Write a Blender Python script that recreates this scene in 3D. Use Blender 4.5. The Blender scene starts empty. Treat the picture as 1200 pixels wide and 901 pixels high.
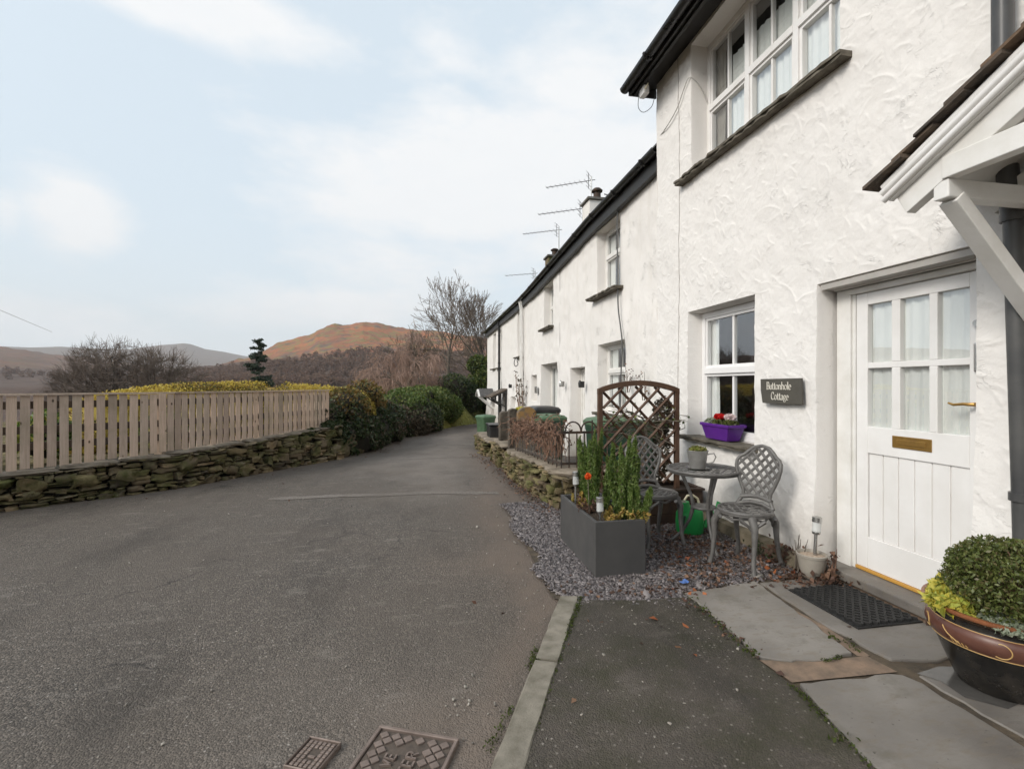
import bpy, math, random
import numpy as np
from mathutils import Vector, Matrix

random.seed(7)
RNG = np.random.default_rng(7)
PI = math.pi
scene = bpy.context.scene
COL = scene.collection
EYE = 1.45
YAW = math.atan(105 / 570)

# ------------------------------------------------------------------ helpers
def build_mesh(name, verts, faces, mats, smooth=None, mi=None):
    me = bpy.data.meshes.new(name)
    if isinstance(verts, np.ndarray):
        k = faces.shape[1]
        me.vertices.add(len(verts)); me.vertices.foreach_set("co", verts.astype(np.float32).ravel())
        me.loops.add(faces.size); me.loops.foreach_set("vertex_index", faces.astype(np.int32).ravel())
        me.polygons.add(len(faces))
        me.polygons.foreach_set("loop_start", np.arange(0, faces.size, k, dtype=np.int32))
        if mi is not None:
            me.polygons.foreach_set("material_index", np.asarray(mi, dtype=np.int32))
        me.update(calc_edges=True)
    else:
        me.from_pydata(verts, [], faces)
        if mi is not None and any(mi):
            me.polygons.foreach_set("material_index", mi)
        me.update()
    for m in (mats if isinstance(mats, (list, tuple)) else [mats]):
        me.materials.append(m)
    if smooth is not None:
        me.polygons.foreach_set("use_smooth", [True] * len(me.polygons))
        if smooth < 180:
            me.set_sharp_from_angle(angle=math.radians(smooth))
    return me

def top_loc(p):
    while p.parent is not None:
        p = p.parent
    return p.location

def link(name, me, parent=None):
    if parent is not None:
        L = top_loc(parent)
        if L.length > 0:
            me.transform(Matrix.Translation(-L))
    o = bpy.data.objects.new(name, me); COL.objects.link(o)
    if parent is not None:
        o.parent = parent
    return o

def tag(o, label=None, cat=None, group=None, kind=None):
    if label: o["label"] = label
    if cat: o["category"] = cat
    if group: o["group"] = group
    if kind: o["kind"] = kind
    return o

def thing(name, loc, label, cat, group=None):
    o = bpy.data.objects.new(name, None); COL.objects.link(o)
    o.location = loc; o.empty_display_size = .1
    return tag(o, label, cat, group)

def copy_tree(o, parent=None):
    c = o.copy(); COL.objects.link(c)
    if parent is not None: c.parent = parent
    for ch in [x for x in COL.objects if x.parent == o]:
        copy_tree(ch, c)
    return c

class MB:
    def __init__(s): s.v = []; s.f = []; s.m = []; s.cm = 0
    def add(s, vs, fs):
        n = len(s.v); s.v += [tuple(p) for p in vs]
        for f in fs: s.f.append(tuple(i + n for i in f)); s.m.append(s.cm)
        return s
    def box(s, x0, x1, y0, y1, z0, z1, M=None, taper=None):
        vs = [Vector(p) for p in ((x0,y0,z0),(x1,y0,z0),(x1,y1,z0),(x0,y1,z0),(x0,y0,z1),(x1,y0,z1),(x1,y1,z1),(x0,y1,z1))]
        if taper is not None:
            cx, cy = (x0+x1)/2, (y0+y1)/2
            for p in vs[:4]:
                p.x = cx + (p.x-cx)*taper; p.y = cy + (p.y-cy)*taper
        if M is not None: vs = [M @ p for p in vs]
        return s.add(vs, [(0,3,2,1),(4,5,6,7),(0,1,5,4),(1,2,6,5),(2,3,7,6),(3,0,4,7)])
    def beam(s, a, b, w, h, up=(0,0,1)):
        a = Vector(a); b = Vector(b); d = (b-a).normalized()
        sd = d.cross(Vector(up))
        if sd.length < 1e-4: sd = d.cross(Vector((1,0,0)))
        sd.normalize(); u = sd.cross(d).normalized()
        vs = []
        for p in (a, b):
            for i, j in ((-1,-1),(1,-1),(1,1),(-1,1)):
                vs.append(p + sd*(i*w/2) + u*(j*h/2))
        return s.add(vs, [(0,1,2,3),(7,6,5,4),(0,4,5,1),(1,5,6,2),(2,6,7,3),(3,7,4,0)])
    def tube(s, pts, r, n=8, cap=True, flat=1.0):
        pts = [Vector(p) for p in pts]; k = len(pts)
        rs = r if isinstance(r, (list, tuple)) else [r]*k
        vs = []; prev = None
        for i, p in enumerate(pts):
            d = (pts[min(i+1,k-1)] - pts[max(i-1,0)])
            d = d.normalized() if d.length > 1e-9 else Vector((0,0,1))
            if prev is None:
                a = d.cross(Vector((0,0,1)) if abs(d.z) < .9 else Vector((1,0,0))).normalized()
            else:
                a = (prev - d*prev.dot(d))
                a = a.normalized() if a.length > 1e-6 else d.orthogonal().normalized()
            prev = a; b = d.cross(a)
            for j in range(n):
                t = 2*PI*j/n
                vs.append(p + (a*math.cos(t)*flat + b*math.sin(t))*rs[i])
        fs = []
        for i in range(k-1):
            for j in range(n):
                fs.append((i*n+j, i*n+(j+1)%n, (i+1)*n+(j+1)%n, (i+1)*n+j))
        if cap:
            fs.append(tuple(range(n-1,-1,-1))); fs.append(tuple((k-1)*n+j for j in range(n)))
        return s.add(vs, fs)
    def lathe(s, prof, n=32, c=(0,0,0), sx=1, sy=1, cap0=True, cap1=False):
        vs = []; k = len(prof)
        for r, z in prof:
            for j in range(n):
                t = 2*PI*j/n
                vs.append((c[0]+r*sx*math.cos(t), c[1]+r*sy*math.sin(t), c[2]+z))
        fs = [(i*n+j, i*n+(j+1)%n, (i+1)*n+(j+1)%n, (i+1)*n+j) for i in range(k-1) for j in range(n)]
        if cap0: fs.append(tuple(range(n-1,-1,-1)))
        if cap1: fs.append(tuple((k-1)*n+j for j in range(n)))
        return s.add(vs, fs)
    def prism(s, outline, ext):
        n = len(outline); e = Vector(ext)
        vs = [Vector(p) for p in outline] + [Vector(p)+e for p in outline]
        fs = [tuple(range(n-1,-1,-1)), tuple(range(n,2*n))] + [(i,(i+1)%n,n+(i+1)%n,n+i) for i in range(n)]
        return s.add(vs, fs)
    def build(s, name, mats, parent=None, smooth=35, bevel=0, recalc=True):
        me = build_mesh(name, s.v, s.f, mats, None, s.m)
        if recalc:
            import bmesh
            bm = bmesh.new(); bm.from_mesh(me)
            bmesh.ops.recalc_face_normals(bm, faces=bm.faces)
            bm.to_mesh(me); bm.free()
        if smooth:
            me.polygons.foreach_set("use_smooth", [True]*len(me.polygons))
            me.set_sharp_from_angle(angle=math.radians(smooth))
        o = link(name, me, parent)
        if bevel:
            b = o.modifiers.new("bevel", "BEVEL"); b.width = bevel; b.segments = 2; b.limit_method = "ANGLE"
        return o

def hash2(ix, iy, seed):
    h = (ix.astype(np.int64)*374761393 + iy.astype(np.int64)*668265263 + seed*1442695041) & 0xffffffff
    h = ((h ^ (h >> 13))*1274126177) & 0xffffffff
    return ((h ^ (h >> 16)) & 0xffff)/65535.0
def vnoise(x, y, seed=0):
    x = np.asarray(x, float); y = np.asarray(y, float)
    x0 = np.floor(x); y0 = np.floor(y); fx = x-x0; fy = y-y0
    fx = fx*fx*(3-2*fx); fy = fy*fy*(3-2*fy)
    a = hash2(x0,y0,seed); b = hash2(x0+1,y0,seed); c = hash2(x0,y0+1,seed); d = hash2(x0+1,y0+1,seed)
    return (a*(1-fx)+b*fx)*(1-fy) + (c*(1-fx)+d*fx)*fy
def fbm(x, y, seed=0, octv=4):
    t = 0; a = .5
    for i in range(octv):
        t = t + a*vnoise(np.asarray(x)*2**i, np.asarray(y)*2**i, seed+i*17); a *= .5
    return t/(1-.5**octv)
def sstep(a, b, x):
    t = np.clip((np.asarray(x, float)-a)/(b-a), 0, 1); return t*t*(3-2*t)

# ------------------------------------------------------------------ materials
class NT:
    def __init__(s, name):
        s.m = bpy.data.materials.new(name); s.m.use_nodes = True
        s.t = s.m.node_tree; s.t.nodes.clear()
        s.out = s.t.nodes.new("ShaderNodeOutputMaterial")
        s.b = s.t.nodes.new("ShaderNodeBsdfPrincipled")
        s.t.links.new(s.b.outputs[0], s.out.inputs[0])
    def n(s, typ, ins=None, **kw):
        nd = s.t.nodes.new("ShaderNode"+typ)
        for k, v in kw.items(): setattr(nd, k, v)
        for k, v in (ins or {}).items(): s.set(nd.inputs[k], v)
        return nd
    def set(s, sock, v):
        if isinstance(v, bpy.types.NodeSocket): s.t.links.new(v, sock)
        elif isinstance(v, bpy.types.Node): s.t.links.new(v.outputs[0], sock)
        else:
            if isinstance(v, tuple) and len(v) == 3 and sock.type == "RGBA": v = (*v, 1)
            sock.default_value = v
    def P(s, **kw):
        for k, v in kw.items(): s.set(s.b.inputs[k.replace("_", " ")], v)
    def mix(s, f, a, b, mode="MIX"):
        nd = s.n("Mix", data_type="RGBA", blend_type=mode)
        s.set(nd.inputs[0], f); s.set(nd.inputs[6], a); s.set(nd.inputs[7], b)
        return nd.outputs[2]
    def math(s, op, a, b=0.0, c=None):
        nd = s.n("Math", operation=op); s.set(nd.inputs[0], a); s.set(nd.inputs[1], b)
        if c is not None: s.set(nd.inputs[2], c)
        return nd.outputs[0]
    def ramp(s, f, stops, interp="LINEAR"):
        nd = s.n("ValToRGB"); s.set(nd.inputs[0], f); r = nd.color_ramp; r.interpolation = interp
        while len(r.elements) < len(stops): r.elements.new(.5)
        for e, (p, c) in zip(r.elements, stops):
            e.position = p
            e.color = (c, c, c, 1) if isinstance(c, (int, float)) else (*c, 1)
        return nd.outputs[0]
    def coord(s, scale=(1,1,1), what="Object"):
        if what == "Position": v = s.n("NewGeometry").outputs["Position"]
        else: v = s.n("TexCoord").outputs[what]
        if scale == (1,1,1): return v
        mp = s.n("Mapping"); s.set(mp.inputs[0], v); mp.inputs["Scale"].default_value = scale
        return mp.outputs[0]
    def noise(s, vec, scale, detail=5, rough=.55, dist=0):
        return s.n("TexNoise", {"Vector": vec, "Scale": scale, "Detail": detail, "Roughness": rough, "Distortion": dist}).outputs[0]
    def island(s): return s.n("NewGeometry").outputs["Random Per Island"]
    def bump(s, h, strength=.5, dist=.01, normal=None):
        nd = s.n("Bump", {"Height": h, "Strength": strength, "Distance": dist})
        if normal is not None: s.set(nd.inputs["Normal"], normal)
        return nd.outputs[0]

def pm(name, c1, c2=None, scale=6, rough=.75, bump=0, bscale=60, bdist=.004, metal=0, isl=None, spec=.4, what="Object", stretch=(1,1,1), rvar=.12, lo=.35, hi=.65):
    """general painted / natural surface: two tones through noise, optional per-piece tone range, bump, roughness breakup"""
    k = NT(name); v = k.coord(stretch, what)
    base = c1
    nz = k.noise(v, scale, 7, .6)
    if c2 is not None:
        base = k.mix(k.ramp(nz, [(lo,0.),(hi,1.)]), c1, c2)
    if isl is not None:
        base = k.mix(1.0, base, k.ramp(k.island(), isl), "MULTIPLY")
    k.P(Base_Color=base, Metallic=metal, Specular_IOR_Level=spec)
    k.P(Roughness=k.ramp(nz, [(.2, max(0,rough-rvar)), (.8, min(1,rough+rvar))]))
    if bump:
        k.P(Normal=k.bump(k.noise(v, bscale, 6, .65), bump, bdist))
    return k.m

def leaf_mat(name, cols, rough=.55, trans=.25):
    k = NT(name)
    c = k.ramp(k.island(), [(i/(len(cols)-1), c) for i, c in enumerate(cols)])
    k.P(Base_Color=c, Roughness=rough, Specular_IOR_Level=.35)
    tr = k.n("BsdfTranslucent", {"Color": c})
    mx = k.n("MixShader", {0: trans, 1: k.b.outputs[0], 2: tr.outputs[0]})
    k.t.links.new(mx.outputs[0], k.out.inputs[0])
    return k.m

M = {}
# trowelled white render
def render_mat(name, tone, dirt, relief, scale, dirt_amt):
    k = NT(name); v = k.coord(what="Position")
    big = k.noise(v, .7, 6, .6); mid = k.noise(v, 3.0, 7, .65)
    fine = k.noise(v, 55*scale, 5, .6)
    st = k.coord((1, 1, 1.9), "Position")
    rid = k.noise(st, 7*scale, 4, .55, 1.6)
    rid = k.math("ABSOLUTE", k.math("SUBTRACT", rid, .5))
    rid = k.ramp(rid, [(0, 1.), (.02, .2), (.06, 0.)])
    msk = k.ramp(k.noise(v, 4.6, 5, .6), [(.56, 0.), (.66, .55)])
    h = k.math("ADD", k.math("MULTIPLY", rid, msk), k.math("MULTIPLY", fine, .28))
    h = k.math("ADD", h, k.math("MULTIPLY", k.noise(v, 14*scale, 4), .45))
    col = k.mix(k.ramp(big, [(.35, 0.), (.7, 1.)]), tone, tuple(c*.955 for c in tone))
    streak = k.noise(k.coord((2.2, 2.2, .45), "Position"), 2.1, 7, .7)
    col = k.mix(k.math("MULTIPLY", k.ramp(streak, [(.50, 0.), (.78, 1.)]), dirt_amt), col, dirt)
    spots = k.ramp(k.noise(v, 23, 3, .5), [(.70, 0.), (.76, 1.)])
    col = k.mix(k.math("MULTIPLY", spots, dirt_amt*1.2), col, tuple(c*.5 for c in dirt))
    sep = k.n("SeparateXYZ", {0: v})
    low = k.math("MULTIPLY", k.ramp(sep.outputs[2], [(0., 1.), (.62, 0.)]), k.ramp(mid, [(.3, .2), (.65, 1.)]))
    col = k.mix(k.math("MULTIPLY", low, .8), col, tuple(c*.8 for c in dirt))       # splashed soil along the foot of the wall
    k.P(Base_Color=col, Roughness=.82, Specular_IOR_Level=.25, Normal=k.bump(h, relief, .012))
    return k.m
M["render"] = render_mat("white trowelled render", (.765,.735,.702), (.48,.43,.36), .62, 1.0, .12)
M["roughcast"] = render_mat("old limewashed roughcast", (.775,.742,.705), (.48,.43,.35), .8, 1.5, .27)

def asphalt(name, dark, light, wet=.0, moss=False):
    k = NT(name); v = k.coord(what="Position")
    vo = k.n("TexVoronoi", {"Vector": v, "Scale": 128.0})
    vo2 = k.n("TexVoronoi", {"Vector": v, "Scale": 52.0})
    cellc = k.n("SeparateColor", {0: vo.outputs["Color"]})
    cellb = k.n("SeparateColor", {0: vo2.outputs["Color"]})
    base = k.mix(k.ramp(cellc.outputs[0], [(0., 0.), (.62, .35), (.9, .75), (1., 1.)]), dark, light)
    chip = k.ramp(cellb.outputs[1], [(.80, 0.), (.95, 1.)])
    near = k.ramp(vo2.outputs["Distance"], [(.12, 1.), (.38, 0.)])
    base = k.mix(k.math("MULTIPLY", k.math("MULTIPLY", chip, near), .9), base, (.46,.42,.375))
    big = k.noise(v, .55, 7, .62)
    base = k.mix(k.ramp(big, [(.34, 0.), (.62, .72)]), base, (.110,.091,.075))
    pat = k.noise(k.coord((1.1,.45,1), "Position"), 1.5, 6, .65)
    base = k.mix(k.ramp(pat, [(.50, 0.), (.66, .42)]), base, tuple(c*.8 for c in dark))
    wear = k.noise(v, 2.1, 6, .7)
    sc = k.noise(k.coord((1, 2.6, 1), "Position"), 2.6, 7, .72)
    base = k.mix(k.ramp(sc, [(.57, 0.), (.66, .22 if moss else .6)]), base, (.185,.160,.138))
    crk = k.n("TexVoronoi", {"Vector": k.n("VectorMath", {0: v, 1: k.n("TexNoise", {"Vector": v, "Scale": 2.3, "Detail": 5.0}).outputs["Color"]}, operation="ADD").outputs[0], "Scale": .55}, feature="DISTANCE_TO_EDGE")
    base = k.mix(k.math("MULTIPLY", k.ramp(crk.outputs["Distance"], [(.004, 1.), (.012, 0.)]), k.ramp(k.noise(v, .8, 3), [(.52, 0.), (.60, .6)])), base, (.012,.010,.009))
    if moss:
        ms = k.noise(v, 3.2, 7, .7)
        base = k.mix(k.ramp(ms, [(.46, 0.), (.66, .62)]), base, (.030,.030,.010))
    else:
        at = k.n("Attribute", attribute_name="dirt")
        dn = k.math("MULTIPLY", at.outputs["Fac"], k.ramp(k.noise(v, 6, 6, .65), [(.25, .45), (.62, 1.)]))
        base = k.mix(dn, base, (.150,.115,.090))
        wk = k.n("Attribute", attribute_name="worn")
        base = k.mix(k.math("MULTIPLY", wk.outputs["Fac"], k.ramp(wear, [(.3, .25), (.6, .8)])), base, (.185,.158,.135))
    h = k.math("ADD", k.math("MULTIPLY", vo.outputs["Distance"], -1.0), k.math("MULTIPLY", vo2.outputs["Distance"], -.5))
    k.P(Base_Color=base, Roughness=k.ramp(big, [(.3, .62-wet), (.7, .86-wet)]), Specular_IOR_Level=.35, Normal=k.bump(h, .8, .006))
    return k.m
M["asphalt"] = asphalt("worn road asphalt", (.034,.028,.023), (.205,.172,.142))
M["tarmac"] = asphalt("mossy black tarmac", (.014,.012,.009), (.070,.060,.044), .05, True)
M["patch"] = asphalt("pale trench reinstatement", (.12,.104,.09), (.32,.28,.24))

k = NT("slate flagstone"); v = k.coord(what="Position")
b = k.noise(v, 1.7, 8, .62); f = k.noise(k.coord((1,2.4,1), "Position"), 11, 8, .7)
c = k.mix(k.ramp(b, [(.33,0.),(.68,1.)]), (.125,.111,.098), (.225,.205,.182))
c = k.mix(k.ramp(f, [(.50,0.),(.68,.7)]), c, (.155,.128,.095))
c = k.mix(k.ramp(k.noise(v, 34, 3), [(.68,0.),(.74,.85)]), c, (.05,.044,.036))
c = k.mix(k.ramp(k.noise(v, 3.3, 6, .7), [(.56,0.),(.66,.55)]), c, (.11,.098,.075))
c = k.mix(1.0, c, k.ramp(k.island(), [(0,.88),(1,1.1)]), "MULTIPLY")
k.P(Base_Color=c, Roughness=k.ramp(b, [(.25,.42),(.75,.72)]), Specular_IOR_Level=.45, Normal=k.bump(k.math("ADD", f, k.math("MULTIPLY", b, 2.)), .45, .008))
M["flag"] = k.m
M["wetflag"] = pm("wet slate", (.055,.052,.048), (.10,.093,.085), 4, .16, .15, 20, .002, spec=.6)
M["mortar"] = pm("pinkish mortar", (.24,.165,.115), (.12,.092,.068), 9, .9, .6, 70, .006, what="Position")
M["joint"] = pm("dark earth joint", (.045,.036,.026), (.10,.075,.05), 12, .95, .8, 60, .008, what="Position")
M["concrete"] = pm("weathered kerb concrete", (.23,.205,.165), (.12,.107,.08), 9, .88, .7, 120, .004, what="Position")
M["coping"] = pm("weathered coping slab", (.27,.225,.175), (.125,.10,.07), 5, .9, .8, 45, .01, what="Position")
M["lintel"] = pm("slate lintel", (.16,.15,.135), (.09,.08,.065), 8, .8, .5, 40, .006)
M["sill"] = pm("slate window sill", (.155,.135,.105), (.075,.065,.048), 9, .85, .8, 50, .008, what="Position")
M["plinth"] = pm("stained cement plinth", (.20,.165,.115), (.10,.085,.055), 7, .95, .8, 40, .012, what="Position")

k = NT("rubble stone"); v = k.coord(what="Position")
c = k.ramp(k.island(), [(0,(.060,.048,.034)),(.2,(.165,.120,.070)),(.4,(.215,.165,.110)),(.6,(.125,.110,.045)),(.8,(.29,.205,.120)),(1,(.150,.145,.055))])
n1 = k.noise(v, 9, 7, .65)
c = k.mix(k.ramp(n1, [(.42,0.),(.66,.5)]), c, (.070,.056,.038))
c = k.mix(k.ramp(k.noise(v, 3.1, 6, .7), [(.45,0.),(.60,.8)]), c, (.060,.064,.016))
c = k.mix(k.ramp(k.noise(v, 24, 4, .6), [(.66,0.),(.74,.55)]), c, (.36,.33,.27))
k.P(Base_Color=c, Roughness=.9, Specular_IOR_Level=.25, Normal=k.bump(k.math("ADD", n1, k.math("MULTIPLY", k.noise(v, 45, 5, .65), .5)), .9, .018))
M["stone"] = k.m
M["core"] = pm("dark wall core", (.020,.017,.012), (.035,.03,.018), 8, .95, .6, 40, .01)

k = NT("weathered fence boards"); tc = k.coord()
ofs = k.n("CombineXYZ", {0: k.math("MULTIPLY", k.island(), 31.), 1: 0., 2: k.math("MULTIPLY", k.island(), 57.)})
vv = k.n("VectorMath", operation="ADD"); k.set(vv.inputs[0], tc); k.set(vv.inputs[1], ofs)
mp = k.n("Mapping"); k.set(mp.inputs[0], vv.outputs[0]); mp.inputs["Scale"].default_value = (14,14,.9)
g = k.noise(mp.outputs[0], 3.2, 7, .65, .8)
mp2 = k.n("Mapping"); k.set(mp2.inputs[0], vv.outputs[0]); mp2.inputs["Scale"].default_value = (1,1,.55)
kn = k.n("TexVoronoi", {"Vector": mp2.outputs[0], "Scale": 7.5}).outputs["Distance"]
c = k.mix(k.ramp(g, [(.32,0.),(.68,1.)]), (.62,.49,.40), (.46,.355,.28))
c = k.mix(k.ramp(kn, [(.045,1.),(.11,0.)]), c, (.080,.050,.032))
c = k.mix(k.ramp(k.noise(vv.outputs[0], 1.8, 6, .6), [(.48,0.),(.70,.6)]), c, (.30,.26,.185))
c = k.mix(1.0, c, k.ramp(k.island(), [(0,(.80,.76,.74)),(.5,(1.02,1.0,.97)),(1,(1.12,1.02,.94))]), "MULTIPLY")
k.P(Base_Color=c, Roughness=.8, Specular_IOR_Level=.25, Normal=k.bump(g, .35, .004))
M["board"] = k.m

M["white"] = pm("white gloss paint", (.80,.785,.77), (.71,.69,.665), 2.2, .38, .08, 90, .002)
M["whitewood"] = pm("white painted timber", (.76,.745,.72), (.66,.64,.60), 5, .5, .2, 80, .003)
M["upvc"] = pm("white frame", (.80,.785,.775), (.74,.725,.71), 2, .35)
M["black"] = pm("black gutter plastic", (.012,.012,.013), (.03,.029,.028), 6, .32, .1, 60, .002)
M["blackpaint"] = pm("black painted boards", (.016,.015,.015), (.035,.033,.03), 8, .5, .3, 40, .003)
M["pipe"] = pm("dark grey downpipe", (.055,.055,.056), (.085,.083,.08), 5, .35)
M["iron"] = pm("rusty black iron", (.020,.017,.015), (.075,.042,.026), 16, .7, .4, 120, .002)
M["alu"] = pm("grey cast metal", (.135,.128,.120), (.090,.084,.078), 18, .52, .25, 150, .001, spec=.5)
M["zinc"] = pm("galvanised zinc", (.40,.39,.37), (.29,.28,.265), 12, .42, .1, 60, .001, metal=.55)
M["steel"] = pm("stainless steel", (.55,.54,.52), (.45,.44,.42), 12, .25, metal=.9)
M["brass"] = pm("aged brass", (.46,.27,.075), (.33,.19,.06), 15, .38, metal=.75)
M["gold"] = pm("oak weather bar", (.55,.30,.06), (.42,.22,.05), 20, .5, stretch=(1,8,8))
M["trough"] = pm("charcoal fibre stone", (.068,.065,.062), (.052,.050,.049), 3, .72, .3, 160, .001)
M["purple"] = pm("purple plastic", (.105,.022,.235), (.085,.018,.20), 5, .42)
M["greencan"] = pm("green plastic", (.022,.31,.075), (.018,.25,.06), 5, .42)
M["bingreen"] = pm("sage green bin plastic", (.085,.150,.080), (.065,.115,.062), 6, .5)
M["bindark"] = pm("dark green bin plastic", (.022,.060,.036), (.03,.075,.045), 6, .5)
M["cream"] = pm("cream plastic", (.55,.50,.36), None, 5, .5)
M["taupe"] = pm("taupe glazed pot", (.34,.31,.265), (.28,.25,.21), 8, .38)
M["terracotta"] = pm("brown glazed rim", (.30,.115,.050), (.16,.06,.03), 10, .28, .1, 30, .002)
M["potblack"] = pm("black glaze", (.009,.009,.009), (.035,.030,.025), 14, .22, .15, 60, .001)
M["potband"] = pm("oxblood glaze", (.085,.034,.024), (.125,.055,.038), 9, .33, .1, 40, .001)
M["potgold"] = pm("ochre slip", (.50,.32,.12), None, 5, .45)
M["rubber"] = pm("black rubber", (.012,.012,.012), (.022,.021,.02), 30, .6)
M["soil"] = pm("potting soil", (.030,.022,.015), (.065,.045,.03), 25, .95, .9, 60, .02)
M["grit"] = pm("pale grit", (.50,.40,.31), (.30,.22,.16), 60, .9, .9, 120, .01)
M["trellis"] = pm("brown stained timber", (.105,.054,.030), (.065,.035,.021), 10, .6, .3, 60, .003, stretch=(1,1,1))
M["planter"] = pm("dark brown boards", (.055,.030,.018), (.028,.017,.012), 9, .7, .4, 50, .004)
M["slatepost"] = pm("slate gatepost", (.115,.095,.072), (.050,.040,.030), 7, .88, .9, 35, .02, what="Position")
M["rustslab"] = pm("rust stained slab", (.27,.155,.055), (.150,.115,.080), 7, .85, .5, 40, .008, lo=.45, hi=.55)
M["signslate"] = pm("engraved slate", (.085,.078,.064), (.070,.064,.053), 9, .55, .2, 60, .002)
M["letter"] = pm("cream letters", (.66,.62,.54), None, 5, .6)
M["roofslate"] = pm("roof slate", (.085,.080,.078), (.05,.047,.045), 10, .65, .3, 30, .004, isl=[(0,.7),(1,1.3)])
M["tile"] = pm("mossy brown slate tile", (.115,.088,.066), (.060,.052,.045), 14, .85, .8, 50, .01, isl=[(0,(.7,.7,.72)),(.7,(1.1,1.05,1.)),(1,(1.7,1.3,.95))])
M["leadgrey"] = pm("soffit grey", (.42,.39,.36), (.36,.34,.31), 6, .6)
M["castiron"] = pm("worn cast iron cover", (.215,.165,.140), (.145,.110,.092), 14, .6, .35, 140, .002, metal=.15, what="Position")
M["castdark"] = pm("cover recess grime", (.060,.047,.038), (.11,.085,.068), 20, .85, .5, 90, .003, what="Position")
M["curtain"] = pm("white net curtain", (.90,.91,.875), (.84,.85,.82), 4, .9)
M["darkcurtain"] = pm("drawn curtain", (.32,.30,.26), (.22,.20,.17), 6, .9)
M["interior"] = pm("room interior", (.22,.20,.17), (.16,.14,.12), 2, .9)
M["wire"] = pm("grey cable", (.10,.10,.10), None, 5, .6)
M["whitecable"] = pm("pale cable", (.50,.48,.45), None, 5, .6)
M["bark"] = pm("grey brown bark", (.115,.093,.074), (.075,.061,.048), 9, .9, .6, 40, .01)
M["twig"] = pm("bare twigs", (.185,.143,.113), (.140,.108,.087), 3, .9)
M["pinktwig"] = pm("pinkish bare twigs", (.37,.245,.19), (.28,.185,.145), 3, .9)
M["drystem"] = pm("dry brown stems", (.175,.092,.062), (.25,.155,.105), 8, .9)
M["greystem"] = pm("grey woody stems", (.22,.185,.14), (.12,.10,.075), 12, .9)

k = NT("window glass")
k.P(Base_Color=(.9,.93,.93), Roughness=.02, IOR=1.5, Specular_IOR_Level=.5)
ge = k.n("NewGeometry"); dp = k.n("VectorMath", operation="DOT_PRODUCT"); k.set(dp.inputs[0], ge.outputs["Incoming"]); k.set(dp.inputs[1], ge.outputs["Normal"])
grz = k.math("POWER", k.math("SUBTRACT", 1.0, k.math("ABSOLUTE", dp.outputs["Value"])), 5.0)      # two surfaces of a pane, the same from either side
tr = k.n("BsdfTransparent", {"Color": (.97,.985,.98)}); gl = k.n("BsdfGlossy", {"Color": (.95,.97,1.0), "Roughness": .015})
mx = k.n("MixShader", {0: k.math("MULTIPLY_ADD", grz, .75, .24), 1: tr.outputs[0], 2: gl.outputs[0]})
k.t.links.new(mx.outputs[0], k.out.inputs[0])
M["glass"] = k.m

# leaves
M["ivy"] = leaf_mat("ivy leaves", [(.020,.036,.013),(.034,.055,.018),(.052,.074,.026),(.095,.095,.045)], .5)
M["hedgegreen"] = leaf_mat("evergreen hedge leaves", [(.045,.076,.018),(.072,.112,.024),(.11,.142,.034),(.165,.17,.044)], .5)
M["hedgegold"] = leaf_mat("golden hedge leaves", [(.47,.34,.050),(.62,.48,.095),(.54,.43,.085),(.42,.27,.070)], .6)
M["hedgebrown"] = leaf_mat("rusty hedge leaves", [(.145,.09,.025),(.22,.125,.034),(.13,.122,.038),(.092,.098,.032)], .6)
M["hedgetan"] = leaf_mat("dead hedge leaves", [(.085,.062,.040),(.12,.090,.055),(.055,.045,.028),(.15,.12,.085)], .7)
M["rosemary"] = leaf_mat("feathery green needles", [(.060,.110,.020),(.095,.155,.028),(.14,.20,.045),(.18,.21,.070)], .5)
M["topiary"] = leaf_mat("small glossy leaves", [(.052,.068,.018),(.092,.116,.028),(.145,.168,.048),(.12,.095,.045)], .4)
M["yellowleaf"] = leaf_mat("yellow variegated leaves", [(.50,.42,.045),(.62,.54,.11),(.42,.42,.09),(.30,.36,.06)], .5)
M["silverleaf"] = leaf_mat("silver green leaves", [(.16,.20,.13),(.26,.30,.21),(.34,.36,.27),(.12,.14,.09)], .5)
M["sedum"] = leaf_mat("amber low plants", [(.33,.20,.045),(.42,.27,.080),(.30,.25,.055),(.20,.17,.04)], .55)
M["succulent"] = leaf_mat("succulent leaves", [(.13,.17,.035),(.22,.23,.055),(.17,.14,.05)], .5)
M["moss"] = leaf_mat("bright moss", [(.040,.055,.010),(.060,.080,.014),(.050,.050,.020)], .8)
M["litter"] = leaf_mat("fallen leaves", [(.065,.036,.026),(.11,.055,.036),(.055,.038,.030),(.20,.115,.070),(.14,.075,.050)], .75, .1)
M["litterbright"] = leaf_mat("orange fallen leaves", [(.26,.065,.025),(.32,.11,.04),(.20,.055,.025)], .6, .1)
M["redpetal"] = leaf_mat("red petals", [(.48,.008,.010),(.62,.015,.014)], .5)
M["whitepetal"] = leaf_mat("white and pink petals", [(.80,.74,.72),(.72,.56,.56),(.78,.70,.68)], .5)
M["orangepetal"] = leaf_mat("orange petals", [(.72,.085,.012),(.80,.13,.02)], .5)
M["conifer"] = leaf_mat("dark conifer needles", [(.022,.036,.022),(.034,.052,.028),(.048,.062,.034)], .6)
M["chips"] = leaf_mat("slate chippings", [(.066,.058,.059),(.115,.101,.102),(.18,.158,.158),(.29,.258,.250),(.095,.082,.076)], .65, .0)
M["pebble"] = leaf_mat("loose road grit", [(.22,.20,.17),(.34,.31,.27),(.14,.125,.11),(.42,.38,.33)], .85, .0)
M["woodtwig"] = leaf_mat("distant bare woodland", [(.150,.096,.074),(.168,.106,.078),(.195,.124,.086),(.155,.106,.082)], .95, .5)
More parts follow.
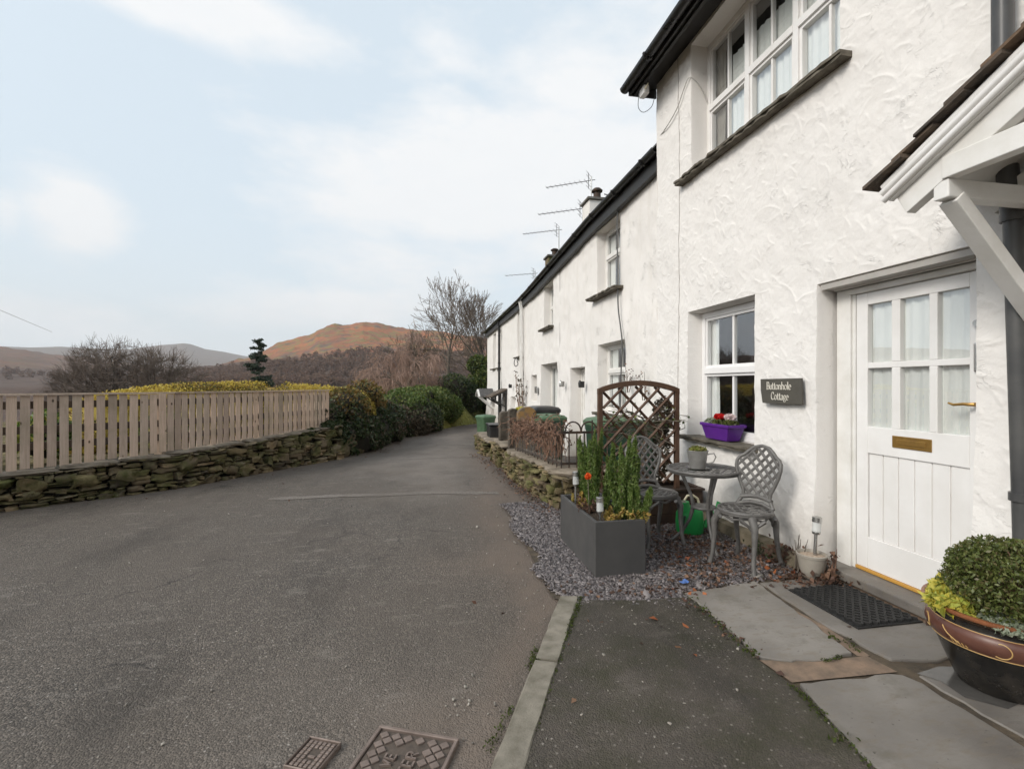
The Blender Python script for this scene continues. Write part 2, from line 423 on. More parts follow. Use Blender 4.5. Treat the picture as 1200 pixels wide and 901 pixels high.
# ------------------------------------------------------------------ ground
def gz(y):
    """the lane falls gently away from the viewer"""
    y = np.asarray(y, float)
    t = np.clip(y-6.0, 0, None)
    return np.where(t < 2, -.03*t*t/4, -.03*(t-1)) * 1.0
def gzf(y): return float(gz(y))
LEFT = np.array([(-14,-2),(-9.6,2.4),(-6.6,5.0),(-4.77,6.56),(-3.49,7.62),(-1.77,10.73),(-1.27,11.78),(-.41,16.2),(1.72,22.2),(2.74,24.3),(4.2,26.6),(7.0,29.5),(12,33)], float)
def left_x(y): return np.interp(y, LEFT[:,1], LEFT[:,0])

def height(x, y):
    """valley behind the fence, flat elsewhere"""
    x = np.asarray(x, float); y = np.asarray(y, float)
    d = left_x(np.clip(y, -2, 33)) - x
    d = d*.72 + np.clip(y-33, 0, None)*.9
    r = np.hypot(x, y)
    z = gz(np.clip(y, -50, 40)) - .09
    gard = .34
    zz = np.where(d < .35, z, z + (gard - z)*sstep(.35, .5, d))
    drop = sstep(5, 75, d)
    zz = zz - drop*(8.5 + fbm(x/60., y/60., 3)*3)*sstep(0, 1, d)
    zz = zz + sstep(95, 310, r)*sstep(5, 60, d)*8.6
    return zz

# skyline profiles: azimuth / elevation of the crests, read off as pixel pairs and given real distances below
def azel(px, py):
    u = (px-600)/570; v = (450-py)/570
    c, s = math.cos(YAW), math.sin(YAW)
    dx, dy = u*c+s, -u*s+c
    return math.atan2(dx, dy), v/math.hypot(dx, dy)
HILLS = [  # distance of crest, start of slope, profile
    (1050., 400., [(-400,455),(-100,452),(60,449),(150,444),(200,438),(235,431),(262,426),(285,420),(300,415),(317,408),(327,401),(345,397),(362,393),(372,386),(392,379),(410,379.5),(425,376),(440,378),(455,383),(485,385),(507,386),(530,391),(580,398),(650,412),(800,440),(1200,452)]),
    (2100., 700., [(-700,380),(-300,385),(-80,398),(0,406),(30,410),(60,415.5),(90,417),(130,422),(190,430),(260,440),(330,452)]),
    (5600., 3000., [(-700,390),(-200,404),(0,404.5),(35,406),(70,405),(105,407),(150,408),(190,403),(215,401),(224,402),(240,408),(262,411),(285,416),(320,420),(420,430),(600,436),(900,440),(1300,436)]),
]
def hill_z(az, r, xx, yy):
    z = np.full_like(r, -1e3)
    for D, r0, prof in HILLS:
        a = np.array([azel(px, py) for px, py in prof])
        e = np.interp(az, a[:,0], a[:,1], left=0, right=0)
        top = EYE + e*D
        t = np.clip((r-r0)/(D-r0), 0, 1)
        sh = t**1.25
        base = -3.
        hz = base + (top-base)*sh
        rough = (fbm(xx/90., yy/90., 11, 5)-.5)*.16*(top-base)*np.sin(PI*np.clip(t,0,1))
        crag = (fbm(xx/26., yy/26., 19, 5)-.5)*15*sstep(.35,.8,t)*(D < 3000)
        hz = hz + np.where(t < 1, rough, 0) + crag - np.clip(r-D, 0, None)*.22
        z = np.maximum(z, np.where(r > r0, hz, -1e3))
    return z
def terrain(x, y):
    x = np.asarray(x, float); y = np.asarray(y, float)
    r = np.hypot(x, y); az = np.arctan2(x, y)
    return np.maximum(height(x, y), hill_z(az, r, x, y))

def polar(r0, r1, nr, a0, a1, na):
    rs = np.geomspace(r0, r1, nr); az = np.linspace(a0, a1, na)
    R, A = np.meshgrid(rs, az, indexing="ij")
    X = R*np.sin(A); Y = R*np.cos(A)
    V = np.stack([X, Y, terrain(X, Y)], -1).reshape(-1, 3)
    i, j = np.meshgrid(np.arange(nr-1), np.arange(na-1), indexing="ij")
    q = (i*na+j).ravel()
    F = np.stack([q, q+na, q+na+1, q+1], -1)
    return V, F
k = NT("valley grass and bracken"); v = k.coord(what="Position")
sep = k.n("SeparateXYZ", {0: v})
n1 = k.noise(v, .011, 8, .65); n2 = k.noise(v, .05, 7, .7); n3 = k.noise(v, .0035, 6, .6)
grass = k.mix(k.ramp(n2, [(.38,0.),(.62,1.)]), (.20,.19,.045), (.13,.125,.045))
grass = k.mix(k.ramp(k.noise(v, .022, 6, .7), [(.50,0.),(.60,.8)]), grass, (.17,.115,.055))
wood = k.mix(k.ramp(n2, [(.35,0.),(.65,1.)]), (.085,.061,.052), (.140,.096,.074))
brk = k.mix(k.ramp(n1, [(.36,0.),(.60,1.)]), (.40,.150,.066), (.205,.105,.072))
brk = k.mix(k.ramp(n2, [(.50,0.),(.57,.85)]), brk, (.205,.175,.075))
brk = k.mix(k.ramp(k.noise(v, .028, 8, .7), [(.54,0.),(.60,.85)]), brk, (.120,.100,.088))
hgt = k.math("ADD", sep.outputs[2], k.math("MULTIPLY", k.math("SUBTRACT", n1, .5), 70.))
c = k.mix(k.n("Attribute", attribute_name="pasture").outputs["Fac"], wood, grass)
c = k.mix(k.ramp(k.math("MULTIPLY", hgt, 1/120.), [(.24,0.),(.40,1.)]), c, brk)
top = k.math("ADD", hgt, k.math("MULTIPLY", n2, 30.))
c = k.mix(k.ramp(k.math("MULTIPLY", top, 1/200.), [(.70,0.),(.82,.7)]), c, (.150,.125,.075))
far = k.n("VectorMath", operation="LENGTH"); k.set(far.inputs[0], v)
c = k.mix(k.ramp(k.math("MULTIPLY", far.outputs["Value"], 1/6000.), [(.19,0.),(.26,.75)]), c, k.mix(n3, (.17,.105,.075), (.10,.075,.065)))
k.P(Base_Color=c, Roughness=.95, Specular_IOR_Level=.1, Normal=k.bump(n2, .8, 6.))
M["terrain"] = k.m
def meadow(me, V):
    """pasture shows only on the valley floor ahead, woods and moor elsewhere"""
    a = np.arctan2(V[:,0], V[:,1]); r = np.hypot(V[:,0], V[:,1])
    m = sstep(azel(250,450)[0], azel(330,450)[0], a)*(1-sstep(330, 430, r)); m = np.maximum(m, .35*(1-sstep(25, 60, r)))
    at = me.attributes.new("pasture", "FLOAT", "POINT"); at.data.foreach_set("value", m.astype(np.float32)); return me
V, F = polar(.4, 6500, 230, -PI, PI, 260)
o = link("ground", meadow(build_mesh("ground", V, F, M["terrain"], 180), V)); tag(o, kind="structure")
V, F = polar(240, 6500, 230, -1.25, 1.0, 620)
V[:,2] += .6*np.clip((np.hypot(V[:,0],V[:,1])-240)/60, 0, 1) - .3*(np.hypot(V[:,0],V[:,1]) < 260)
o = link("hills", meadow(build_mesh("hills", V, F, M["terrain"], 180), V)); tag(o, kind="structure")

# ------------------------------------------------------------------ lane
xs = np.arange(-13, 10.01, .12); ys = np.concatenate([np.arange(-3, 12, .10), np.arange(12, 33, .25)])
X, Y = np.meshgrid(xs, ys, indexing="ij")
Zr = gz(Y) + (fbm(X*.9, Y*.9, 5, 4)-.5)*.022
keep = (X > left_x(Y)-.45) & ((X < 3.6) | (Y > 24.2))
i, j = np.meshgrid(np.arange(len(xs)-1), np.arange(len(ys)-1), indexing="ij")
kk = keep[i, j] & keep[i+1, j] & keep[i, j+1] & keep[i+1, j+1]
q = (i*len(ys)+j)[kk]
F = np.stack([q, q+len(ys), q+len(ys)+1, q+1], -1)
V = np.stack([X, Y, Zr], -1).reshape(-1, 3)
me = build_mesh("road", V, F, M["asphalt"], 180)
def ga(d, s): return np.exp(-(d/s)**2)
kerb_x = .24 + (Y-1.82)*.4925
dirt = ga(X-.78, .22)*sstep(2.9, 3.3, Y)*(1-sstep(5.6, 7.5, Y))*1.0 + ga(X-(kerb_x-.10), .13)*(1-sstep(3.1, 3.4, Y))
dirt = dirt + ga(X-1.12, .26)*sstep(5.3, 6.2, Y)*(1-sstep(11, 13, Y))*.9 + .9*ga(np.hypot(X-.02, Y-2.05), .30) + .8*ga(X-left_x(Y)-.1, .22)
dirt = dirt + 1.2*ga(np.hypot(X-.74, Y-3.28), .13) + .8*ga(np.hypot((X-.55)*.6, Y-3.9), .30)
dirt = dirt*(.35 + 1.2*fbm(X*2.2, Y*2.2, 9, 4))
worn = ga(X-(.35+.06*(Y-9)), .55)*sstep(5.5, 7, Y)*.8 + ga(X-(left_x(Y)+1.5), .5)*.5*sstep(7, 10, Y) + .55*sstep(.52, .75, fbm(X*.45, Y*.22, 31, 4))
for nm, arr in (("dirt", dirt), ("worn", worn)):
    at = me.attributes.new(nm, "FLOAT", "POINT"); at.data.foreach_set("value", np.clip(arr, 0, 1).astype(np.float32).ravel())
o = link("road", me); tag(o, kind="structure")
rng = np.random.default_rng(3)
def roadz(x, y): return float(gz(y) + (fbm(x*.9, y*.9, 5, 4)-.5)*.022)
def road_strip(name, pts, w, mat, z=.014):
    """a reinstated trench: a ragged thin sheet over the lane"""
    up, dn = [], []
    P = np.array(pts, float); n = 40
    s = np.linspace(0, 1, n); L = np.linspace(0, 1, len(P))
    px, py = np.interp(s, L, P[:,0]), np.interp(s, L, P[:,1])
    vs = []
    for a, b in zip(px, py):
        e1, e2 = rng.normal(0, .012, 2)
        vs.append((a, b - w/2 + e1, roadz(a,b-w/2+e1)+.005)); vs.append((a, b + w/2 + e2, roadz(a,b+w/2+e2)+.005))
    fs = [(2*i, 2*i+2, 2*i+3, 2*i+1) for i in range(n-1)]
    o = link(name, build_mesh(name, vs, fs, mat)); tag(o, kind="structure")
road_strip("road_patch", [(-1.92,6.62),(-1.0,6.62),(.2,6.60),(1.0,6.42)], .17, M["patch"])
road_strip("road_patch", [(-.45,10.4),(.4,10.45),(1.1,10.3)], .16, M["patch"])
road_strip("road_patch", [(.15,13.2),(1.0,13.3),(1.35,13.2)], .22, M["patch"])

def sheet(name, outline, z, mat, kind="structure", zf=None):
    vs = [(x, y, z if zf is None else zf(x, y)) for x, y in outline]
    o = link(name, build_mesh(name, vs, [tuple(range(len(vs)))], mat)); tag(o, kind=kind); return o
# tarmac apron behind the kerb
mb = MB()
out = [(1.00,3.07),(.355,1.80),(-.40,.26),(-1.9,-2.8),(1.3,-2.8),(1.50,.2),(1.64,1.45),(1.71,2.03),(1.70,2.22),(1.73,2.60),(1.76,2.98),(1.4,2.99)]
mb.prism([(x, y, -.05) for x, y in out], (0,0,.085))
o = mb.build("pavement", M["tarmac"], None, 0); tag(o, kind="structure")
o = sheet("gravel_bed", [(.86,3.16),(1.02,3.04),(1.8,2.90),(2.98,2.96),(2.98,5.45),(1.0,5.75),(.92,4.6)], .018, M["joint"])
# mortar bed under the flags
o = sheet("path", [(1.70,2.02),(1.64,1.45),(1.30,-1.6),(3.2,-1.6),(3.2,3.12),(1.75,3.07),(1.72,2.60),(1.70,2.22)], .022, M["joint"])
o = sheet("mortar_strip", [(1.71,2.235),(1.735,2.04),(2.31,2.02),(2.29,2.17),(2.02,2.17)], .0305, M["mortar"])
o = sheet("mortar_joint", [(2.245,2.18),(2.31,2.17),(2.335,2.5),(2.31,2.72),(2.27,2.5)], .0275, M["mortar"])
o = sheet("mortar_joint", [(2.93,2.1),(2.99,2.1),(2.99,3.0),(2.94,2.98),(2.955,2.6)], .026, M["mortar"])

def kerb(a, b, label):
    a = Vector((*a, 0)); b = Vector((*b, 0)); d = (b-a).normalized(); s = Vector((-d.y, d.x, 0))
    t = tag(bpy.data.objects.new("kerb_stone", None), label, "kerb stone", "kerb stones beside the tarmac apron"); COL.objects.link(t); t.location = (a+b)/2
    mb = MB(); n = 14; vs = []
    prof = [(0,-.05),(0,.026),(.008,.036),(.118,.041),(.124,.036),(.124,-.05)]
    for i in range(n+1):
        p = a.lerp(b, i/n)
        for x, z in prof:
            e = rng.normal(0, .0022, 2)
            vs.append(p + s*(x+e[0]) + Vector((0,0,z+e[1])))
    m = len(prof)
    fs = [(i*m+j, i*m+j+1, (i+1)*m+j+1, (i+1)*m+j) for i in range(n) for j in range(m-1)] + [tuple(range(m)), tuple(n*m+j for j in range(m))]
    mb.add(vs, fs); mb.build("concrete_block", M["concrete"], t, 28)
kerb((.905,3.15), (.571,2.452), "short pale concrete kerb stone ending at the slate gravel")
kerb((.564,2.438), (-.25,.76), "longer pale concrete kerb stone running out of the bottom of the picture")

def slab(outline, z, label, mat, th=.03):
    P = [Vector((x, y, 0)) for x, y in outline]
    pts = []
    for i, p in enumerate(P):
        qn = P[(i+1) % len(P)]; L = (qn-p).length; n = max(2, int(L/.07))
        for kx in range(n):
            a = p.lerp(qn, kx/n); e = rng.normal(0, .006, 2)
            pts.append((a.x+e[0]*1.4, a.y+e[1]*1.4, z-th))
    t = thing("paving_slab", (sum(p.x for p in P)/len(P), sum(p.y for p in P)/len(P), z), label, "paving slab", "slate slabs of the front path")
    mb = MB(); mb.prism(pts, (0,0,th))
    # small arris round the top
    o = mb.build("flagstone", mat, t, 30, bevel=.006)
slab([(1.75,3.04),(2.345,3.11),(2.235,2.20),(2.12,2.19),(2.02,2.17),(1.93,2.185),(1.85,2.175),(1.73,2.26)], .040, "large worn grey flagstone beside the tarmac, below the bistro chair", M["flag"])
slab([(2.385,3.10),(2.93,3.10),(2.93,2.085),(2.60,2.06),(2.375,2.115),(2.34,2.5),(2.36,2.8)], .036, "grey flagstone that the black doormat lies on", M["flag"])
slab([(1.74,2.02),(2.305,1.995),(2.32,1.80),(2.30,1.40),(2.28,.62),(1.46,.62),(1.58,1.2)], .042, "long smooth flagstone in the bottom right corner of the picture", M["flag"])
slab([(2.385,1.985),(2.93,2.02),(2.95,.7),(2.36,.65)], .030, "wet flagstone under the big glazed plant pot", M["flag"])
o = sheet("puddle", [(2.39,1.99),(2.56,2.02),(2.74,1.97),(2.80,1.86),(2.72,1.74),(2.52,1.70),(2.42,1.80),(2.44,1.92)], .0325, M["wetflag"])

# ------------------------------------------------------------------ manhole covers
LETT = {
 "L": [[(0,1),(0,0),(.6,0)]], "V": [[(0,1),(.35,0),(.7,1)]], "E": [[(.6,1),(0,1),(0,0),(.6,0)],[(0,.5),(.5,.5)]], "T": [[(0,1),(.7,1)],[(.35,1),(.35,0)]],
 "R": [[(0,0),(0,1),(.45,1),(.6,.85),(.6,.65),(.45,.5),(0,.5)],[(.3,.5),(.65,0)]], "H": [[(0,0),(0,1)],[(.6,0),(.6,1)],[(0,.5),(.6,.5)]],
 "S": [[(.6,.85),(.45,1),(.15,1),(0,.85),(.05,.6),(.55,.4),(.6,.15),(.45,0),(.15,0),(0,.15)]], "A": [[(0,0),(.35,1),(.7,0)],[(.13,.38),(.57,.38)]],
 "W": [[(0,1),(.2,0),(.4,.7),(.6,0),(.8,1)]]}
def manhole(corner, ang, w, h, label, letters=None, pitch=.055):
    """iron cover set flush in the lane: rim, plate of raised studs; local x along the top edge, y towards the viewer"""
    t = thing("manhole_cover", (corner[0], corner[1], .006), label, "manhole cover", "iron covers in the lane")
    t.rotation_euler = (0, 0, ang)
    def P(name, mb, mat, bev=0):
        me = build_mesh(name, mb.v, mb.f, mat, None, mb.m)
        import bmesh
        bm = bmesh.new(); bm.from_mesh(me); bmesh.ops.recalc_face_normals(bm, faces=bm.faces); bm.to_mesh(me); bm.free()
        o = bpy.data.objects.new(name, me); COL.objects.link(o); o.parent = t
        if bev:
            b = o.modifiers.new("bevel","BEVEL"); b.width = bev; b.segments = 1; b.limit_method = "ANGLE"
        return o
    rim = MB(); b = w*.045
    rim.box(0,w,-b,0,-.02,.016); rim.box(0,w,-h,-h+b,-.02,.016); rim.box(0,b,-h+b,-b,-.02,.016); rim.box(w-b,w,-h+b,-b,-.02,.016)
    P("frame", rim, M["castiron"], .003)
    pl = MB(); pl.box(b+.004,w-b-.004,-h+b+.004,-b-.004,-.02,.007); P("plate", pl, M["castdark"])
    st = MB()
    if letters:
        boxes = letters[1]
        n = int((w+h)/pitch)
        for a in range(-n, n):
            for c in range(-n, n):
                cx, cy = (a+c)*pitch*.5*1.0, -(a-c)*pitch*.5*1.0
                cx += w/2; cy -= h/2
                if not (b+.018 < cx < w-b-.018 and -h+b+.018 < cy < -b-.018): continue
                if any(x0-.012 < cx < x1+.012 and y0-.012 < cy < y1+.012 for x0,x1,y0,y1 in boxes): continue
                R = Matrix.Translation((cx,cy,0)) @ Matrix.Rotation(PI/4, 4, "Z")
                s = pitch*.285
                st.box(-s,s,-s,s,.006,.0145, R)
        tx = MB()
        for word, ox, oy, sz in letters[0]:
            for q, ch in enumerate(word):
                for stv in LETT[ch]:
                    for (xa,ya),(xb,yb) in zip(stv[:-1], stv[1:]):
                        # reads from the viewer's side up towards the far edge
                        A = (ox - ya*sz, oy + (q*.95 + xa)*sz, .011); B = (ox - yb*sz, oy + (q*.95 + xb)*sz, .011)
                        tx.beam(A, B, sz*.17, .010)
        P("lettering", tx, M["castiron"])
    else:
        nx = int((w-2*b)/pitch); ny = int((h-2*b)/pitch)
        for a in range(nx):
            for c in range(ny):
                cx = b+.006+(a+.5)*(w-2*b-.012)/nx; cy = -(b+.006+(c+.5)*(h-2*b-.012)/ny); s = pitch*.40
                if abs(cx-w*.5) < w*.13 and abs(cy+h*.5) < h*.2: continue
                st.box(cx-s,cx+s,cy-s,cy+s,.006,.0125)
        st.box(w*.42,w*.62,-h*.62,-h*.55,.006,.014)
    P("studs", st, M["castiron"], .0015)
    return t
zl = .052
manhole((-.175,2.115), math.radians(-23.5), .352, .46, "larger iron manhole cover with raised diamonds and lettering near the kerb",
        ([("VALVE", .145, -.315, .040), ("WATER", .225, -.30, .042), ("HS", .305, -.255, .040)],
         [(.098,.150,-.33,-.10),(.175,.232,-.31,-.085),(.258,.312,-.27,-.165)]), .052)
manhole((-.45,2.10), math.radians(-24.5), .145, .16, "small square iron stop tap cover left of the larger cover", None, .019)

# ------------------------------------------------------------------ loose stuff helpers
def quads(cen, size, rng, flat=0.0, asp=1.6, up=None, fold=.25, name="leaves", mat=None, parent=None, droop=None):
    """many small folded leaves as one mesh"""
    cen = np.asarray(cen, float); n = len(cen)
    d = rng.normal(size=(n,3)); d[:,2] *= (1-flat)
    if droop is not None: d = d*.55 + np.asarray(droop)
    d /= np.linalg.norm(d, axis=1, keepdims=True)
    e = rng.normal(size=(n,3))
    if flat > 0: e[:,2] *= (1-flat)
    e -= d*(e*d).sum(1, keepdims=True); e /= np.linalg.norm(e, axis=1, keepdims=True)+1e-9
    nn = np.cross(d, e)
    s = (np.asarray(size)*rng.uniform(.6, 1.25, n))[:,None]
    a = cen - d*s*asp*.5; b = cen + e*s*.5 + nn*s*fold*.5 - d*s*.1; c = cen + d*s*asp*.5; f = cen - e*s*.5 + nn*s*fold*.5 - d*s*.1
    V = np.stack([a,b,c,f],1).reshape(-1,3)
    F = np.arange(n*4).reshape(-1,4)
    return link(name, build_mesh(name, V, F, mat), parent)

def chips_mesh(P, size, rng, name, mat, th=.28):
    n = len(P)
    base = np.array([(-1,-1,-1),(1,-1,-1),(1,1,-1),(-1,1,-1),(-1,-1,1),(1,-1,1),(1,1,1),(-1,1,1)], float)
    s = (size*rng.lognormal(0,.35,n))[:,None]
    sc = np.concatenate([s, s*rng.uniform(.4,.9,(n,1)), s*rng.uniform(.12,th,(n,1))],1)*.5
    v = base[None]*sc[:,None,:]*(1+rng.uniform(-.3,.3,(n,8,1)))
    th_ = rng.uniform(0,2*PI,n); tx = rng.normal(0,.35,n); ty = rng.normal(0,.35,n)
    ct,st = np.cos(th_),np.sin(th_)
    x = v[...,0]*ct[:,None]-v[...,1]*st[:,None]; y = v[...,0]*st[:,None]+v[...,1]*ct[:,None]; z = v[...,2] + x*tx[:,None] + y*ty[:,None]
    V = (np.stack([x,y,z],-1)+P[:,None,:]).reshape(-1,3)
    f = np.array([(0,3,2,1),(4,5,6,7),(0,1,5,4),(1,2,6,5),(2,3,7,6),(3,0,4,7)])
    F = (f[None]+(np.arange(n)*8)[:,None,None]).reshape(-1,4)
    return link(name, build_mesh(name, V, F, mat))

rng = np.random.default_rng(11)
n = 90000
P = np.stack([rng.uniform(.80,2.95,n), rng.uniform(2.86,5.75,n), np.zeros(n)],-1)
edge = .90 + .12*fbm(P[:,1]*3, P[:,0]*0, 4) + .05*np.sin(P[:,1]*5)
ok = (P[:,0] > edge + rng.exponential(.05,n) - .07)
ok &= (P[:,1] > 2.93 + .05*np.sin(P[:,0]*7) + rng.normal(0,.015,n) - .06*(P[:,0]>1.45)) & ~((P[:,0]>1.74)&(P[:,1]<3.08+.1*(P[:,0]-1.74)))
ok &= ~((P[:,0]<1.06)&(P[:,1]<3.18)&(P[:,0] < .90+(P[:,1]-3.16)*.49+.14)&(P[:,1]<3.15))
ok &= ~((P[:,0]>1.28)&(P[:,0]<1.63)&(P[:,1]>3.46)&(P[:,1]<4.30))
thin = (P[:,0] > 1.75+.3*rng.uniform(size=n)) & (rng.uniform(size=n) < .62)  # fewer chips here: bare dark soil stands in for contact shade under the chairs
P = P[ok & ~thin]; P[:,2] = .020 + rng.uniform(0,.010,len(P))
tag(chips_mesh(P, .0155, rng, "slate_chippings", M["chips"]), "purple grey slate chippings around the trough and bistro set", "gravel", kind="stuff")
n = 2600
P = np.stack([rng.uniform(-3.4,1.1,n), rng.uniform(1.7,9,n), np.zeros(n)],-1)
w = np.exp(-((P[:,0]-.80)/.28)**2)*(P[:,1]<6.3)*(P[:,1]>2.9) + .8*np.exp(-((P[:,0]-(.14+(P[:,1]-1.82)*.49))/.14)**2)*(P[:,1]<3.1) + .05
P = P[(rng.uniform(size=n) < w) & (P[:,0] < np.where(P[:,1]<3.15, .22+(P[:,1]-1.82)*.49, 9))]; P[:,2] = gz(P[:,1])+.008
P2 = np.stack([rng.uniform(.4,1.7,46), rng.uniform(1.7,2.95,46), np.full(46,.038)],-1); P2 = P2[P2[:,0] > .40+(P2[:,1]-1.8)*.5]
P3 = np.stack([rng.normal(.15,.07,20), rng.normal(2.2,.07,20), np.full(20,.009)],-1)
tag(chips_mesh(np.concatenate([P,P2,P3]), .0085, rng, "road_grit", M["pebble"], .8), "loose pale grit along the edge of the lane", "grit", kind="stuff")

def litter(spots, size, mat, name, label, z=.03, seed=5):
    r = np.random.default_rng(seed); C = []
    for x, y, sx, sy, m in spots:
        p = np.stack([r.normal(x,sx,m), r.normal(y,sy,m), np.zeros(m)],-1)
        p[:,2] = gz(p[:,1]) + z + r.uniform(0,.012,m); C.append(p)
    C = np.concatenate(C)
    C = C[(C[:,0] < 2.93)]
    tag(quads(C, size, r, flat=.75, asp=1.5, fold=.5, name=name, mat=mat), label, "leaf litter", kind="stuff")
litter([(2.30,3.65,.32,.28,620),(2.35,4.15,.25,.25,420),(2.0,3.25,.2,.12,120),(1.35,6.3,.10,.6,330),(1.28,8.0,.09,.8,260),(1.2,9.8,.1,.7,120),(1.45,5.45,.12,.14,160),(2.75,3.05,.14,.08,260),(2.78,3.3,.12,.2,260),(2.95,2.85,.03,.16,40),
        (1.72,2.62,.03,.3,40),(1.55,3.1,.12,.05,60),(1.2,3.2,.2,.1,40),(-2.6,8.9,.7,1.1,60),(-.9,12.2,.25,1.2,80),(.3,17.5,.4,1.5,80),(.9,2.5,.5,.4,14),(2.45,2.6,.2,.2,10)], .024, M["litter"], "fallen_leaves", "brown fallen leaves drifted against walls and under the chairs")
litter([(2.75,3.25,.10,.14,14),(1.05,2.85,.05,.05,1),(2.35,3.5,.25,.2,8),(1.75,3.02,.06,.06,5),(2.9,2.9,.05,.1,8),(1.5,2.6,.1,.2,3)], .036, M["litterbright"], "orange_leaves", "few bright orange fallen leaves beside the path", .032, 8)
# moss in the joints
r = np.random.default_rng(21); C = []
def strip(a, b, s, m, z):
    t = r.uniform(0,1,m)
    C.append(np.stack([a[0]+(b[0]-a[0])*t+r.normal(0,s,m), a[1]+(b[1]-a[1])*t+r.normal(0,s,m), z+r.uniform(0,.008,m)],-1))
strip((1.035,3.10),(.80,2.64),.010,420,.034); strip((.80,2.64),(.45,1.92),.006,110,.034); strip((1.72,2.62),(1.70,2.24),.016,130,.038); strip((1.71,2.02),(1.68,1.8),.012,150,.038); strip((1.68,1.8),(1.60,1.4),.010,90,.038); strip((1.77,3.02),(1.72,2.6),.02,110,.036)
strip((.565,2.45),(.58,2.44),.012,60,.03); strip((2.28,2.2),(2.3,2.3),.012,40,.034); strip((2.02,2.155),(2.14,2.175),.008,60,.036)
strip((.53,2.40),(.62,2.6),.012,120,.008); strip((.25,1.9),(.4,2.15),.012,90,.008)
tag(quads(np.concatenate(C), .0085, r, name="moss", mat=M["moss"]), "green moss along the kerb and slab edges", "moss", kind="stuff")

# ------------------------------------------------------------------ rubble walls
def cube_shell(n=4):
    idx = {}; vs = []; fs = []
    def vid(a, b, c):
        if (a,b,c) not in idx: idx[(a,b,c)] = len(vs); vs.append((a/(n-1)*2-1, b/(n-1)*2-1, c/(n-1)*2-1))
        return idx[(a,b,c)]
    for i in range(n-1):
        for j in range(n-1):
            for s in (0, n-1):
                for ax in range(3):
                    q = []
                    for a, b in ((i,j),(i+1,j),(i+1,j+1),(i,j+1)):
                        p = [a, b]; p.insert(ax, s); q.append(vid(*p))
                    fs.append(q if (s > 0) ^ (ax == 1) else q[::-1])
    return np.array(vs), np.array(fs)
SV, SF = cube_shell(4)
SN = SV/np.linalg.norm(SV, axis=1, keepdims=True)
STONE_UNIT = SN*.45 + SV*.55
class Stones:
    def __init__(s, seed): s.V = []; s.F = []; s.n = 0; s.r = np.random.default_rng(seed)
    def put(s, c, t, l, d, h, jit=.11, tilt=.06):
        """c centre, t tangent (2d), half sizes l along, d deep, h high"""
        v = STONE_UNIT*(1+s.r.normal(0, jit, (len(STONE_UNIT),1))) + s.r.normal(0, .03, STONE_UNIT.shape)
        v = v*np.array([l, d, h]); a = s.r.normal(0, tilt)
        x = v[:,0]*math.cos(a)-v[:,2]*math.sin(a); z = v[:,0]*math.sin(a)+v[:,2]*math.cos(a); y = v[:,1]
        t = np.array(t)/np.hypot(*t); nrm = np.array([-t[1], t[0]])
        V = np.stack([c[0]+x*t[0]+y*nrm[0], c[1]+x*t[1]+y*nrm[1], c[2]+z],-1)
        s.V.append(V); s.F.append(SF+s.n); s.n += len(V)
    def build(s, name, mat, parent):
        return link(name, build_mesh(name, np.concatenate(s.V), np.concatenate(s.F), mat, 60), parent)
def rubble(S, path, zb, zt, hmin, hmax, lmin, lmax, depth=.09, bias=0):
    P = np.array(path, float); seg = np.hypot(*np.diff(P, axis=0).T); L = np.concatenate([[0], np.cumsum(seg)]); T = L[-1]
    at = lambda u: (np.interp(u, L, P[:,0]), np.interp(u, L, P[:,1]))
    def tan(u):
        a = at(max(0,u-.05)); b = at(min(T,u+.05)); return (b[0]-a[0], b[1]-a[1])
    zrel = 0.0
    while zrel < 1.0:
        Hm = np.mean([zt(u)-zb(u) for u in np.linspace(0,T,5)])
        h = S.r.uniform(hmin, hmax)*(1.25-.5*zrel); hr = min(h/Hm, 1.0-zrel+.02)
        u = -S.r.uniform(0,.15)
        while u < T:
            l = S.r.uniform(lmin, lmax)*(.7+.6*S.r.random())
            uc = min(max(u+l/2,0),T); x, y = at(uc); H = zt(uc)-zb(uc)
            hh = hr*H*S.r.uniform(.60,1.30)
            tg = tan(uc); tt = np.array(tg)/np.hypot(*tg); nr = np.array([-tt[1], tt[0]])*(S.r.normal(0,.018)+bias)
            if S.r.random() < .22:      # two thin pieces in place of one
                for q in (-.25,.25): S.put((x+nr[0],y+nr[1], zb(uc)+(zrel+hr*(.5+q))*H), tg, l*.49, depth, hh*.24, .10, .04)
            else:
                S.put((x+nr[0], y+nr[1], zb(uc)+(zrel+hr/2)*H+S.r.normal(0,.012)), tg, l*.465, depth, hh*.465, .18, .12)
            u += l*1.0
        zrel += hr
def core_wall(mb, path, zb, zt, thick, inset):
    P = [Vector((*p,0)) for p in path]; vs = []
    for i, p in enumerate(P):
        d = (P[min(i+1,len(P)-1)]-P[max(i-1,0)]).normalized(); nr = Vector((-d.y, d.x, 0))
        f = p+nr*inset; b = p+nr*thick; u = i
        vs += [(f.x,f.y,zb(i)),(f.x,f.y,zt(i)),(b.x,b.y,zt(i)),(b.x,b.y,zb(i))]
    n = len(P)
    fs = [(4*i+j, 4*i+(j+1)%4, 4*i+4+(j+1)%4, 4*i+4+j) for i in range(n-1) for j in range(4)] + [(0,1,2,3), tuple(4*n-4+j for j in (3,2,1,0))]
    mb.add(vs, fs)

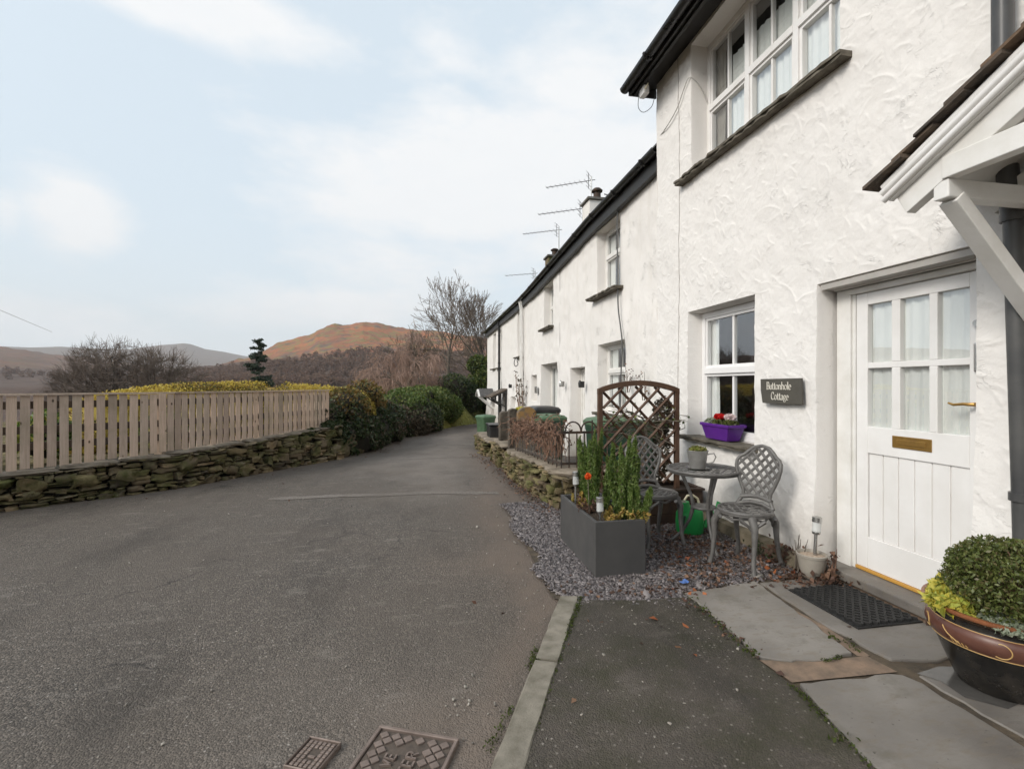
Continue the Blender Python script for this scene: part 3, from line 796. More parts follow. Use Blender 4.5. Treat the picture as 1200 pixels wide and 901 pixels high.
# retaining wall under the fence
LP = [(-9.6,2.4),(-6.6,5.0),(-4.77,6.56),(-3.49,7.62),(-2.6,9.2),(-1.77,10.73)]
lp = np.array(LP); ls = np.concatenate([[0],np.cumsum(np.hypot(*np.diff(lp,axis=0).T))])
def lz0(u): return gzf(np.interp(u, ls, lp[:,1]))-.03
LZ = [.32,.36,.405,.475,.53,.59]
def lz1(u): return float(np.interp(u, ls, LZ))
t = thing("stone_wall", (-4.77,6.56,0), "low mossy dry stone wall under the board fence left of the lane", "stone wall")
S = Stones(2); rubble(S, LP, lz0, lambda u: lz1(u)-.045, .045, .135, .07, .33, .10)
for i in range(46):                                    # odd boulders standing proud of the courses
    u = S.r.uniform(.2, ls[-1]-.1); x = np.interp(u, ls, lp[:,0]); y = np.interp(u, ls, lp[:,1]); H = lz1(u)-lz0(u)
    a = np.interp(min(u+.1,ls[-1]), ls, lp[:,0])-np.interp(u-.1, ls, lp[:,0]); b = np.interp(min(u+.1,ls[-1]), ls, lp[:,1])-np.interp(u-.1, ls, lp[:,1]); q = math.hypot(a,b); hh = S.r.uniform(.05,.095)
    S.put((x+b/q*.03, y-a/q*.03, lz0(u)+S.r.uniform(.10,.72)*H), (a,b), S.r.uniform(.07,.16), .10, hh, .17, .25)
S.build("rubble", M["stone"], t)
S = Stones(4); u = 0
while u < ls[-1]-.05:                                  # thin cap stones
    l = S.r.uniform(.25,.6); uc = min(u+l/2, ls[-1]); x = np.interp(uc, ls, lp[:,0]); y = np.interp(uc, ls, lp[:,1])
    a = np.interp(min(uc+.1,ls[-1]), ls, lp[:,0])-np.interp(uc-.1, ls, lp[:,0]); b = np.interp(min(uc+.1,ls[-1]), ls, lp[:,1])-np.interp(uc-.1, ls, lp[:,1])
    nrm = np.array([-b, a])/math.hypot(a,b)
    S.put((x+nrm[0]*.10, y+nrm[1]*.10, lz1(uc)-.022), (a,b), l*.52, .17, .026, .07, .01); u += l
S.build("cap_stones", M["coping"], t)
mb = MB(); core_wall(mb, LP, lambda i: -.5, lambda i: LZ[i]-.03, .55, .05)
mb.build("wall_core", M["core"], t, 0)
for x, y, l, d, h, z, lab in ((-1.66,11.16,.17,.12,.30,.08,"leaning mossy boulder at the end of the stone wall under the fence"),(-1.50,11.62,.12,.10,.28,.08,"upright pale boulder against the ivy beyond the fence end")):
    S = Stones(int(h*100)); S.put((x,y,z), (.5,.86), l, d, h, .16, .35)
    o = S.build("boulder", M["stone"], None); tag(o, lab, "boulder")
    me = o.data; me.polygons.foreach_set("use_smooth",[True]*len(me.polygons))

# fence
M["railwood"] = pm("shade darkened rails", (.10,.066,.042), (.065,.045,.03), 8, .85, .3, 50, .004)  # rails coloured darker to stand in for shade behind the boards
t = thing("board_fence", (-4.9,6.65,.4), "weathered vertical board fence with thin cap rail on the stone wall", "fence")
FP = lp.copy()
def fpt(u, off):
    x = np.interp(u, ls, lp[:,0]); y = np.interp(u, ls, lp[:,1])
    a = np.interp(min(u+.3,ls[-1]), ls, lp[:,0])-np.interp(max(u-.3,0), ls, lp[:,0]); b = np.interp(min(u+.3,ls[-1]), ls, lp[:,1])-np.interp(max(u-.3,0), ls, lp[:,1])
    L = math.hypot(a,b); return Vector((x-b/L*off, y+a/L*off, 0)), Vector((a/L,b/L,0))
U0, U1 = .6, ls[-1]-.12
mb = MB(); u = U0; fr = random.Random(5)
while u < U1:
    p, d = fpt(u+.05, .13); w = .0448*fr.uniform(.93,1.06); lean = fr.gauss(0,.003); nr = Vector((-d.y,d.x,0)); zt = 1.315+fr.gauss(0,.003); zb = lz1(u)+.012+fr.uniform(0,.012)
    vs = []
    for z, e in ((zb,0),(zt,lean)):
        for sx, sy in ((-1,-1),(1,-1),(1,1),(-1,1)):
            q = p + d*(sx*w+e) + nr*(sy*.007); vs.append((q.x,q.y,z))
    mb.add(vs, [(0,3,2,1),(4,5,6,7),(0,1,5,4),(1,2,6,5),(2,3,7,6),(3,0,4,7)])
    u += .1155*fr.uniform(.97,1.04)
mb.build("board_panel", M["board"], t, 0, bevel=.003)
for nm, off, w, z, h in (("cap_rail",.135,.075,1.330,.022),("rail",.162,.045,1.20,.09),("rail",.162,.045,.90,.09),("rail",.162,.045,.70,.09)):
    mb = MB(); us = np.linspace(U0-.05, U1+.02, 24)
    for a, b in zip(us[:-1], us[1:]):
        pa, _ = fpt(a, off); pb, _ = fpt(b, off); pa.z = pb.z = z
        mb.beam(pa, pb + (pb-pa).normalized()*.004, w, h)
    mb.build(nm, M["board"] if nm == "cap_rail" else M["railwood"], t, 0)
for u in np.arange(U0+.4, U1, 1.75):
    p, d = fpt(u, .235); mb = MB(); mb.box(p.x-.045,p.x+.045,p.y-.045,p.y+.045,.1,1.31); mb.build("post", M["board"], t, 0)
# ------------------------------------------------------------------ buildings
def ray(px, py):
    u = (px-600)/570; v = (450-py)/570; c, s = math.cos(YAW), math.sin(YAW)
    return (u*c+s, -u*s+c, v)
def onX(px, py, X):
    a = ray(px, py); t = X/a[0]; return Vector((X, a[1]*t, EYE+a[2]*t))
def onY(px, py, Y):
    a = ray(px, py); t = Y/a[1]; return Vector((a[0]*t, Y, EYE+a[2]*t))

def wall_face(name, mat, parent, X0, y0, y1, zb, ztop, ops, cell, disp, shell, zmax=None):
    """front wall as a fine sheet with real openings and reveals, plus the plain sides and back of the house. ops: (ya,yb,za,zc,depth,splay)"""
    zmax = zmax or max(ztop(y0), ztop(y1), ztop((y0+y1)/2))
    def lines(a, b, edges):
        L = np.linspace(a, b, max(2, int(round((b-a)/cell)))+1)
        for e in edges:
            if a < e < b:
                k = int(np.argmin(np.abs(L-e))); k = min(max(k,1),len(L)-2); L[k] = e
        return np.sort(L)
    ys = lines(y0, y1, [e for o in ops for e in o[:2]]); zs = lines(zb, zmax, [e for o in ops for e in o[2:4]])
    Y, Z = np.meshgrid(ys, zs, indexing="ij")
    zt = np.array([ztop(y) for y in ys])[:,None]
    D = disp(Y, Z)
    Zc = np.minimum(Z, zt)
    V = np.stack([X0+D, Y, Zc], -1).reshape(-1,3)
    ny, nz = len(ys), len(zs)
    i, j = np.meshgrid(np.arange(ny-1), np.arange(nz-1), indexing="ij")
    yc = (ys[:-1]+ys[1:])/2; zc = (zs[:-1]+zs[1:])/2
    keep = Z[:-1,:-1] < zt[:-1] - 1e-6
    for ya, yb, za, zcx, dep, spl in ops:
        keep &= ~((yc[:,None] > ya)&(yc[:,None] < yb)&(zc[None,:] > za)&(zc[None,:] < zcx))
    q = (i*nz+j)[keep]
    F = [np.stack([q, q+1, q+nz+1, q+nz], -1)]
    verts = [V]; n = len(V)
    for ya, yb, za, zcx, dep, spl in ops:
        ia = int(np.argmin(np.abs(ys-ya))); ib = int(np.argmin(np.abs(ys-yb))); ja = int(np.argmin(np.abs(zs-max(za,zb)))); jb = int(np.argmin(np.abs(zs-zcx)))
        ring = [(k, ja) for k in range(ia, ib+1)] + [(ib, k) for k in range(ja+1, jb+1)] + [(k, jb) for k in range(ib-1, ia-1, -1)] + [(ia, k) for k in range(jb-1, ja, -1)]
        front = np.array([a*nz+b for a, b in ring]); m = len(ring)
        fv = V[front]
        mid = fv.copy(); mid[:,0] += .022; cyv = np.array([(ya+yb)/2, (za+zcx)/2])
        sg = np.sign(mid[:,1:]-cyv)
        atY = (np.abs(fv[:,1]-ya)<1e-4)|(np.abs(fv[:,1]-yb)<1e-4); atZ = (np.abs(fv[:,2]-za)<1e-3)|(np.abs(fv[:,2]-zcx)<1e-3)
        mid[:,1] -= sg[:,0]*.008*atY; mid[:,2] -= sg[:,1]*.008*atZ
        back = mid.copy(); back[:,0] = X0+dep; back[:,1] -= sg[:,0]*spl*atY; back[:,2] -= sg[:,1]*spl*.3*atZ
        verts += [mid, back]
        a = np.arange(m); b = (a+1) % m
        F.append(np.stack([front[a], front[b], n+b, n+a], -1)); F.append(np.stack([n+a, n+b, n+m+b, n+m+a], -1)); n += 2*m
    # sides and back
    xb, zs0 = shell
    sv = []
    for y in (y0, y1):
        sv += [(X0+.0, y, zb), (xb, y, zb), (xb, y, ztop(y)), (X0+.0, y, ztop(y)), ((X0+xb)/2, y, ztop(y)+(xb-X0)*.36)]
    s = n; verts.append(np.array(sv, float)); n += 10
    F.append(np.array([(s,s+1,s+2,s+3),(s+3,s+2,s+4,s+4),(s+5,s+8,s+7,s+6),(s+8,s+9,s+7,s+7),(s+1,s+6,s+7,s+2)]))
    V = np.concatenate(verts); F = np.concatenate(F)
    tri = F[:,2] == F[:,3]
    vs = [tuple(p) for p in V]; fs = [tuple(f) for f in F[~tri]] + [tuple(f[:3]) for f in F[tri]]
    return link(name, build_mesh(name, vs, fs, mat, 48), parent)

def trowel(y0, y1, z0, z1, cell, n, seed):
    """sparse arcs and dabs left by a plasterer's trowel: height field sampled from a raster"""
    r = np.random.default_rng(seed)
    ys = np.arange(y0, y1+cell, cell); zs = np.arange(z0, z1+cell, cell)
    H = np.zeros((len(ys), len(zs)))
    for _ in range(n):
        cy, cz = r.uniform(y0, y1), r.uniform(z0, z1); R = r.uniform(.04, .28)
        a0 = r.uniform(0, 2*PI) if r.random() < .55 else r.normal(2.4, .6); sw = r.uniform(.25, 1.0)
        if _ > n*.28: R = r.uniform(.10, .6); sw = r.uniform(.03, .09)/R
        h = r.uniform(.002, .0075); w = r.uniform(.003, .008)
        i0, i1 = np.searchsorted(ys, [cy-R-.05, cy+R+.05]); j0, j1 = np.searchsorted(zs, [cz-R-.05, cz+R+.05])
        if i1 <= i0 or j1 <= j0: continue
        Y, Z = np.meshgrid(ys[i0:i1]-cy, zs[j0:j1]-cz, indexing="ij")
        rr = np.hypot(Y, Z); da = np.abs((np.arctan2(Z, Y)-a0+PI) % (2*PI)-PI)
        d = rr-R
        prof = np.where(d > 0, np.exp(-(d/w)**2), np.exp(d/(w*3)))
        H[i0:i1, j0:j1] = np.maximum(H[i0:i1, j0:j1], h*prof*np.clip(1-da/sw, 0, 1)**.6)
    def f(Y, Z):
        i = np.clip(((Y-y0)/cell).round().astype(int), 0, len(ys)-1); j = np.clip(((Z-z0)/cell).round().astype(int), 0, len(zs)-1)
        return H[i, j]
    return f
def batter(Z): return -.07*np.clip((1.3-Z)/1.3, 0, 1)**1.4

def window(parent, X, y0, y1, z0, z1, sects=1, cols=2, rows=2, fr=.055, bar=.024, mat="upvc", drape=None, rail=None, sill=None, sillmat="sill", name="window"):
    """sectioned casement / sash: outer frame, section posts, mid rail, bars; glass, drapes and sill are its own pieces"""
    mb = MB(); d = .06
    mb.box(X,X+d,y0,y1,z1-fr,z1); mb.box(X,X+d,y0,y1,z0,z0+fr); mb.box(X,X+d,y0,y0+fr,z0+fr,z1-fr); mb.box(X,X+d,y1-fr,y1,z0+fr,z1-fr)
    zr = rail if rail else (z0+z1)/2
    iw = (y1-y0-2*fr)/sects
    for s in range(sects):
        a = y0+fr+s*iw; b = a+iw
        if s:
            mb.box(X-.012,X+d,a-fr*.55,a+fr*.55,z0+fr,z1-fr)
        ia = a+(fr*.55 if s else 0); ib = b-(fr*.55 if s < sects-1 else 0)
        if rows > 1: mb.box(X-.016,X+d-.002,ia,ib,zr-.032,zr+.032)
        # inner sash edges, set back
        spans = [(z0+fr, zr-.032), (zr+.032, z1-fr)] if rows > 1 else [(z0+fr, z1-fr)]
        for q, (za, zc) in enumerate(spans):
            e = .030; xx = X+.012 if q else X+.004
            mb.box(xx,X+d-.004,ia,ib,za,za+e); mb.box(xx,X+d-.004,ia,ib,zc-e,zc); mb.box(xx,X+d-.004,ia,ia+e,za+e,zc-e); mb.box(xx,X+d-.004,ib-e,ib,za+e,zc-e)
            for c in range(1, cols):
                yc = ia+(ib-ia)*c/cols; mb.box(X+.016,X+d-.006,yc-bar/2,yc+bar/2,za+e,zc-e)
    w = mb.build(name, M[mat], parent, 0, bevel=.003)
    g = MB(); g.add([(X+.034,y0+fr,z0+fr),(X+.034,y1-fr,z0+fr),(X+.034,y1-fr,z1-fr),(X+.034,y0+fr,z1-fr)], [(3,2,1,0)])
    g.build("glass", M["glass"], w, 0, recalc=False)
    for a, b, za, zc, m in (drape or []):
        drapery(w, X+.075, a, b, za, zc, m, .007)
    if sill:
        sy0, sy1, sz, xo = sill
        slab_sill(w, xo, X+.01, sy0, sy1, sz, M[sillmat])
    return w
def drapery(parent, X, a, b, z0, z1, m, amp=.018, name="curtain"):
    n = max(8, int((b-a)/.012)); r = random.Random(int(a*977)); ph = r.random()*6
    vs = []; fs = []
    for i in range(n+1):
        y = a+(b-a)*i/n
        for j in range(5):
            z = z0+(z1-z0)*j/4
            vs.append((X+amp*math.sin(y*75+ph+.5*math.sin(y*21))+.4*amp*math.sin(y*160+z*2), y+.01*math.sin(z*3+ph), z))
    for i in range(n):
        for j in range(4): fs.append((i*5+j, (i+1)*5+j, (i+1)*5+j+1, i*5+j+1))
    me = build_mesh(name, vs, fs, M[m], 180); return link(name, me, parent)
def slab_sill(parent, x0, x1, y0, y1, z, m, th=.045):
    """riven stone sill: two ragged layers"""
    r = np.random.default_rng(int(abs(y0*100)+z*10)); mb = MB()
    for (dz, h, inset) in ((0, th*.55, 0.), (-th*.55, th*.5, .014)):
        n = max(6, int((y1-y0)/.05)); f = []
        for i in range(n+1):
            f.append((x0+inset+r.normal(0,.006), y0+(y1-y0)*i/n, z-h+dz+r.normal(0,.003)))
        P = f+[(x1, y1, z-h+dz), (x1, y0, z-h+dz)]
        mb.prism(P, (0,0,h-.002))
    return mb.build("sill", m, parent, 30)

# ------------------------------------------------ the cottage
CW = 2.97; CY0, CY1 = 1.93, 5.82
cot = thing("white_cottage", (2.97,3.9,0), "tall white rendered cottage with a wide upper window and part glazed white front door", "cottage")
tw_ = trowel(1.8, 5.9, -.1, 5.5, .008, 2300, 3)
tw = lambda Y, Z: .8*tw_(Y, Z)
def cdisp(Y, Z):
    return batter(Z) - tw(Y, Z) + (fbm(Y*1.3, Z*1.3, 8, 3)-.5)*.035 + (fbm(Y*9, Z*9, 12, 3)-.5)*.010 + (fbm(Y*40, Z*40, 13, 2)-.5)*.0022
OPS = [(2.15,3.24,-.06,2.215,.20,0.0),(3.95,5.08,.865,2.27,.17,.045),(3.03,5.01,3.79,5.26,.22,0.0)]
wall_face("wall", M["render"], cot, CW, CY0, CY1, -.06, lambda y: 5.40, OPS, .008, cdisp, (8.4, 0))
# upper window: three sections, two panes wide each
window(cot, 3.165, 2.98, 5.005, 3.845, 5.25, 3, 2, 2, .055, .026, "white", [(4.78,4.95,3.9,5.2,"darkcurtain"),(3.0,4.66,3.88,4.93,"curtain"),(4.30,4.42,4.93,5.2,"curtain")], 4.53, (2.93,5.21,3.795,2.86))
window(cot, 3.115, 3.95, 5.03, .89, 2.245, 1, 2, 2, .06, .03, "upvc", [(4.80,4.97,.95,2.2,"curtain"),(4.02,4.12,.95,2.2,"curtain")], 1.60, (3.90,5.14,.885,2.865))
# lintel soffits
mb = MB(); mb.box(2.985,3.17,2.17,3.22,2.165,2.205); mb.build("lintel", M["leadgrey"], cot, 0)
# door and frame
door = MB()
DX = 3.135
ya, yb = 2.205, 3.055; z0, z1 = .135, 2.105
gy = [2.305,2.485,2.535,2.725,2.785,2.965]; gzz = [1.15,1.565,1.605,2.02]
door.box(DX,DX+.045,ya,gy[0],z0,z1); door.box(DX,DX+.045,gy[5],yb,z0,z1)
door.box(DX,DX+.045,gy[0],gy[5],z1-.085,z1); door.box(DX,DX+.045,gy[0],gy[5],.96,1.15)
door.box(DX,DX+.045,gy[0],gy[5],z0,.36)
door.box(DX+.002,DX+.043,gy[0],gy[5],1.565,1.605)
door.box(DX+.001,DX+.044,gy[1],gy[2],1.15,1.565); door.box(DX+.001,DX+.044,gy[1],gy[2],1.605,2.02); door.box(DX+.001,DX+.044,gy[3],gy[4],1.15,1.565); door.box(DX+.001,DX+.044,gy[3],gy[4],1.605,2.02)
nb = 6
for i in range(nb):
    a = gy[0]+(gy[5]-gy[0])*i/nb; b = gy[0]+(gy[5]-gy[0])*(i+1)/nb
    door.box(DX+.011,DX+.040,a+.0035,b-.0035,.36,.96)
door.box(DX+.020,DX+.036,gy[0],gy[5],.36,.96)
dr = door.build("door", M["white"], cot, 0, bevel=.004)
g = MB(); g.add([(DX+.026,gy[0]-.004,1.145),(DX+.026,gy[5]+.004,1.145),(DX+.026,gy[5]+.004,2.025),(DX+.026,gy[0]-.004,2.025)], [(3,2,1,0)])
g.build("glass", M["glass"], dr, 0, recalc=False)
drapery(dr, DX+.045, 2.22, 2.985, 1.10, 2.06, "curtain", .006)
mb = MB(); mb.box(DX-.006,DX,2.515,2.775,1.025,1.105); o = mb.build("letterbox", M["brass"], dr, 0, bevel=.004)
mb.v = []; mb = MB(); mb.box(DX-.010,DX-.0055,2.55,2.74,1.048,1.083); mb.build("letterbox_flap", M["brass"], dr, 0, bevel=.003)
mb = MB(); mb.tube([(DX+.002,2.258,1.335),(DX-.042,2.258,1.335),(DX-.050,2.272,1.335),(DX-.050,2.30,1.337),(DX-.048,2.355,1.330),(DX-.046,2.385,1.340)], [.013,.011,.010,.009,.008,.006], 8)

mb.build("handle", M["brass"], dr, 40)
mb = MB(); mb.tube([(DX+.002,2.250,1.80),(DX-.028,2.250,1.80)], .020, 14); mb.build("lock", M["steel"], dr, 40)
mb = MB(); mb.box(DX-.020,DX+.002,2.228,2.272,1.52,1.69); mb.build("key_safe", M["steel"], dr, 0, bevel=.008)
mb = MB()
mb.box(DX-.004,DX+.07,yb+.004,3.205,-.01,2.205); mb.box(DX-.022,DX-.004,3.085,3.205,.0,2.155)
mb.box(DX-.004,DX+.07,2.152,ya-.004,-.01,2.205)
mb.box(DX-.004,DX+.07,ya-.004,yb+.004,z1+.004,2.205); mb.box(DX-.028,DX-.004,2.16,3.105,2.112,2.150); mb.box(DX-.050,DX-.028,2.16,3.205,2.157,2.215)
mb.build("door_frame", M["whitewood"], cot, 0, bevel=.004)
mb = MB(); mb.box(DX-.012,DX+.03,ya,yb,.112,.134); mb.build("weather_bar", M["gold"], cot, 0, bevel=.003)
mb = MB(); mb.box(2.955,DX+.05,2.155,3.22,.045,.108); mb.build("doorstep", M["flag"], cot, 0, bevel=.008)
mb = MB(); mb.box(2.985,DX+.05,2.16,3.215,-.03,.044); mb.build("doorstep_base", M["mortar"], cot, 0)
# cement plinth along the foot of the wall
ps = np.linspace(3.28, 5.75, 30); r = np.random.default_rng(4); vs = []
for y in ps:
    h = .10+.05*float(fbm(y*3, 0, 5)); e = r.normal(0,.006)
    vs += [(2.80+e,y,-.02),(2.845+e,y,h),(2.99,y,h+.03),(2.99,y,-.02)]
fs = [(4*i+j,4*i+(j+1)%4,4*i+4+(j+1)%4,4*i+4+j) for i in range(len(ps)-1) for j in range(4)]+[(0,1,2,3),tuple(4*len(ps)-4+j for j in (3,2,1,0))]
mb = MB(); mb.add(vs, fs); mb.build("plinth", M["plinth"], cot, 40)
# the thin render crack down the front
mb = MB(); rr = random.Random(2)
P = [(CW-.004+float(cdisp(np.array([[5.27]]),np.array([[z]]))[0,0]), 5.27+.012*math.sin(z*1.4)+rr.gauss(0,.004), z) for z in np.linspace(.9,5.3,50)]
mb.tube(P, .0028, 5); mb.build("render_seam", M["leadgrey"], cot, 0)
# inside: dark rooms behind the glass
mb = MB(); mb.box(3.30,6.3,2.02,5.7,.02,2.5); mb.box(3.42,6.3,2.02,5.7,3.3,5.5)
mb.f = [f for i, f in enumerate(mb.f) if i % 6 != 5]; mb.m = mb.m[:len(mb.f)]
mb.build("interior", M["interior"], cot, 0)

def gutter_run(parent, pts, r=.058, name="gutter"):
    """half round gutter with joints and brackets, along pts (x,y,z of the lip centre)"""
    mb = MB(); n = 10
    prof = [(r*math.cos(PI+PI*j/n), r*math.sin(PI+PI*j/n)) for j in range(n+1)] + [((r-.006)*math.cos(2*PI-PI*j/n), (r-.006)*math.sin(2*PI-PI*j/n)) for j in range(n+1)]
    m = len(prof); vs = []
    for p in pts:
        for a, b in prof: vs.append((p[0]+a, p[1], p[2]+b))
    fs = [(i*m+j, i*m+(j+1)%m, (i+1)*m+(j+1)%m, (i+1)*m+j) for i in range(len(pts)-1) for j in range(m)]
    fs += [tuple(range(m)), tuple((len(pts)-1)*m+j for j in range(m))]
    mb.add(vs, fs)
    L = np.array(pts, float); T = np.concatenate([[0], np.cumsum(np.linalg.norm(np.diff(L,axis=0),axis=1))])
    for u in np.arange(.35, T[-1], 1.0):
        c = [np.interp(u, T, L[:,k]) for k in range(3)]
        mb.tube([(c[0]+(r+.008)*math.cos(PI+PI*j/8), c[1], c[2]+(r+.008)*math.sin(PI+PI*j/8)) for j in range(9)], .012, 6, flat=2.2)
    return mb.build(name, M["black"], parent, 40)
# eaves of the cottage
mb = MB(); mb.add([(2.66,CY0-.02,5.225),(3.02,CY0-.02,5.325),(3.02,5.93,5.325),(2.66,5.93,5.225),(2.66,CY0-.02,5.215),(3.02,CY0-.02,5.315),(3.02,5.93,5.315),(2.66,5.93,5.215)], [(0,1,2,3),(7,6,5,4),(0,4,5,1),(2,6,7,3),(1,5,6,2),(3,7,4,0)])
mb.box(2.645,2.662,CY0-.02,5.94,5.205,5.36); mb.box(2.70,2.735,CY0-.02,5.925,5.195,5.226); mb.box(2.64,3.02,5.932,5.955,5.20,5.40)
mb.build("soffit", M["blackpaint"], cot, 0)
gutter_run(cot, [(2.585,CY0-.02,5.285),(2.585,5.96,5.285)], .062)
def roof(parent, pts, xr, rise, name="roof", over=0.0):
    """pts: (y, x, z) along the eaves; slates laid in courses as real steps up to the ridge"""
    mb = MB(); nc = 9
    for (ya, xa, za), (yb, xb, zb) in zip(pts[:-1], pts[1:]):
        for c in range(nc):
            f0, f1 = c/nc, (c+1.12)/nc
            vs = []
            for y, x, z in ((ya,xa,za),(yb,xb,zb)):
                for f, lift in ((f0,.035),(f1,.012)):
                    vs.append((x+(xr-x)*f, y, z+rise*f+lift))
            for y, x, z in ((ya,xa,za),(yb,xb,zb)):
                for f, lift in ((f0,.012),(f1,-.012)):
                    vs.append((x+(xr-x)*f, y, z+rise*f+lift))
            mb.add(vs, [(0,2,3,1),(4,5,7,6),(0,4,6,2),(1,3,7,5),(0,1,5,4),(2,6,7,3)])
        vs = []
        for y, x, z in ((ya,xa,za),(yb,xb,zb)):
            vs += [(xr, y, z+rise+.02), (2*xr-x, y, z+.02), (2*xr-x, y, z-.02), (xr, y, z+rise-.02)]
        mb.add(vs, [(0,4,5,1),(2,6,7,3),(0,1,2,3),(4,7,6,5),(1,5,6,2)])
    return mb.build(name, M["roofslate"], parent, 0)
roof(cot, [(CY0,2.60,5.345),(5.95,2.60,5.345)], 5.7, 2.35)

# house name sign
sg = thing("house_sign", (2.93,3.57,1.39), "dark slate house sign engraved with cream lettering between the window and the door", "sign")
mb = MB(); SX = 2.915
mb.prism([(SX,3.80,1.497),(SX,3.335,1.500),(SX,3.330,1.42),(SX,3.327,1.293),(SX,3.55,1.288),(SX,3.775,1.290),(SX,3.797,1.40)], (.018,0,0))
mb.build("slate_board", M["signslate"], sg, 0, bevel=.002)
def arc(cx, cy, rx, ry, a, b, n=9): return [(cx+rx*math.cos(math.radians(a+(b-a)*i/n)), cy+ry*math.sin(math.radians(a+(b-a)*i/n))) for i in range(n+1)]
GLY = {  # width, strokes (points, weight); x height .62, cap 1, serifs as short strokes
 "B": (.62, [([(.12,0),(.12,1)],1.2),([(.0,1),(.3,1)],.7),([(.0,0),(.3,0)],.7),(arc(.28,.76,.26,.24,90,-90),1.),(arc(.28,.26,.30,.26,90,-90),1.1)]),
 "u": (.58, [([(.10,.60),(.10,.2)]+arc(.27,.2,.17,.19,180,300),1.1),([(.44,.62),(.44,.0)],1.2),([(.0,.60),(.12,.60)],.7),([(.34,.60),(.46,.60)],.7),([(.44,.02),(.55,.02)],.7)]),
 "t": (.42, [([(.18,.88),(.18,.16)]+arc(.30,.16,.12,.15,180,320),1.2),([(.02,.60),(.38,.60)],.8)]),
 "o": (.58, [(arc(.28,.31,.23,.31,0,360,16),1.05)]),
 "n": (.64, [([(.12,.62),(.12,0)],1.2),(arc(.31,.38,.19,.22,160,0)+[(.50,.0)],1.1),([(.02,.60),(.13,.60)],.7),([(.02,.015),(.22,.015)],.7),([(.40,.015),(.60,.015)],.7)]),
 "h": (.64, [([(.12,1.0),(.12,0)],1.2),(arc(.31,.38,.19,.22,160,0)+[(.50,.0)],1.1),([(.02,.985),(.13,.985)],.7),([(.02,.015),(.22,.015)],.7),([(.40,.015),(.60,.015)],.7)]),
 "l": (.30, [([(.14,1.0),(.14,0)],1.2),([(.03,.985),(.15,.985)],.7),([(.03,.015),(.25,.015)],.7)]),
 "e": (.54, [([(.06,.33),(.46,.33)],.7),(arc(.27,.31,.21,.31,5,315,14),1.1)]),
 "C": (.72, [(arc(.38,.5,.33,.5,50,310,16),1.15),([(.59,.88),(.60,.70)],.7)]),
 "a": (.54, [(arc(.25,.44,.17,.18,150,0)+[(.42,.1),(.50,.02)],1.1),(arc(.23,.17,.18,.17,80,330,10)+[(.42,.14)],1.)]),
 "g": (.56, [(arc(.25,.42,.18,.20,0,360,12),1.),([(.40,.55),(.52,.60)],.8),([(.14,.24),(.12,.12),(.40,.06)],.8),(arc(.26,-.09,.22,.15,60,400,12),.9)])}
def lettering(parent, text, ymid, zbase, size, X, mat):
    W = sum(GLY[c][0] for c in text)*size*.86; x = 0; mb = MB()
    for ch in text:
        w, strokes = GLY[ch]
        for pts, wt in strokes:
            mb.tube([(X, ymid+W/2-(x+px*.86)*size, zbase+py*size) for px, py in pts], size*.052*wt, 6)
        x += w*.86
    return mb.build("lettering", M[mat], parent, 60)
lettering(sg, "Buttonhole", 3.578, 1.408, .062, SX-.0015, "letter"); lettering(sg, "Cottage", 3.565, 1.322, .062, SX-.0015, "letter")

# cables on the cottage
def cable(name, pts, r, mat, label):
    mb = MB()
    P = [Vector(p) for p in pts]; Q = []
    for i in range(len(P)-1):
        a, b, c, d = P[max(i-1,0)], P[i], P[i+1], P[min(i+2,len(P)-1)]
        for k in range(8):
            t = k/8
            Q.append(.5*((2*b)+(c-a)*t+(2*a-5*b+4*c-d)*t*t+(3*b-a-3*c+d)*t**3))
    Q.append(P[-1])
    mb.tube(Q, r, 6); o = mb.build(name, M[mat], None, 60); return tag(o, label, "cable")
cable("looped_cable", [(2.99,5.84,4.62),(2.945,5.55,4.60),(2.94,5.28,4.68),(2.945,5.12,4.83),(2.955,5.02,4.90),(3.06,4.99,4.80),(3.15,4.985,4.62)], .006, "whitecable", "pale loose cable looping from the lower roof to the upper window")
cable("hanging_cable", [(2.72,5.80,5.20),(2.70,5.78,5.10),(2.72,5.83,4.99),(2.80,5.85,4.95),(2.90,5.83,5.02),(2.93,5.80,5.15)], .004, "wire", "dark thin cable hanging in a loop beneath the eaves corner")
t = thing("junction_box", (2.75,5.74,5.18), "small white junction box under the black eaves corner", "junction box")
mb = MB(); mb.box(2.715,2.785,5.66,5.80,5.085,5.185); mb.build("casing", M["upvc"], t, 0, bevel=.006)
mb = MB(); mb.tube([(2.73,5.64,5.12),(2.70,5.60,5.10),(2.72,5.57,5.13),(2.75,5.62,5.18)], .008, 8); mb.build("cable_gland", M["cream"], t, 60)

# ------------------------------------------------ neighbour with the canopy
nbr = thing("white_cottage", (2.97,0,0), "white rendered cottage with slate porch canopy cut off by the right edge", "cottage")
tw2 = trowel(-3.1, 2, -.1, 5.5, .02, 700, 9)
wall_face("wall", M["render"], nbr, CW, -3.0, CY0-.002, -.06, lambda y: 5.40, [(.75,1.62,-.06,2.1,.2,0)], .03, lambda Y,Z: batter(Z)-tw2(Y,Z)+(fbm(Y*1.3,Z*1.3,8,3)-.5)*.035, (8.4,0))
mb = MB(); mb.box(3.14,3.18,.76,1.61,.02,2.09); mb.build("door", M["white"], nbr, 0, bevel=.004)
mb = MB(); mb.add([(2.66,-3,5.225),(3.02,-3,5.325),(3.02,CY0-.025,5.325),(2.66,CY0-.025,5.225)], [(0,1,2,3)]); mb.box(2.645,2.662,-3,CY0-.025,5.205,5.36); mb.build("soffit", M["blackpaint"], nbr, 0)
gutter_run(nbr, [(2.585,-3,5.285),(2.585,CY0-.03,5.285)], .062)
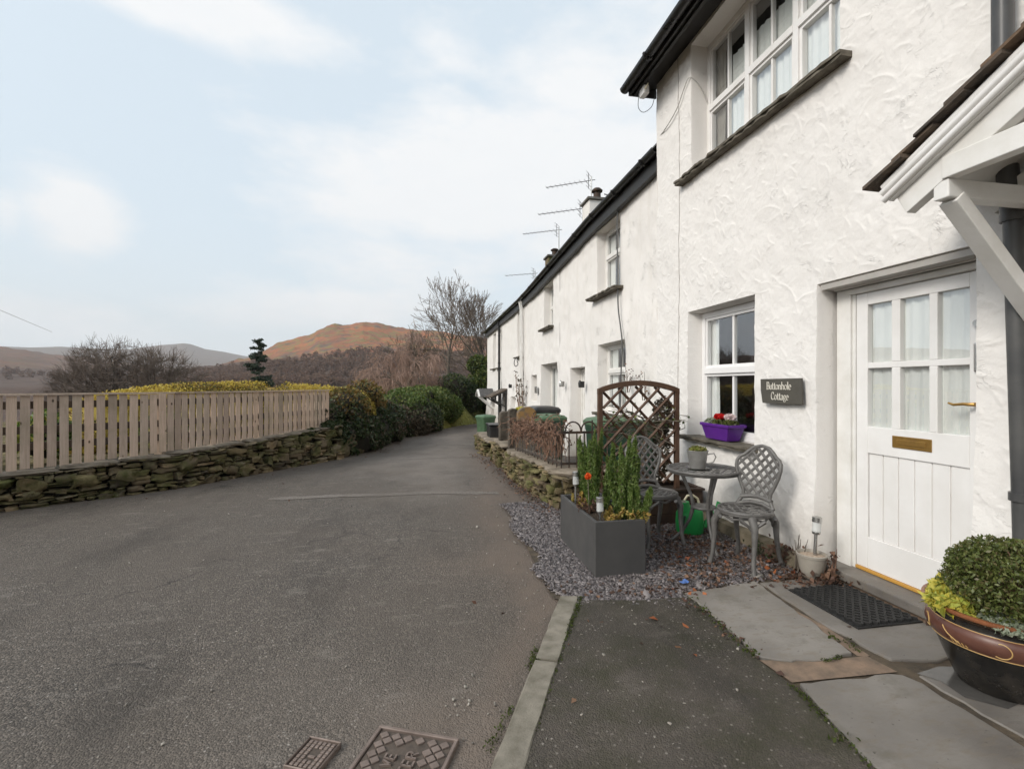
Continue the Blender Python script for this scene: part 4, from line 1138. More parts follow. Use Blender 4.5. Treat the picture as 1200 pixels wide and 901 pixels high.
roof(nbr, [(-3,2.60,5.345),(CY0-.01,2.60,5.345)], 5.7, 2.35)
mb = MB(); mb.tube([(2.885,1.865,.02),(2.885,1.90,1.4),(2.885,1.925,2.3)], .040, 14); mb.tube([(2.885,1.93,2.3),(2.885,1.968,2.75),(2.885,1.972,4.9),(2.80,1.972,5.05),(2.60,1.972,5.2)], .044, 14)
for z, y in ((.9,1.888),(2.28,1.926),(3.62,1.97),(4.6,1.97)): mb.tube([(2.885,y,z-.02),(2.885,y,z+.02)], .050, 14)
mb.build("downpipe", M["pipe"], nbr, 50)
CYm = 1.19
can = bpy.data.objects.new("porch_canopy", None); COL.objects.link(can); can.parent = nbr
def cp(y, z, x): return (x, y, z)
EY, EZ, RZ = 2.155, 2.44, 2.95; SL = (RZ-EZ)/(EY-CYm)
for side in (1, -1):
    Yf = lambda y: CYm+side*(y-CYm)
    def onslope(y, lift): return EZ+(EY-y)*SL+lift
    mb = MB(); r = random.Random(3)
    nc = 7
    for c in range(nc):
        y_lo = EY-(EY-CYm)*c/nc; y_hi = EY-(EY-CYm)*(c+1.5)/nc; y_hi = max(y_hi, CYm-.02)
        x = 2.25+r.uniform(-.012,.012)
        while x < 2.95:
            w = r.uniform(.13,.2); e = r.uniform(-.012,.012); th = r.uniform(.013,.020)
            vs = []
            for y, l in ((y_lo+e,.030),(y_hi,.006)):
                for xx in (x, min(x+w-.004, 2.955)):
                    vs.append((xx, Yf(y), onslope(y,l+r.uniform(-.003,.003))))
            vs += [(a,b,c_-th) for a,b,c_ in vs]
            mb.add(vs, [(0,1,3,2),(4,6,7,5),(0,4,5,1),(2,3,7,6),(0,2,6,4),(1,5,7,3)])
            x += w
    mb.build("tiles", M["tile"], can, 0)
    mb = MB()                                               # fluted barge board: three ribs
    for k, (off, ww) in enumerate(((-.030,.030),(-.062,.034),(-.096,.030))):
        a = (2.30-.006*(k==1), Yf(EY-.07), onslope(EY-.07, off)); b = (2.30-.006*(k==1), CYm, onslope(CYm, off))
        mb.tube([a, b], ww*.56, 10)
    mb.beam((2.32,Yf(EY-.07),onslope(EY-.07,-.06)), (2.32,CYm,onslope(CYm,-.06)), .028, .105)
    mb.build("barge_board", M["white"], can, 40)
    mb = MB(); mb.beam((2.36,Yf(2.02),onslope(2.02,-.175)), (2.36,CYm,onslope(CYm,-.175)), .055, .105)
    mb.build("rafter", M["whitewood"], can, 0, bevel=.004)
    mb = MB(); mb.beam((2.90,Yf(2.02),onslope(2.02,-.15)), (2.90,CYm,onslope(CYm,-.15)), .05, .09)
    mb.build("rafter", M["whitewood"], can, 0, bevel=.004)
    mb = MB(); mb.beam((2.64,Yf(EY-.05),onslope(EY-.05,-.020)), (2.64,CYm+side*.012,onslope(CYm+.012,-.020)), .62, .014); mb.build("boarding", M["whitewood"], can, 0)
    mb = MB(); mb.box(2.335,2.965,Yf(1.835)-.034,Yf(1.835)+.034,2.298,2.381); mb.build("wall_plate", M["whitewood"], can, 0, bevel=.005)
    mb = MB(); mb.beam((2.395,Yf(1.835),2.305),(2.955,Yf(1.835),1.715), .064, .080, (0,1,0)); mb.build("brace", M["whitewood"], can, 0, bevel=.005)
mb = MB(); mb.box(2.325,2.385,.55,1.825,2.384,2.482); mb.build("tie_beam", M["whitewood"], can, 0, bevel=.004)
mb = MB(); mb.tube([(2.245,CYm,RZ+.03),(2.95,CYm,RZ+.03)], .05, 10); mb.build("ridge_tile", M["tile"], can, 40)

# ------------------------------------------------ the terrace
TW = 3.12
GP = [(5.83,4.50),(8.46,4.45),(10.2,4.35),(13.6,4.15),(15.0,4.10),(19.2,4.05),(23.6,3.99)]
def gut(y): return float(np.interp(y, [a for a,_ in GP], [b for _,b in GP]))
def tdisp(Y, Z): return batter(Z)*1.2 + (fbm(Y*.9, Z*.9, 41, 4)-.5)*.075 + (fbm(Y*6, Z*6, 43, 3)-.5)*.022
def terrace_house(y0, y1, ops, label):
    h = thing("terrace_house", (TW,(y0+y1)/2,gzf((y0+y1)/2)), label, "house", "white terraced houses along the lane")
    wall_face("wall", M["roughcast"], h, TW, y0, y1, gzf(y1)-.15, lambda y: gut(y)+.02, ops, .05, tdisp, (8.2,0), gut(y0)+.02)
    ys = sorted(set([y0]+[a for a,_ in GP if y0 < a < y1]+[y1]))
    gutter_run(h, [(2.965, y, gut(y)+.0) for y in ys], .066)
    mb = MB()
    for a, b in zip(ys[:-1], ys[1:]):
        mb.beam((3.035,a,gut(a)-.12),(3.035,b,gut(b)-.12), .022, .24); mb.beam((3.075,a,gut(a)-.225),(3.075,b,gut(b)-.225), .07, .030)
    mb.build("fascia", M["blackpaint"], h, 0)
    roof(h, [(y, 2.985, gut(y)+.045) for y in ys], 5.6, 1.85)
    mb = MB(); mb.box(3.46,7.9,y0+.12,y1-.12,gzf(y1),gut(y1)-.2); mb.f = mb.f[:5]; mb.m = mb.m[:5]; mb.build("interior", M["interior"], h, 0)
    return h
def plank_door(h, X, y0, y1, z0, z1, glazed=False, mat="whitewood"):
    mb = MB(); mb.box(X,X+.06,y0,y0+.06,z0,z1); mb.box(X,X+.06,y1-.06,y1,z0,z1); mb.box(X,X+.06,y0+.06,y1-.06,z1-.06,z1)
    mb.box(X+.015,X+.05,y0+.06,y0+.16,z0,z1-.06); mb.box(X+.015,X+.05,y1-.16,y1-.06,z0,z1-.06); mb.box(X+.015,X+.05,y0+.16,y1-.16,z1-.18,z1-.06); mb.box(X+.015,X+.05,y0+.16,y1-.16,z0,z0+.25)
    if not glazed: mb.box(X+.024,X+.045,y0+.16,y1-.16,z0+.25,z1-.18)
    d = mb.build("door", M[mat], h, 0, bevel=.004)
    if glazed:
        g = MB(); g.add([(X+.03,y0+.16,z0+.25),(X+.03,y1-.16,z0+.25),(X+.03,y1-.16,z1-.18),(X+.03,y0+.16,z1-.18)], [(3,2,1,0)]); g.build("glass", M["glass"], d, 0, recalc=False)
    mb = MB(); mb.tube([(X+.015,y0+.11,z0+1.0),(X-.03,y0+.11,z0+1.0),(X-.03,y0+.2,z0+1.0)], .011, 8); mb.build("handle", M["brass"], d, 60)
    return d
# house next to the cottage
A = terrace_house(5.83, 10.85, [(7.40,8.45,3.02,4.22,.18,.03),(7.15,8.36,.95,2.16,.18,.03),(9.10,10.04,-.3,1.80,.26,.0)], "rough white terraced house with two sash windows, nearest beyond the trellis")
window(A, 3.29, 7.43, 8.42, 3.03, 4.20, 1, 2, 2, .05, .024, "whitewood", [(8.15,8.36,3.1,4.1,"curtain")], 3.72, (7.28,8.62,3.03,2.98))
window(A, 3.29, 7.18, 8.33, .98, 2.14, 1, 2, 2, .05, .024, "whitewood", [(8.0,8.25,1.0,2.1,"curtain"),(7.25,7.5,1.0,2.1,"darkcurtain"),(7.7,7.85,1.0,1.62,"curtain")], 1.68, (7.1,8.45,.96,3.02))
plank_door(A, 3.36, 9.11, 10.03, -.10, 1.78)
B = terrace_house(10.85, 15.0, [(11.44,12.40,2.86,4.00,.20,.03),(11.08,12.72,-.4,1.98,.31,.02),(13.15,13.90,.97,1.72,.2,.02)], "white terraced house with a wide glazed doorway, second beyond the cottage")
window(B, 3.31, 11.47, 12.37, 2.87, 3.98, 1, 2, 2, .05, .024, "whitewood", [(11.6,12.3,2.9,3.9,"curtain")], None, (11.36,12.5,2.88,2.99))
plank_door(B, 3.42, 11.10, 12.0, -.18, 1.96, True); window(B, 3.42, 12.0, 12.70, -.18, 1.96, 1, 1, 1, .05, .03, "whitewood", [(12.1,12.6,-.1,1.9,"curtain")])
window(B, 3.31, 13.17, 13.88, .99, 1.70, 1, 1, 2, .045, .024, "whitewood", [(13.3,13.8,1.,1.6,"curtain")])
C_ = terrace_house(15.0, 19.2, [(15.10,15.88,2.34,3.90,.2,.02),(15.02,15.80,.25,1.06,.18,.02),(16.30,17.1,.25,1.02,.18,.02),(17.95,18.85,-.6,.98,.2,.0)], "white terraced house with a dark timber porch canopy between two downpipes")
window(C_, 3.30, 15.12, 15.86, 2.36, 3.88, 1, 1, 2, .045, .024, "whitewood", [(15.2,15.8,2.4,3.8,"curtain")], None, (15.0,15.98,2.35,2.99))
window(C_, 3.28, 15.05, 15.78, .27, 1.04, 1, 1, 2, .045, .024, "whitewood", [(15.1,15.7,.3,1.,"curtain")]); window(C_, 3.28, 16.32, 17.08, .27, 1.0, 1, 1, 2, .045, .024, "whitewood", [(16.4,17.,.3,1.,"curtain")])
plank_door(C_, 3.30, 17.96, 18.84, -.45, .96)
D_ = terrace_house(19.2, 23.6, [(19.46,20.32,2.12,3.72,.2,.02),(20.80,21.70,2.12,3.68,.2,.02),(20.9,21.8,-.6,1.0,.2,0)], "white terraced end house farthest along the lane beside the black downpipe")
window(D_, 3.30, 19.48, 20.30, 2.14, 3.70, 1, 1, 2, .045, .024, "whitewood", [(19.6,20.2,2.2,3.6,"curtain")], None, (19.38,20.4,2.14,2.99)); window(D_, 3.30, 20.82, 21.68, 2.14, 3.66, 1, 1, 2, .045, .024, "whitewood", [(20.9,21.6,2.2,3.6,"curtain")], None, (20.72,21.78,2.14,2.99))
plank_door(D_, 3.30, 20.92, 21.78, -.58, .98)
def dpipe(h, y, mat, r, z0):
    mb = MB(); mb.tube([(3.03,y,z0),(3.03,y,gut(y)-.30),(3.0,y,gut(y)-.12),(2.99,y,gut(y)-.05)], r, 12)
    for z in np.arange(z0+.5, gut(y)-.4, 1.1): mb.tube([(3.03,y,z-.025),(3.03,y,z+.025)], r*1.2, 12)
    mb.build("downpipe", M[mat], h, 50)
dpipe(B, 14.92, "whitewood", .040, -.2); dpipe(B, 14.72, "whitewood", .022, 1.6); dpipe(D_, 19.3, "black", .045, -.4)
def stack(h, y, x, w, d, ztop, pots, m, zbase):
    mb = MB(); mb.box(x-d/2,x+d/2,y-w/2,y+w/2,zbase,ztop); c = mb.build("chimney", M[m], h, 0, bevel=.02)
    mb = MB(); mb.box(x-d/2-.06,x+d/2+.06,y-w/2-.06,y+w/2+.06,ztop,ztop+.07); mb.build("capping", M["lintel"], c, 0, bevel=.01)
    for py, hh in pots:
        mb = MB(); mb.lathe([(.12,0),(.11,hh*.6),(.10,hh*.6),(.10,hh*.72)], 16, (x,y+py,ztop+.07)); mb.lathe([(.16,hh*.72),(.17,hh*.82),(.10,hh*.98),(.001,hh)], 16, (x,y+py,ztop+.07)); mb.build("chimney_pot", M["iron"], c, 40)
stack(B, 14.1, 5.25, .60, .75, 6.95, [(0.05,.42)], "roughcast", 5.4)
stack(C_, 18.9, 5.2, .6, .6, 6.50, [(-.1,.30)], "stone", 5.3)
# dark porch canopy and the white one at the end
cn = bpy.data.objects.new("porch_canopy", None); COL.objects.link(cn); cn.parent = C_
mb = MB(); y0, y1 = 17.75, 19.05
mb.add([(3.08,y0,1.30),(3.08,y1,1.30),(2.45,y1,1.00),(2.45,y0,1.00),(3.08,y0,1.25),(3.08,y1,1.25),(2.45,y1,.95),(2.45,y0,.95)], [(0,1,2,3),(7,6,5,4),(0,3,7,4),(1,5,6,2),(3,2,6,7),(0,4,5,1)])
mb.build("slates", M["tile"], cn, 0)
for y in (17.8, 19.0):
    mb = MB(); mb.beam((3.04,y,1.23),(3.04,y,.35), .06, .07, (0,1,0)); mb.beam((3.04,y,.62),(2.5,y,.94), .05, .06, (0,1,0)); mb.beam((3.06,y,1.215),(2.48,y,.945), .05, .06, (0,1,0)); mb.beam((2.85,y,1.1),(2.85,y,.72), .04, .04, (0,1,0))
    mb.build("bracket", M["blackpaint"], cn, 0)
cn = bpy.data.objects.new("porch_canopy", None); COL.objects.link(cn); cn.parent = D_
mb = MB(); 
for s in (1,-1):
    mb.beam((2.42,21.35+s*.62,.92),(2.42,21.35,1.22), .05, .12, (1,0,0)); mb.beam((3.06,21.35+s*.5,.40),(2.46,21.35+s*.5,.92), .07, .07, (0,1,0)); mb.beam((3.06,21.35+s*.5,.93),(2.42,21.35+s*.5,.93), .06, .06)
mb.build("timber_frame", M["whitewood"], cn, 0)
mb = MB()
for s in (1,-1):
    mb.add([(2.44,21.35+s*.66,.955),(3.06,21.35+s*.66,.955),(3.06,21.35,1.275),(2.44,21.35,1.275),(2.44,21.35+s*.66,.93),(3.06,21.35+s*.66,.93),(3.06,21.35,1.25),(2.44,21.35,1.25)], [(0,1,2,3),(7,6,5,4),(0,3,7,4),(0,4,5,1),(1,5,6,2)])
mb.build("slates", M["roofslate"], cn, 0)
# lamps, plates and cables on the terrace
def wall_lamp(y, z, mat, label):
    t = thing("wall_lamp", (3.06,y,z), label, "wall lamp", "small lamps on the terrace wall")
    mb = MB(); mb.box(3.00,3.07,y-.03,y+.03,z-.07,z+.05); mb.build("bracket", M[mat], t, 0, bevel=.008)
    mb = MB(); mb.lathe([(.028,-.07),(.036,.02),(.02,.06),(.001,.075)], 12, (2.985,y,z)); mb.build("shade", M["steel" if mat=="zinc" else mat], t, 40)
wall_lamp(10.32, 1.47, "zinc", "pale grey lamp left of the plain white terrace door"); wall_lamp(8.98, 1.46, "black", "black lamp right of the plain white terrace door"); wall_lamp(16.7, 1.4, "black", "black lamp high above the low far windows")
t = thing("number_plate", (3.05,12.95,1.31), "small grey square house plate beside the glazed terrace doorway", "house plate")
mb = MB(); mb.box(3.03,3.06,12.84,13.04,1.21,1.40); mb.build("plate", M["zinc"], t, 0, bevel=.006); mb = MB(); mb.box(3.026,3.029,12.87,13.01,1.25,1.36); mb.build("panel", M["lintel"], t, 0)
cable("wall_cable", [(2.93,7.55,4.56),(2.96,7.40,4.47),(3.07,7.36,4.34),(3.065,7.35,3.9),(3.07,7.34,3.2),(3.06,7.30,2.7),(3.05,7.18,2.35),(3.05,7.12,2.1),(3.04,7.13,1.7),(3.02,7.12,1.1)], .011, "wire", "grey cable running down the terrace wall right of the sash windows")
cable("bracket_hoop", [(3.02,15.35,2.30),(2.93,15.35,2.26),(2.90,15.35,2.12),(2.95,15.35,2.03),(3.02,15.35,2.10),(3.0,15.35,2.2)], .014, "wire", "dark curled wire hanging under a far upper sill")
o = cable("overhead_wire", [(-13.5,11.2,6.1),(-30,35,8.2),(-48,74,8.35)], .02, "whitecable", "thin overhead wire sloping down across the sky to the bare tree")
def aerial(px, ptop, pbot, pend, X, label, n=9, droop=0):
    a = onX(px, ptop, X); b = onX(px, pbot, X); e = onX(pend, ptop-1.5+droop, X-.0)
    t = thing("aerial", tuple(b), label, "aerial", "television aerials above the terrace roofs")
    mb = MB(); mb.tube([b, a+Vector((0,0,.12))], .022, 8); mb.build("mast", M["steel"], t, 60)
    L = (e-a).length; d = Vector((-.80,.60,.03)).normalized()
    # boom length chosen so that the far tip stands over the lane side of the roof
    L = min(1.5, L); mb = MB(); q = a + d*(L*1.0); mb.tube([a-d*.12, q], .011, 6)
    s = d.cross(Vector((0,0,1))).normalized()
    for i in range(n):
        p = a.lerp(q, .12+.86*i/(n-1)); w = .17-.006*i; mb.tube([p-s*w, p+s*w], .006, 5)
    mb.build("boom", M["wire"], t, 60)
    mb = MB()
    for z in (-.22,-.11,.11,.22):
        p = a.lerp(q, .06)+Vector((0,0,z)); mb.tube([p-s*.22, p+s*.22], .006, 5)
    mb.tube([a.lerp(q,.06)+Vector((0,0,-.24)), a.lerp(q,.06)+Vector((0,0,.24))], .010, 5); mb.build("reflector", M["wire"], t, 60)
aerial(693, 211, 250, 660, 5.1, "highest aerial beside the white chimney"); aerial(683, 244, 262, 643, 4.9, "short masted aerial just below the white chimney")
aerial(655, 269, 300, 622, 5.1, "aerial standing over the stone chimney"); aerial(627, 320, 338, 612, 5.0, "farthest and smallest aerial on the terrace roofs", 6)
# ------------------------------------------------------------------ garden walls, posts, railing in front of the terrace
def inside(poly, x, y):
    c = False; n = len(poly); j = n-1
    for i in range(n):
        xi, yi = poly[i]; xj, yj = poly[j]
        if (yi > y) != (yj > y) and x < (xj-xi)*(y-yi)/(yj-yi)+xi: c = not c
        j = i
    return c
def lattice(mb, poly, pitch, ang, to3, r, flat=1.0, n=6):
    """diagonal bars clipped to an outline"""
    xs = [p[0] for p in poly]; ys = [p[1] for p in poly]; cx, cy = sum(xs)/len(xs), sum(ys)/len(ys); R = max(max(xs)-min(xs), max(ys)-min(ys))
    d = (math.cos(ang), math.sin(ang)); e = (-d[1], d[0]); k = int(R/pitch)+1
    for i in range(-k, k+1):
        o = (i+.5)*pitch; run = []; st = R/60
        for j in range(-60, 61):
            x = cx+e[0]*o+d[0]*j*st; y = cy+e[1]*o+d[1]*j*st
            if inside(poly, x, y): run.append((x, y))
            else:
                if len(run) > 2: mb.tube([to3(*p) for p in run[::4]+[run[-1]]], r, n, flat=flat)
                run = []
        if len(run) > 2: mb.tube([to3(*p) for p in run[::4]+[run[-1]]], r, n, flat=flat)

def garden_wall(label, path, z1, seed, cap=True, thick=.34, ends=()):
    p = np.array(path, float); L = np.concatenate([[0], np.cumsum(np.hypot(*np.diff(p, axis=0).T))])
    zf0 = lambda u: gzf(np.interp(u, L, p[:,1]))-.04
    zf1 = lambda u: float(np.interp(u, L, z1))
    t = thing("stone_wall", (path[0][0], path[0][1], gzf(path[0][1])), label, "stone wall", "low stone garden walls along the terrace")
    S = Stones(seed)
    rubble(S, path, zf0, lambda u: zf1(u)-(.05 if cap else 0), .05, .11, .09, .24, .09)
    for (a, b, za, zb_) in ends:
        rubble(S, [a, b], lambda u: za, lambda u: zb_, .05, .10, .09, .2, .09)
    S.build("rubble", M["stone"], t)
    mb = MB(); core_wall(mb, path, lambda i: -.6, lambda i: float(z1[i])-.05, thick, .05); mb.build("wall_core", M["core"], t, 0)
    if cap:
        S = Stones(seed+50); u = -.05; T = L[-1]
        while u < T:
            l = S.r.uniform(.30,.55); uc = min(max(u+l/2, 0), T); x = np.interp(uc, L, p[:,0]); y = np.interp(uc, L, p[:,1])
            a = np.interp(min(uc+.1,T), L, p[:,0])-np.interp(max(uc-.1,0), L, p[:,0]); b = np.interp(min(uc+.1,T), L, p[:,1])-np.interp(max(uc-.1,0), L, p[:,1]); h = math.hypot(a,b)
            S.put((x-b/h*thick*.45, y+a/h*thick*.45, zf1(uc)-.02), (a,b), l*.53, thick*.60, .040, .05, .01); u += l
        S.build("coping_stones", M["coping"], t)
    return t
# paths run away from the viewer reversed so that the outer face (left of travel) looks at the lane
garden_wall("mossy stone garden wall below the iron railing, nearest of the terrace walls", [(2.15,5.36),(1.56,5.38),(1.50,6.3),(1.44,7.2),(1.42,8.1)][::-1], [.44,.45,.42,.38,.34][::-1], 31, True, .34)
garden_wall("short stone garden wall under the upright slate pier", [(1.42,8.72),(1.44,9.75)][::-1], [.36,.34][::-1], 33, True, .30, [((1.40,8.70),(1.75,8.68),-.08,.33)])
garden_wall("farthest low stone garden wall beside the green bin", [(1.38,10.45),(1.42,12.6)][::-1], [.24,.20][::-1], 35, True, .32, [((1.36,10.42),(1.72,10.40),-.12,.20)])
def slab_post(x, y, w, d, z0, z1, mat, label, name="gatepost", round_top=False, cat="gatepost", rot=0.0):
    t = thing(name, (x, y, z0), label, cat)
    r = random.Random(int(x*1000+y*77)); mb = MB(); pts = []
    n = 9
    prof = [(-w/2,0),(-w/2*.98,(z1-z0)*.4),(-w/2*.99,(z1-z0)*.8)]
    if round_top: top = [(w/2*math.cos(PI-PI*i/n), (z1-z0)-w/2*.8+w/2*.8*math.sin(PI-PI*i/n)) for i in range(n+1)]
    else: top = [(-w/2*.9,(z1-z0)*.96),(-w*.2,(z1-z0)*.995),(w*.15,z1-z0),(w/2*.9,(z1-z0)*.965)]
    out = prof+top+[(w/2*.99,(z1-z0)*.8),(w/2*1.02,(z1-z0)*.4),(w/2,0)]
    c, s = math.cos(rot), math.sin(rot)
    vs = [(x+(px+r.gauss(0,.004))*c + d/2*s, y+px*s-d/2*c, z0+pz) for px, pz in out]
    mb.prism(vs, (-d*s, d*c, 0)); mb.build("slab", mat, t, 30, bevel=.015)
    return t
slab_post(1.565, 8.42, .17, .16, -.08, 1.03, M["slatepost"], "dark rounded slate gatepost left of the rust stained slab", round_top=True)
slab_post(1.76, 8.18, .34, .10, -.05, 1.07, M["rustslab"], "rust stained stone slab with rounded top behind the brown creeper", "stone_slab", True, "stone slab")
slab_post(1.60, 9.35, .27, .20, .30, .93, M["slatepost"], "square topped slate pier standing on the short garden wall", "stone_pier", False, "pier")
# iron railing: near return with hoops and a front run clad in wire mesh
t = thing("iron_railing", (1.60,5.52,.45), "rusty black iron railing with hooped tops and wire mesh on the garden wall", "railing")
mb = MB()
corner = (1.60,5.50); farp = (1.52,7.95)
def rl(u): return (corner[0]+(farp[0]-corner[0])*u, corner[1]+(farp[1]-corner[1])*u)
for z0, z1 in ((.52,.40),(.885,.70)):
    mb.beam((corner[0],corner[1],z0),(farp[0],farp[1],z1), .012, .028)
    mb.beam((corner[0],corner[1],z0),(2.30,5.50,z0), .012, .028)
mb.build("rail", M["iron"], t, 0)
for i in range(15):
    u = i/14; x, y = rl(u); zb = .46-.13*u; zt = .97-.2*u
    mb = MB(); mb.tube([(x,y,zb),(x,y,zt)], .0085, 6); mb.build("baluster", M["iron"], t, 60)
for i in range(1, 8):
    x = corner[0]+.095*i; mb = MB(); mb.tube([(x,5.50,.46),(x,5.50,.90 if i not in (4,6) else 1.03)], .0085, 6); mb.build("baluster", M["iron"], t, 60)
for xc in (1.745,1.94,2.13):
    mb = MB(); mb.tube([(xc-.095,5.50,.885)]+[(xc+.095*math.cos(PI-PI*k/10), 5.50, .905+.105*math.sin(PI-PI*k/10)) for k in range(11)]+[(xc+.095,5.50,.885)], .010, 6); mb.build("hoop", M["iron"], t, 60)
mb = MB(); L = 2.45; n = 46
for i in range(n+1):
    for sgn in (1,-1):
        u0 = i/n; u1 = u0+sgn*.14
        if not 0 <= u1 <= 1: continue
        a = rl(u0); b = rl(u1); mb.tube([(a[0]-.015,a[1],.50-.12*u0),(b[0]-.015,b[1],.86-.18*u1)], .0016, 3, cap=False)
mb.build("wire_mesh", M["zinc"], t, 60)

# wheelie bins
def wheelie_bin(loc, rz, body, lid, label, h=1.0, w=.50, d=.56, group="wheelie bins in the terrace front gardens"):
    t = tag(bpy.data.objects.new("wheelie_bin", None), label, "wheelie bin", group); COL.objects.link(t)
    mb = MB(); k = 10; prof = []
    def ring(z, s, r=.06):
        pts = []
        for cx, cy, a0 in ((1,1,0),(-1,1,90),(-1,-1,180),(1,-1,270)):
            for i in range(5):
                a = math.radians(a0+i*22.5); pts.append((cx*(w/2*s-r)+r*math.cos(a), cy*(d/2*s-r)+r*math.sin(a), z))
        return pts
    rings = [ring(.06,.80),(ring(.30,.88)),ring(h*.80,.97),ring(h*.82,1.0),ring(h*.88,1.03),ring(h*.885,1.03)]
    vs = [p for rg in rings for p in rg]; m = 20
    fs = [(i*m+j, i*m+(j+1)%m, (i+1)*m+(j+1)%m, (i+1)*m+j) for i in range(len(rings)-1) for j in range(m)]+[tuple(range(m))[::-1]]
    mb.add(vs, fs); mb.build("body", M[body], t, 40)
    mb = MB(); rings = [ring(h*.885,1.09),ring(h*.93,1.09),ring(h*.965,.96),ring(h*.985,.6)]
    vs = [p for rg in rings for p in rg]
    fs = [(i*m+j, i*m+(j+1)%m, (i+1)*m+(j+1)%m, (i+1)*m+j) for i in range(3) for j in range(m)]+[tuple(range(m))[::-1], tuple(3*m+j for j in range(m))]
    mb.add(vs, fs); mb.build("lid", M[lid], t, 40)
    mb = MB(); mb.tube([(-w*.4,d*.55,h*.86),(-w*.4,d*.66,h*.90),(w*.4,d*.66,h*.90),(w*.4,d*.55,h*.86)], .018, 8); mb.build("handle", M[lid], t, 50)
    for s in (1,-1):
        mb = MB(); mb.tube([(s*w*.36,d*.42,.10),(s*w*.46,d*.42,.10)], .10, 18); mb.build("wheel", M["rubber"], t, 40)
    t.location = loc; t.rotation_euler = (0,0,rz); return t
wheelie_bin((2.12,8.25,-.05), .3, "bindark", "bingreen", "dark green wheelie bin with a sage lid behind the brown creeper")
wheelie_bin((2.25,9.0,-.06), .1, "bindark", "black", "wheelie bin whose black lid shows above the sage lidded one", 1.12)
wheelie_bin((2.42,6.05,-.02), .05, "bindark", "bingreen", "dark green wheelie bin behind the left half of the arched trellis", 1.06)
wheelie_bin((2.93,6.15,-.02), -.1, "bindark", "bindark", "darker wheelie bin behind the right half of the arched trellis", 1.0)
wheelie_bin((1.74,13.5,-.24), .4, "bingreen", "bingreen", "pale green wheelie bin at the far end of the garden walls", .86, .40, .46)
t = thing("black_box", (1.66,11.2,.18), "black recycling box on the low wall between the slate pier and far bin", "recycling box")
mb = MB(); mb.box(1.50,1.86,10.9,11.5,.0,.50, taper=.9); mb.build("tub", M["blackpaint"], t, 0, bevel=.02); mb = MB(); mb.box(1.48,1.88,10.88,11.52,.50,.54); mb.build("rim", M["black"], t, 0, bevel=.01)

# ------------------------------------------------------------------ trellis and its planter
t = thing("trellis_planter", (2.30,4.72,0), "arch topped brown lattice trellis rising from a dark wooden planter against the wall", "trellis")
mb = MB(); X0, X1, Y0, Y1 = 1.80, 2.86, 4.60, 5.02
for z in (.0,.115,.23):
    mb.box(X0,X1,Y0,Y0+.025,z+.012,z+.122); mb.box(X0,X1,Y1-.025,Y1,z+.012,z+.122); mb.box(X0,X0+.025,Y0+.025,Y1-.025,z+.012,z+.122); mb.box(X1-.025,X1,Y0+.025,Y1-.025,z+.012,z+.122)
mb.box(X0-.015,X1+.015,Y0-.02,Y0+.035,.355,.378); mb.box(X0-.015,X1+.015,Y1-.035,Y1+.02,.355,.378); mb.box(X0-.015,X0+.035,Y0+.035,Y1-.035,.355,.378); mb.box(X1-.035,X1+.015,Y0+.035,Y1-.035,.355,.378)
mb.build("planter", M["planter"], t, 0, bevel=.004)
mb = MB(); mb.box(X0+.03,X1-.03,Y0+.03,Y1-.03,.28,.335); mb.build("soil", M["soil"], t, 0)
TX0, TX1, TY = 1.79, 2.70, 4.78
for x in (TX0, TX1-.048):
    mb = MB(); mb.box(x,x+.048,TY,TY+.045,.30,1.365); mb.build("post", M["trellis"], t, 0, bevel=.003)
P = [(TX0+(TX1-TX0)*i/14, 1.375+.088*math.sin(PI*i/14)**.8) for i in range(15)]
mb = MB(); vs = []
for x, z in P: vs += [(x,TY-.004,z-.025),(x,TY-.004,z+.030),(x,TY+.049,z+.030),(x,TY+.049,z-.025)]
mb.add(vs, [(4*i+j,4*i+(j+1)%4,4*i+4+(j+1)%4,4*i+4+j) for i in range(14) for j in range(4)]+[(0,1,2,3),(59,58,57,56)])
mb.build("arch_rail", M["trellis"], t, 0, bevel=.003)
poly = [(TX0+.045,.40),(TX1-.045,.40),(TX1-.045,1.36)]+[(x, z-.02) for x, z in P[::-1][1:-1]]+[(TX0+.045,1.36)]
mb = MB(); lattice(mb, poly, .148, PI/4, lambda x, z: (x, TY+.010, z), .0155, .8, 4); mb.build("lattice", M["trellis"], t, 30)
mb = MB(); lattice(mb, poly, .148, -PI/4, lambda x, z: (x, TY+.034, z), .0155, .8, 4); mb.build("lattice", M["trellis"], t, 30)

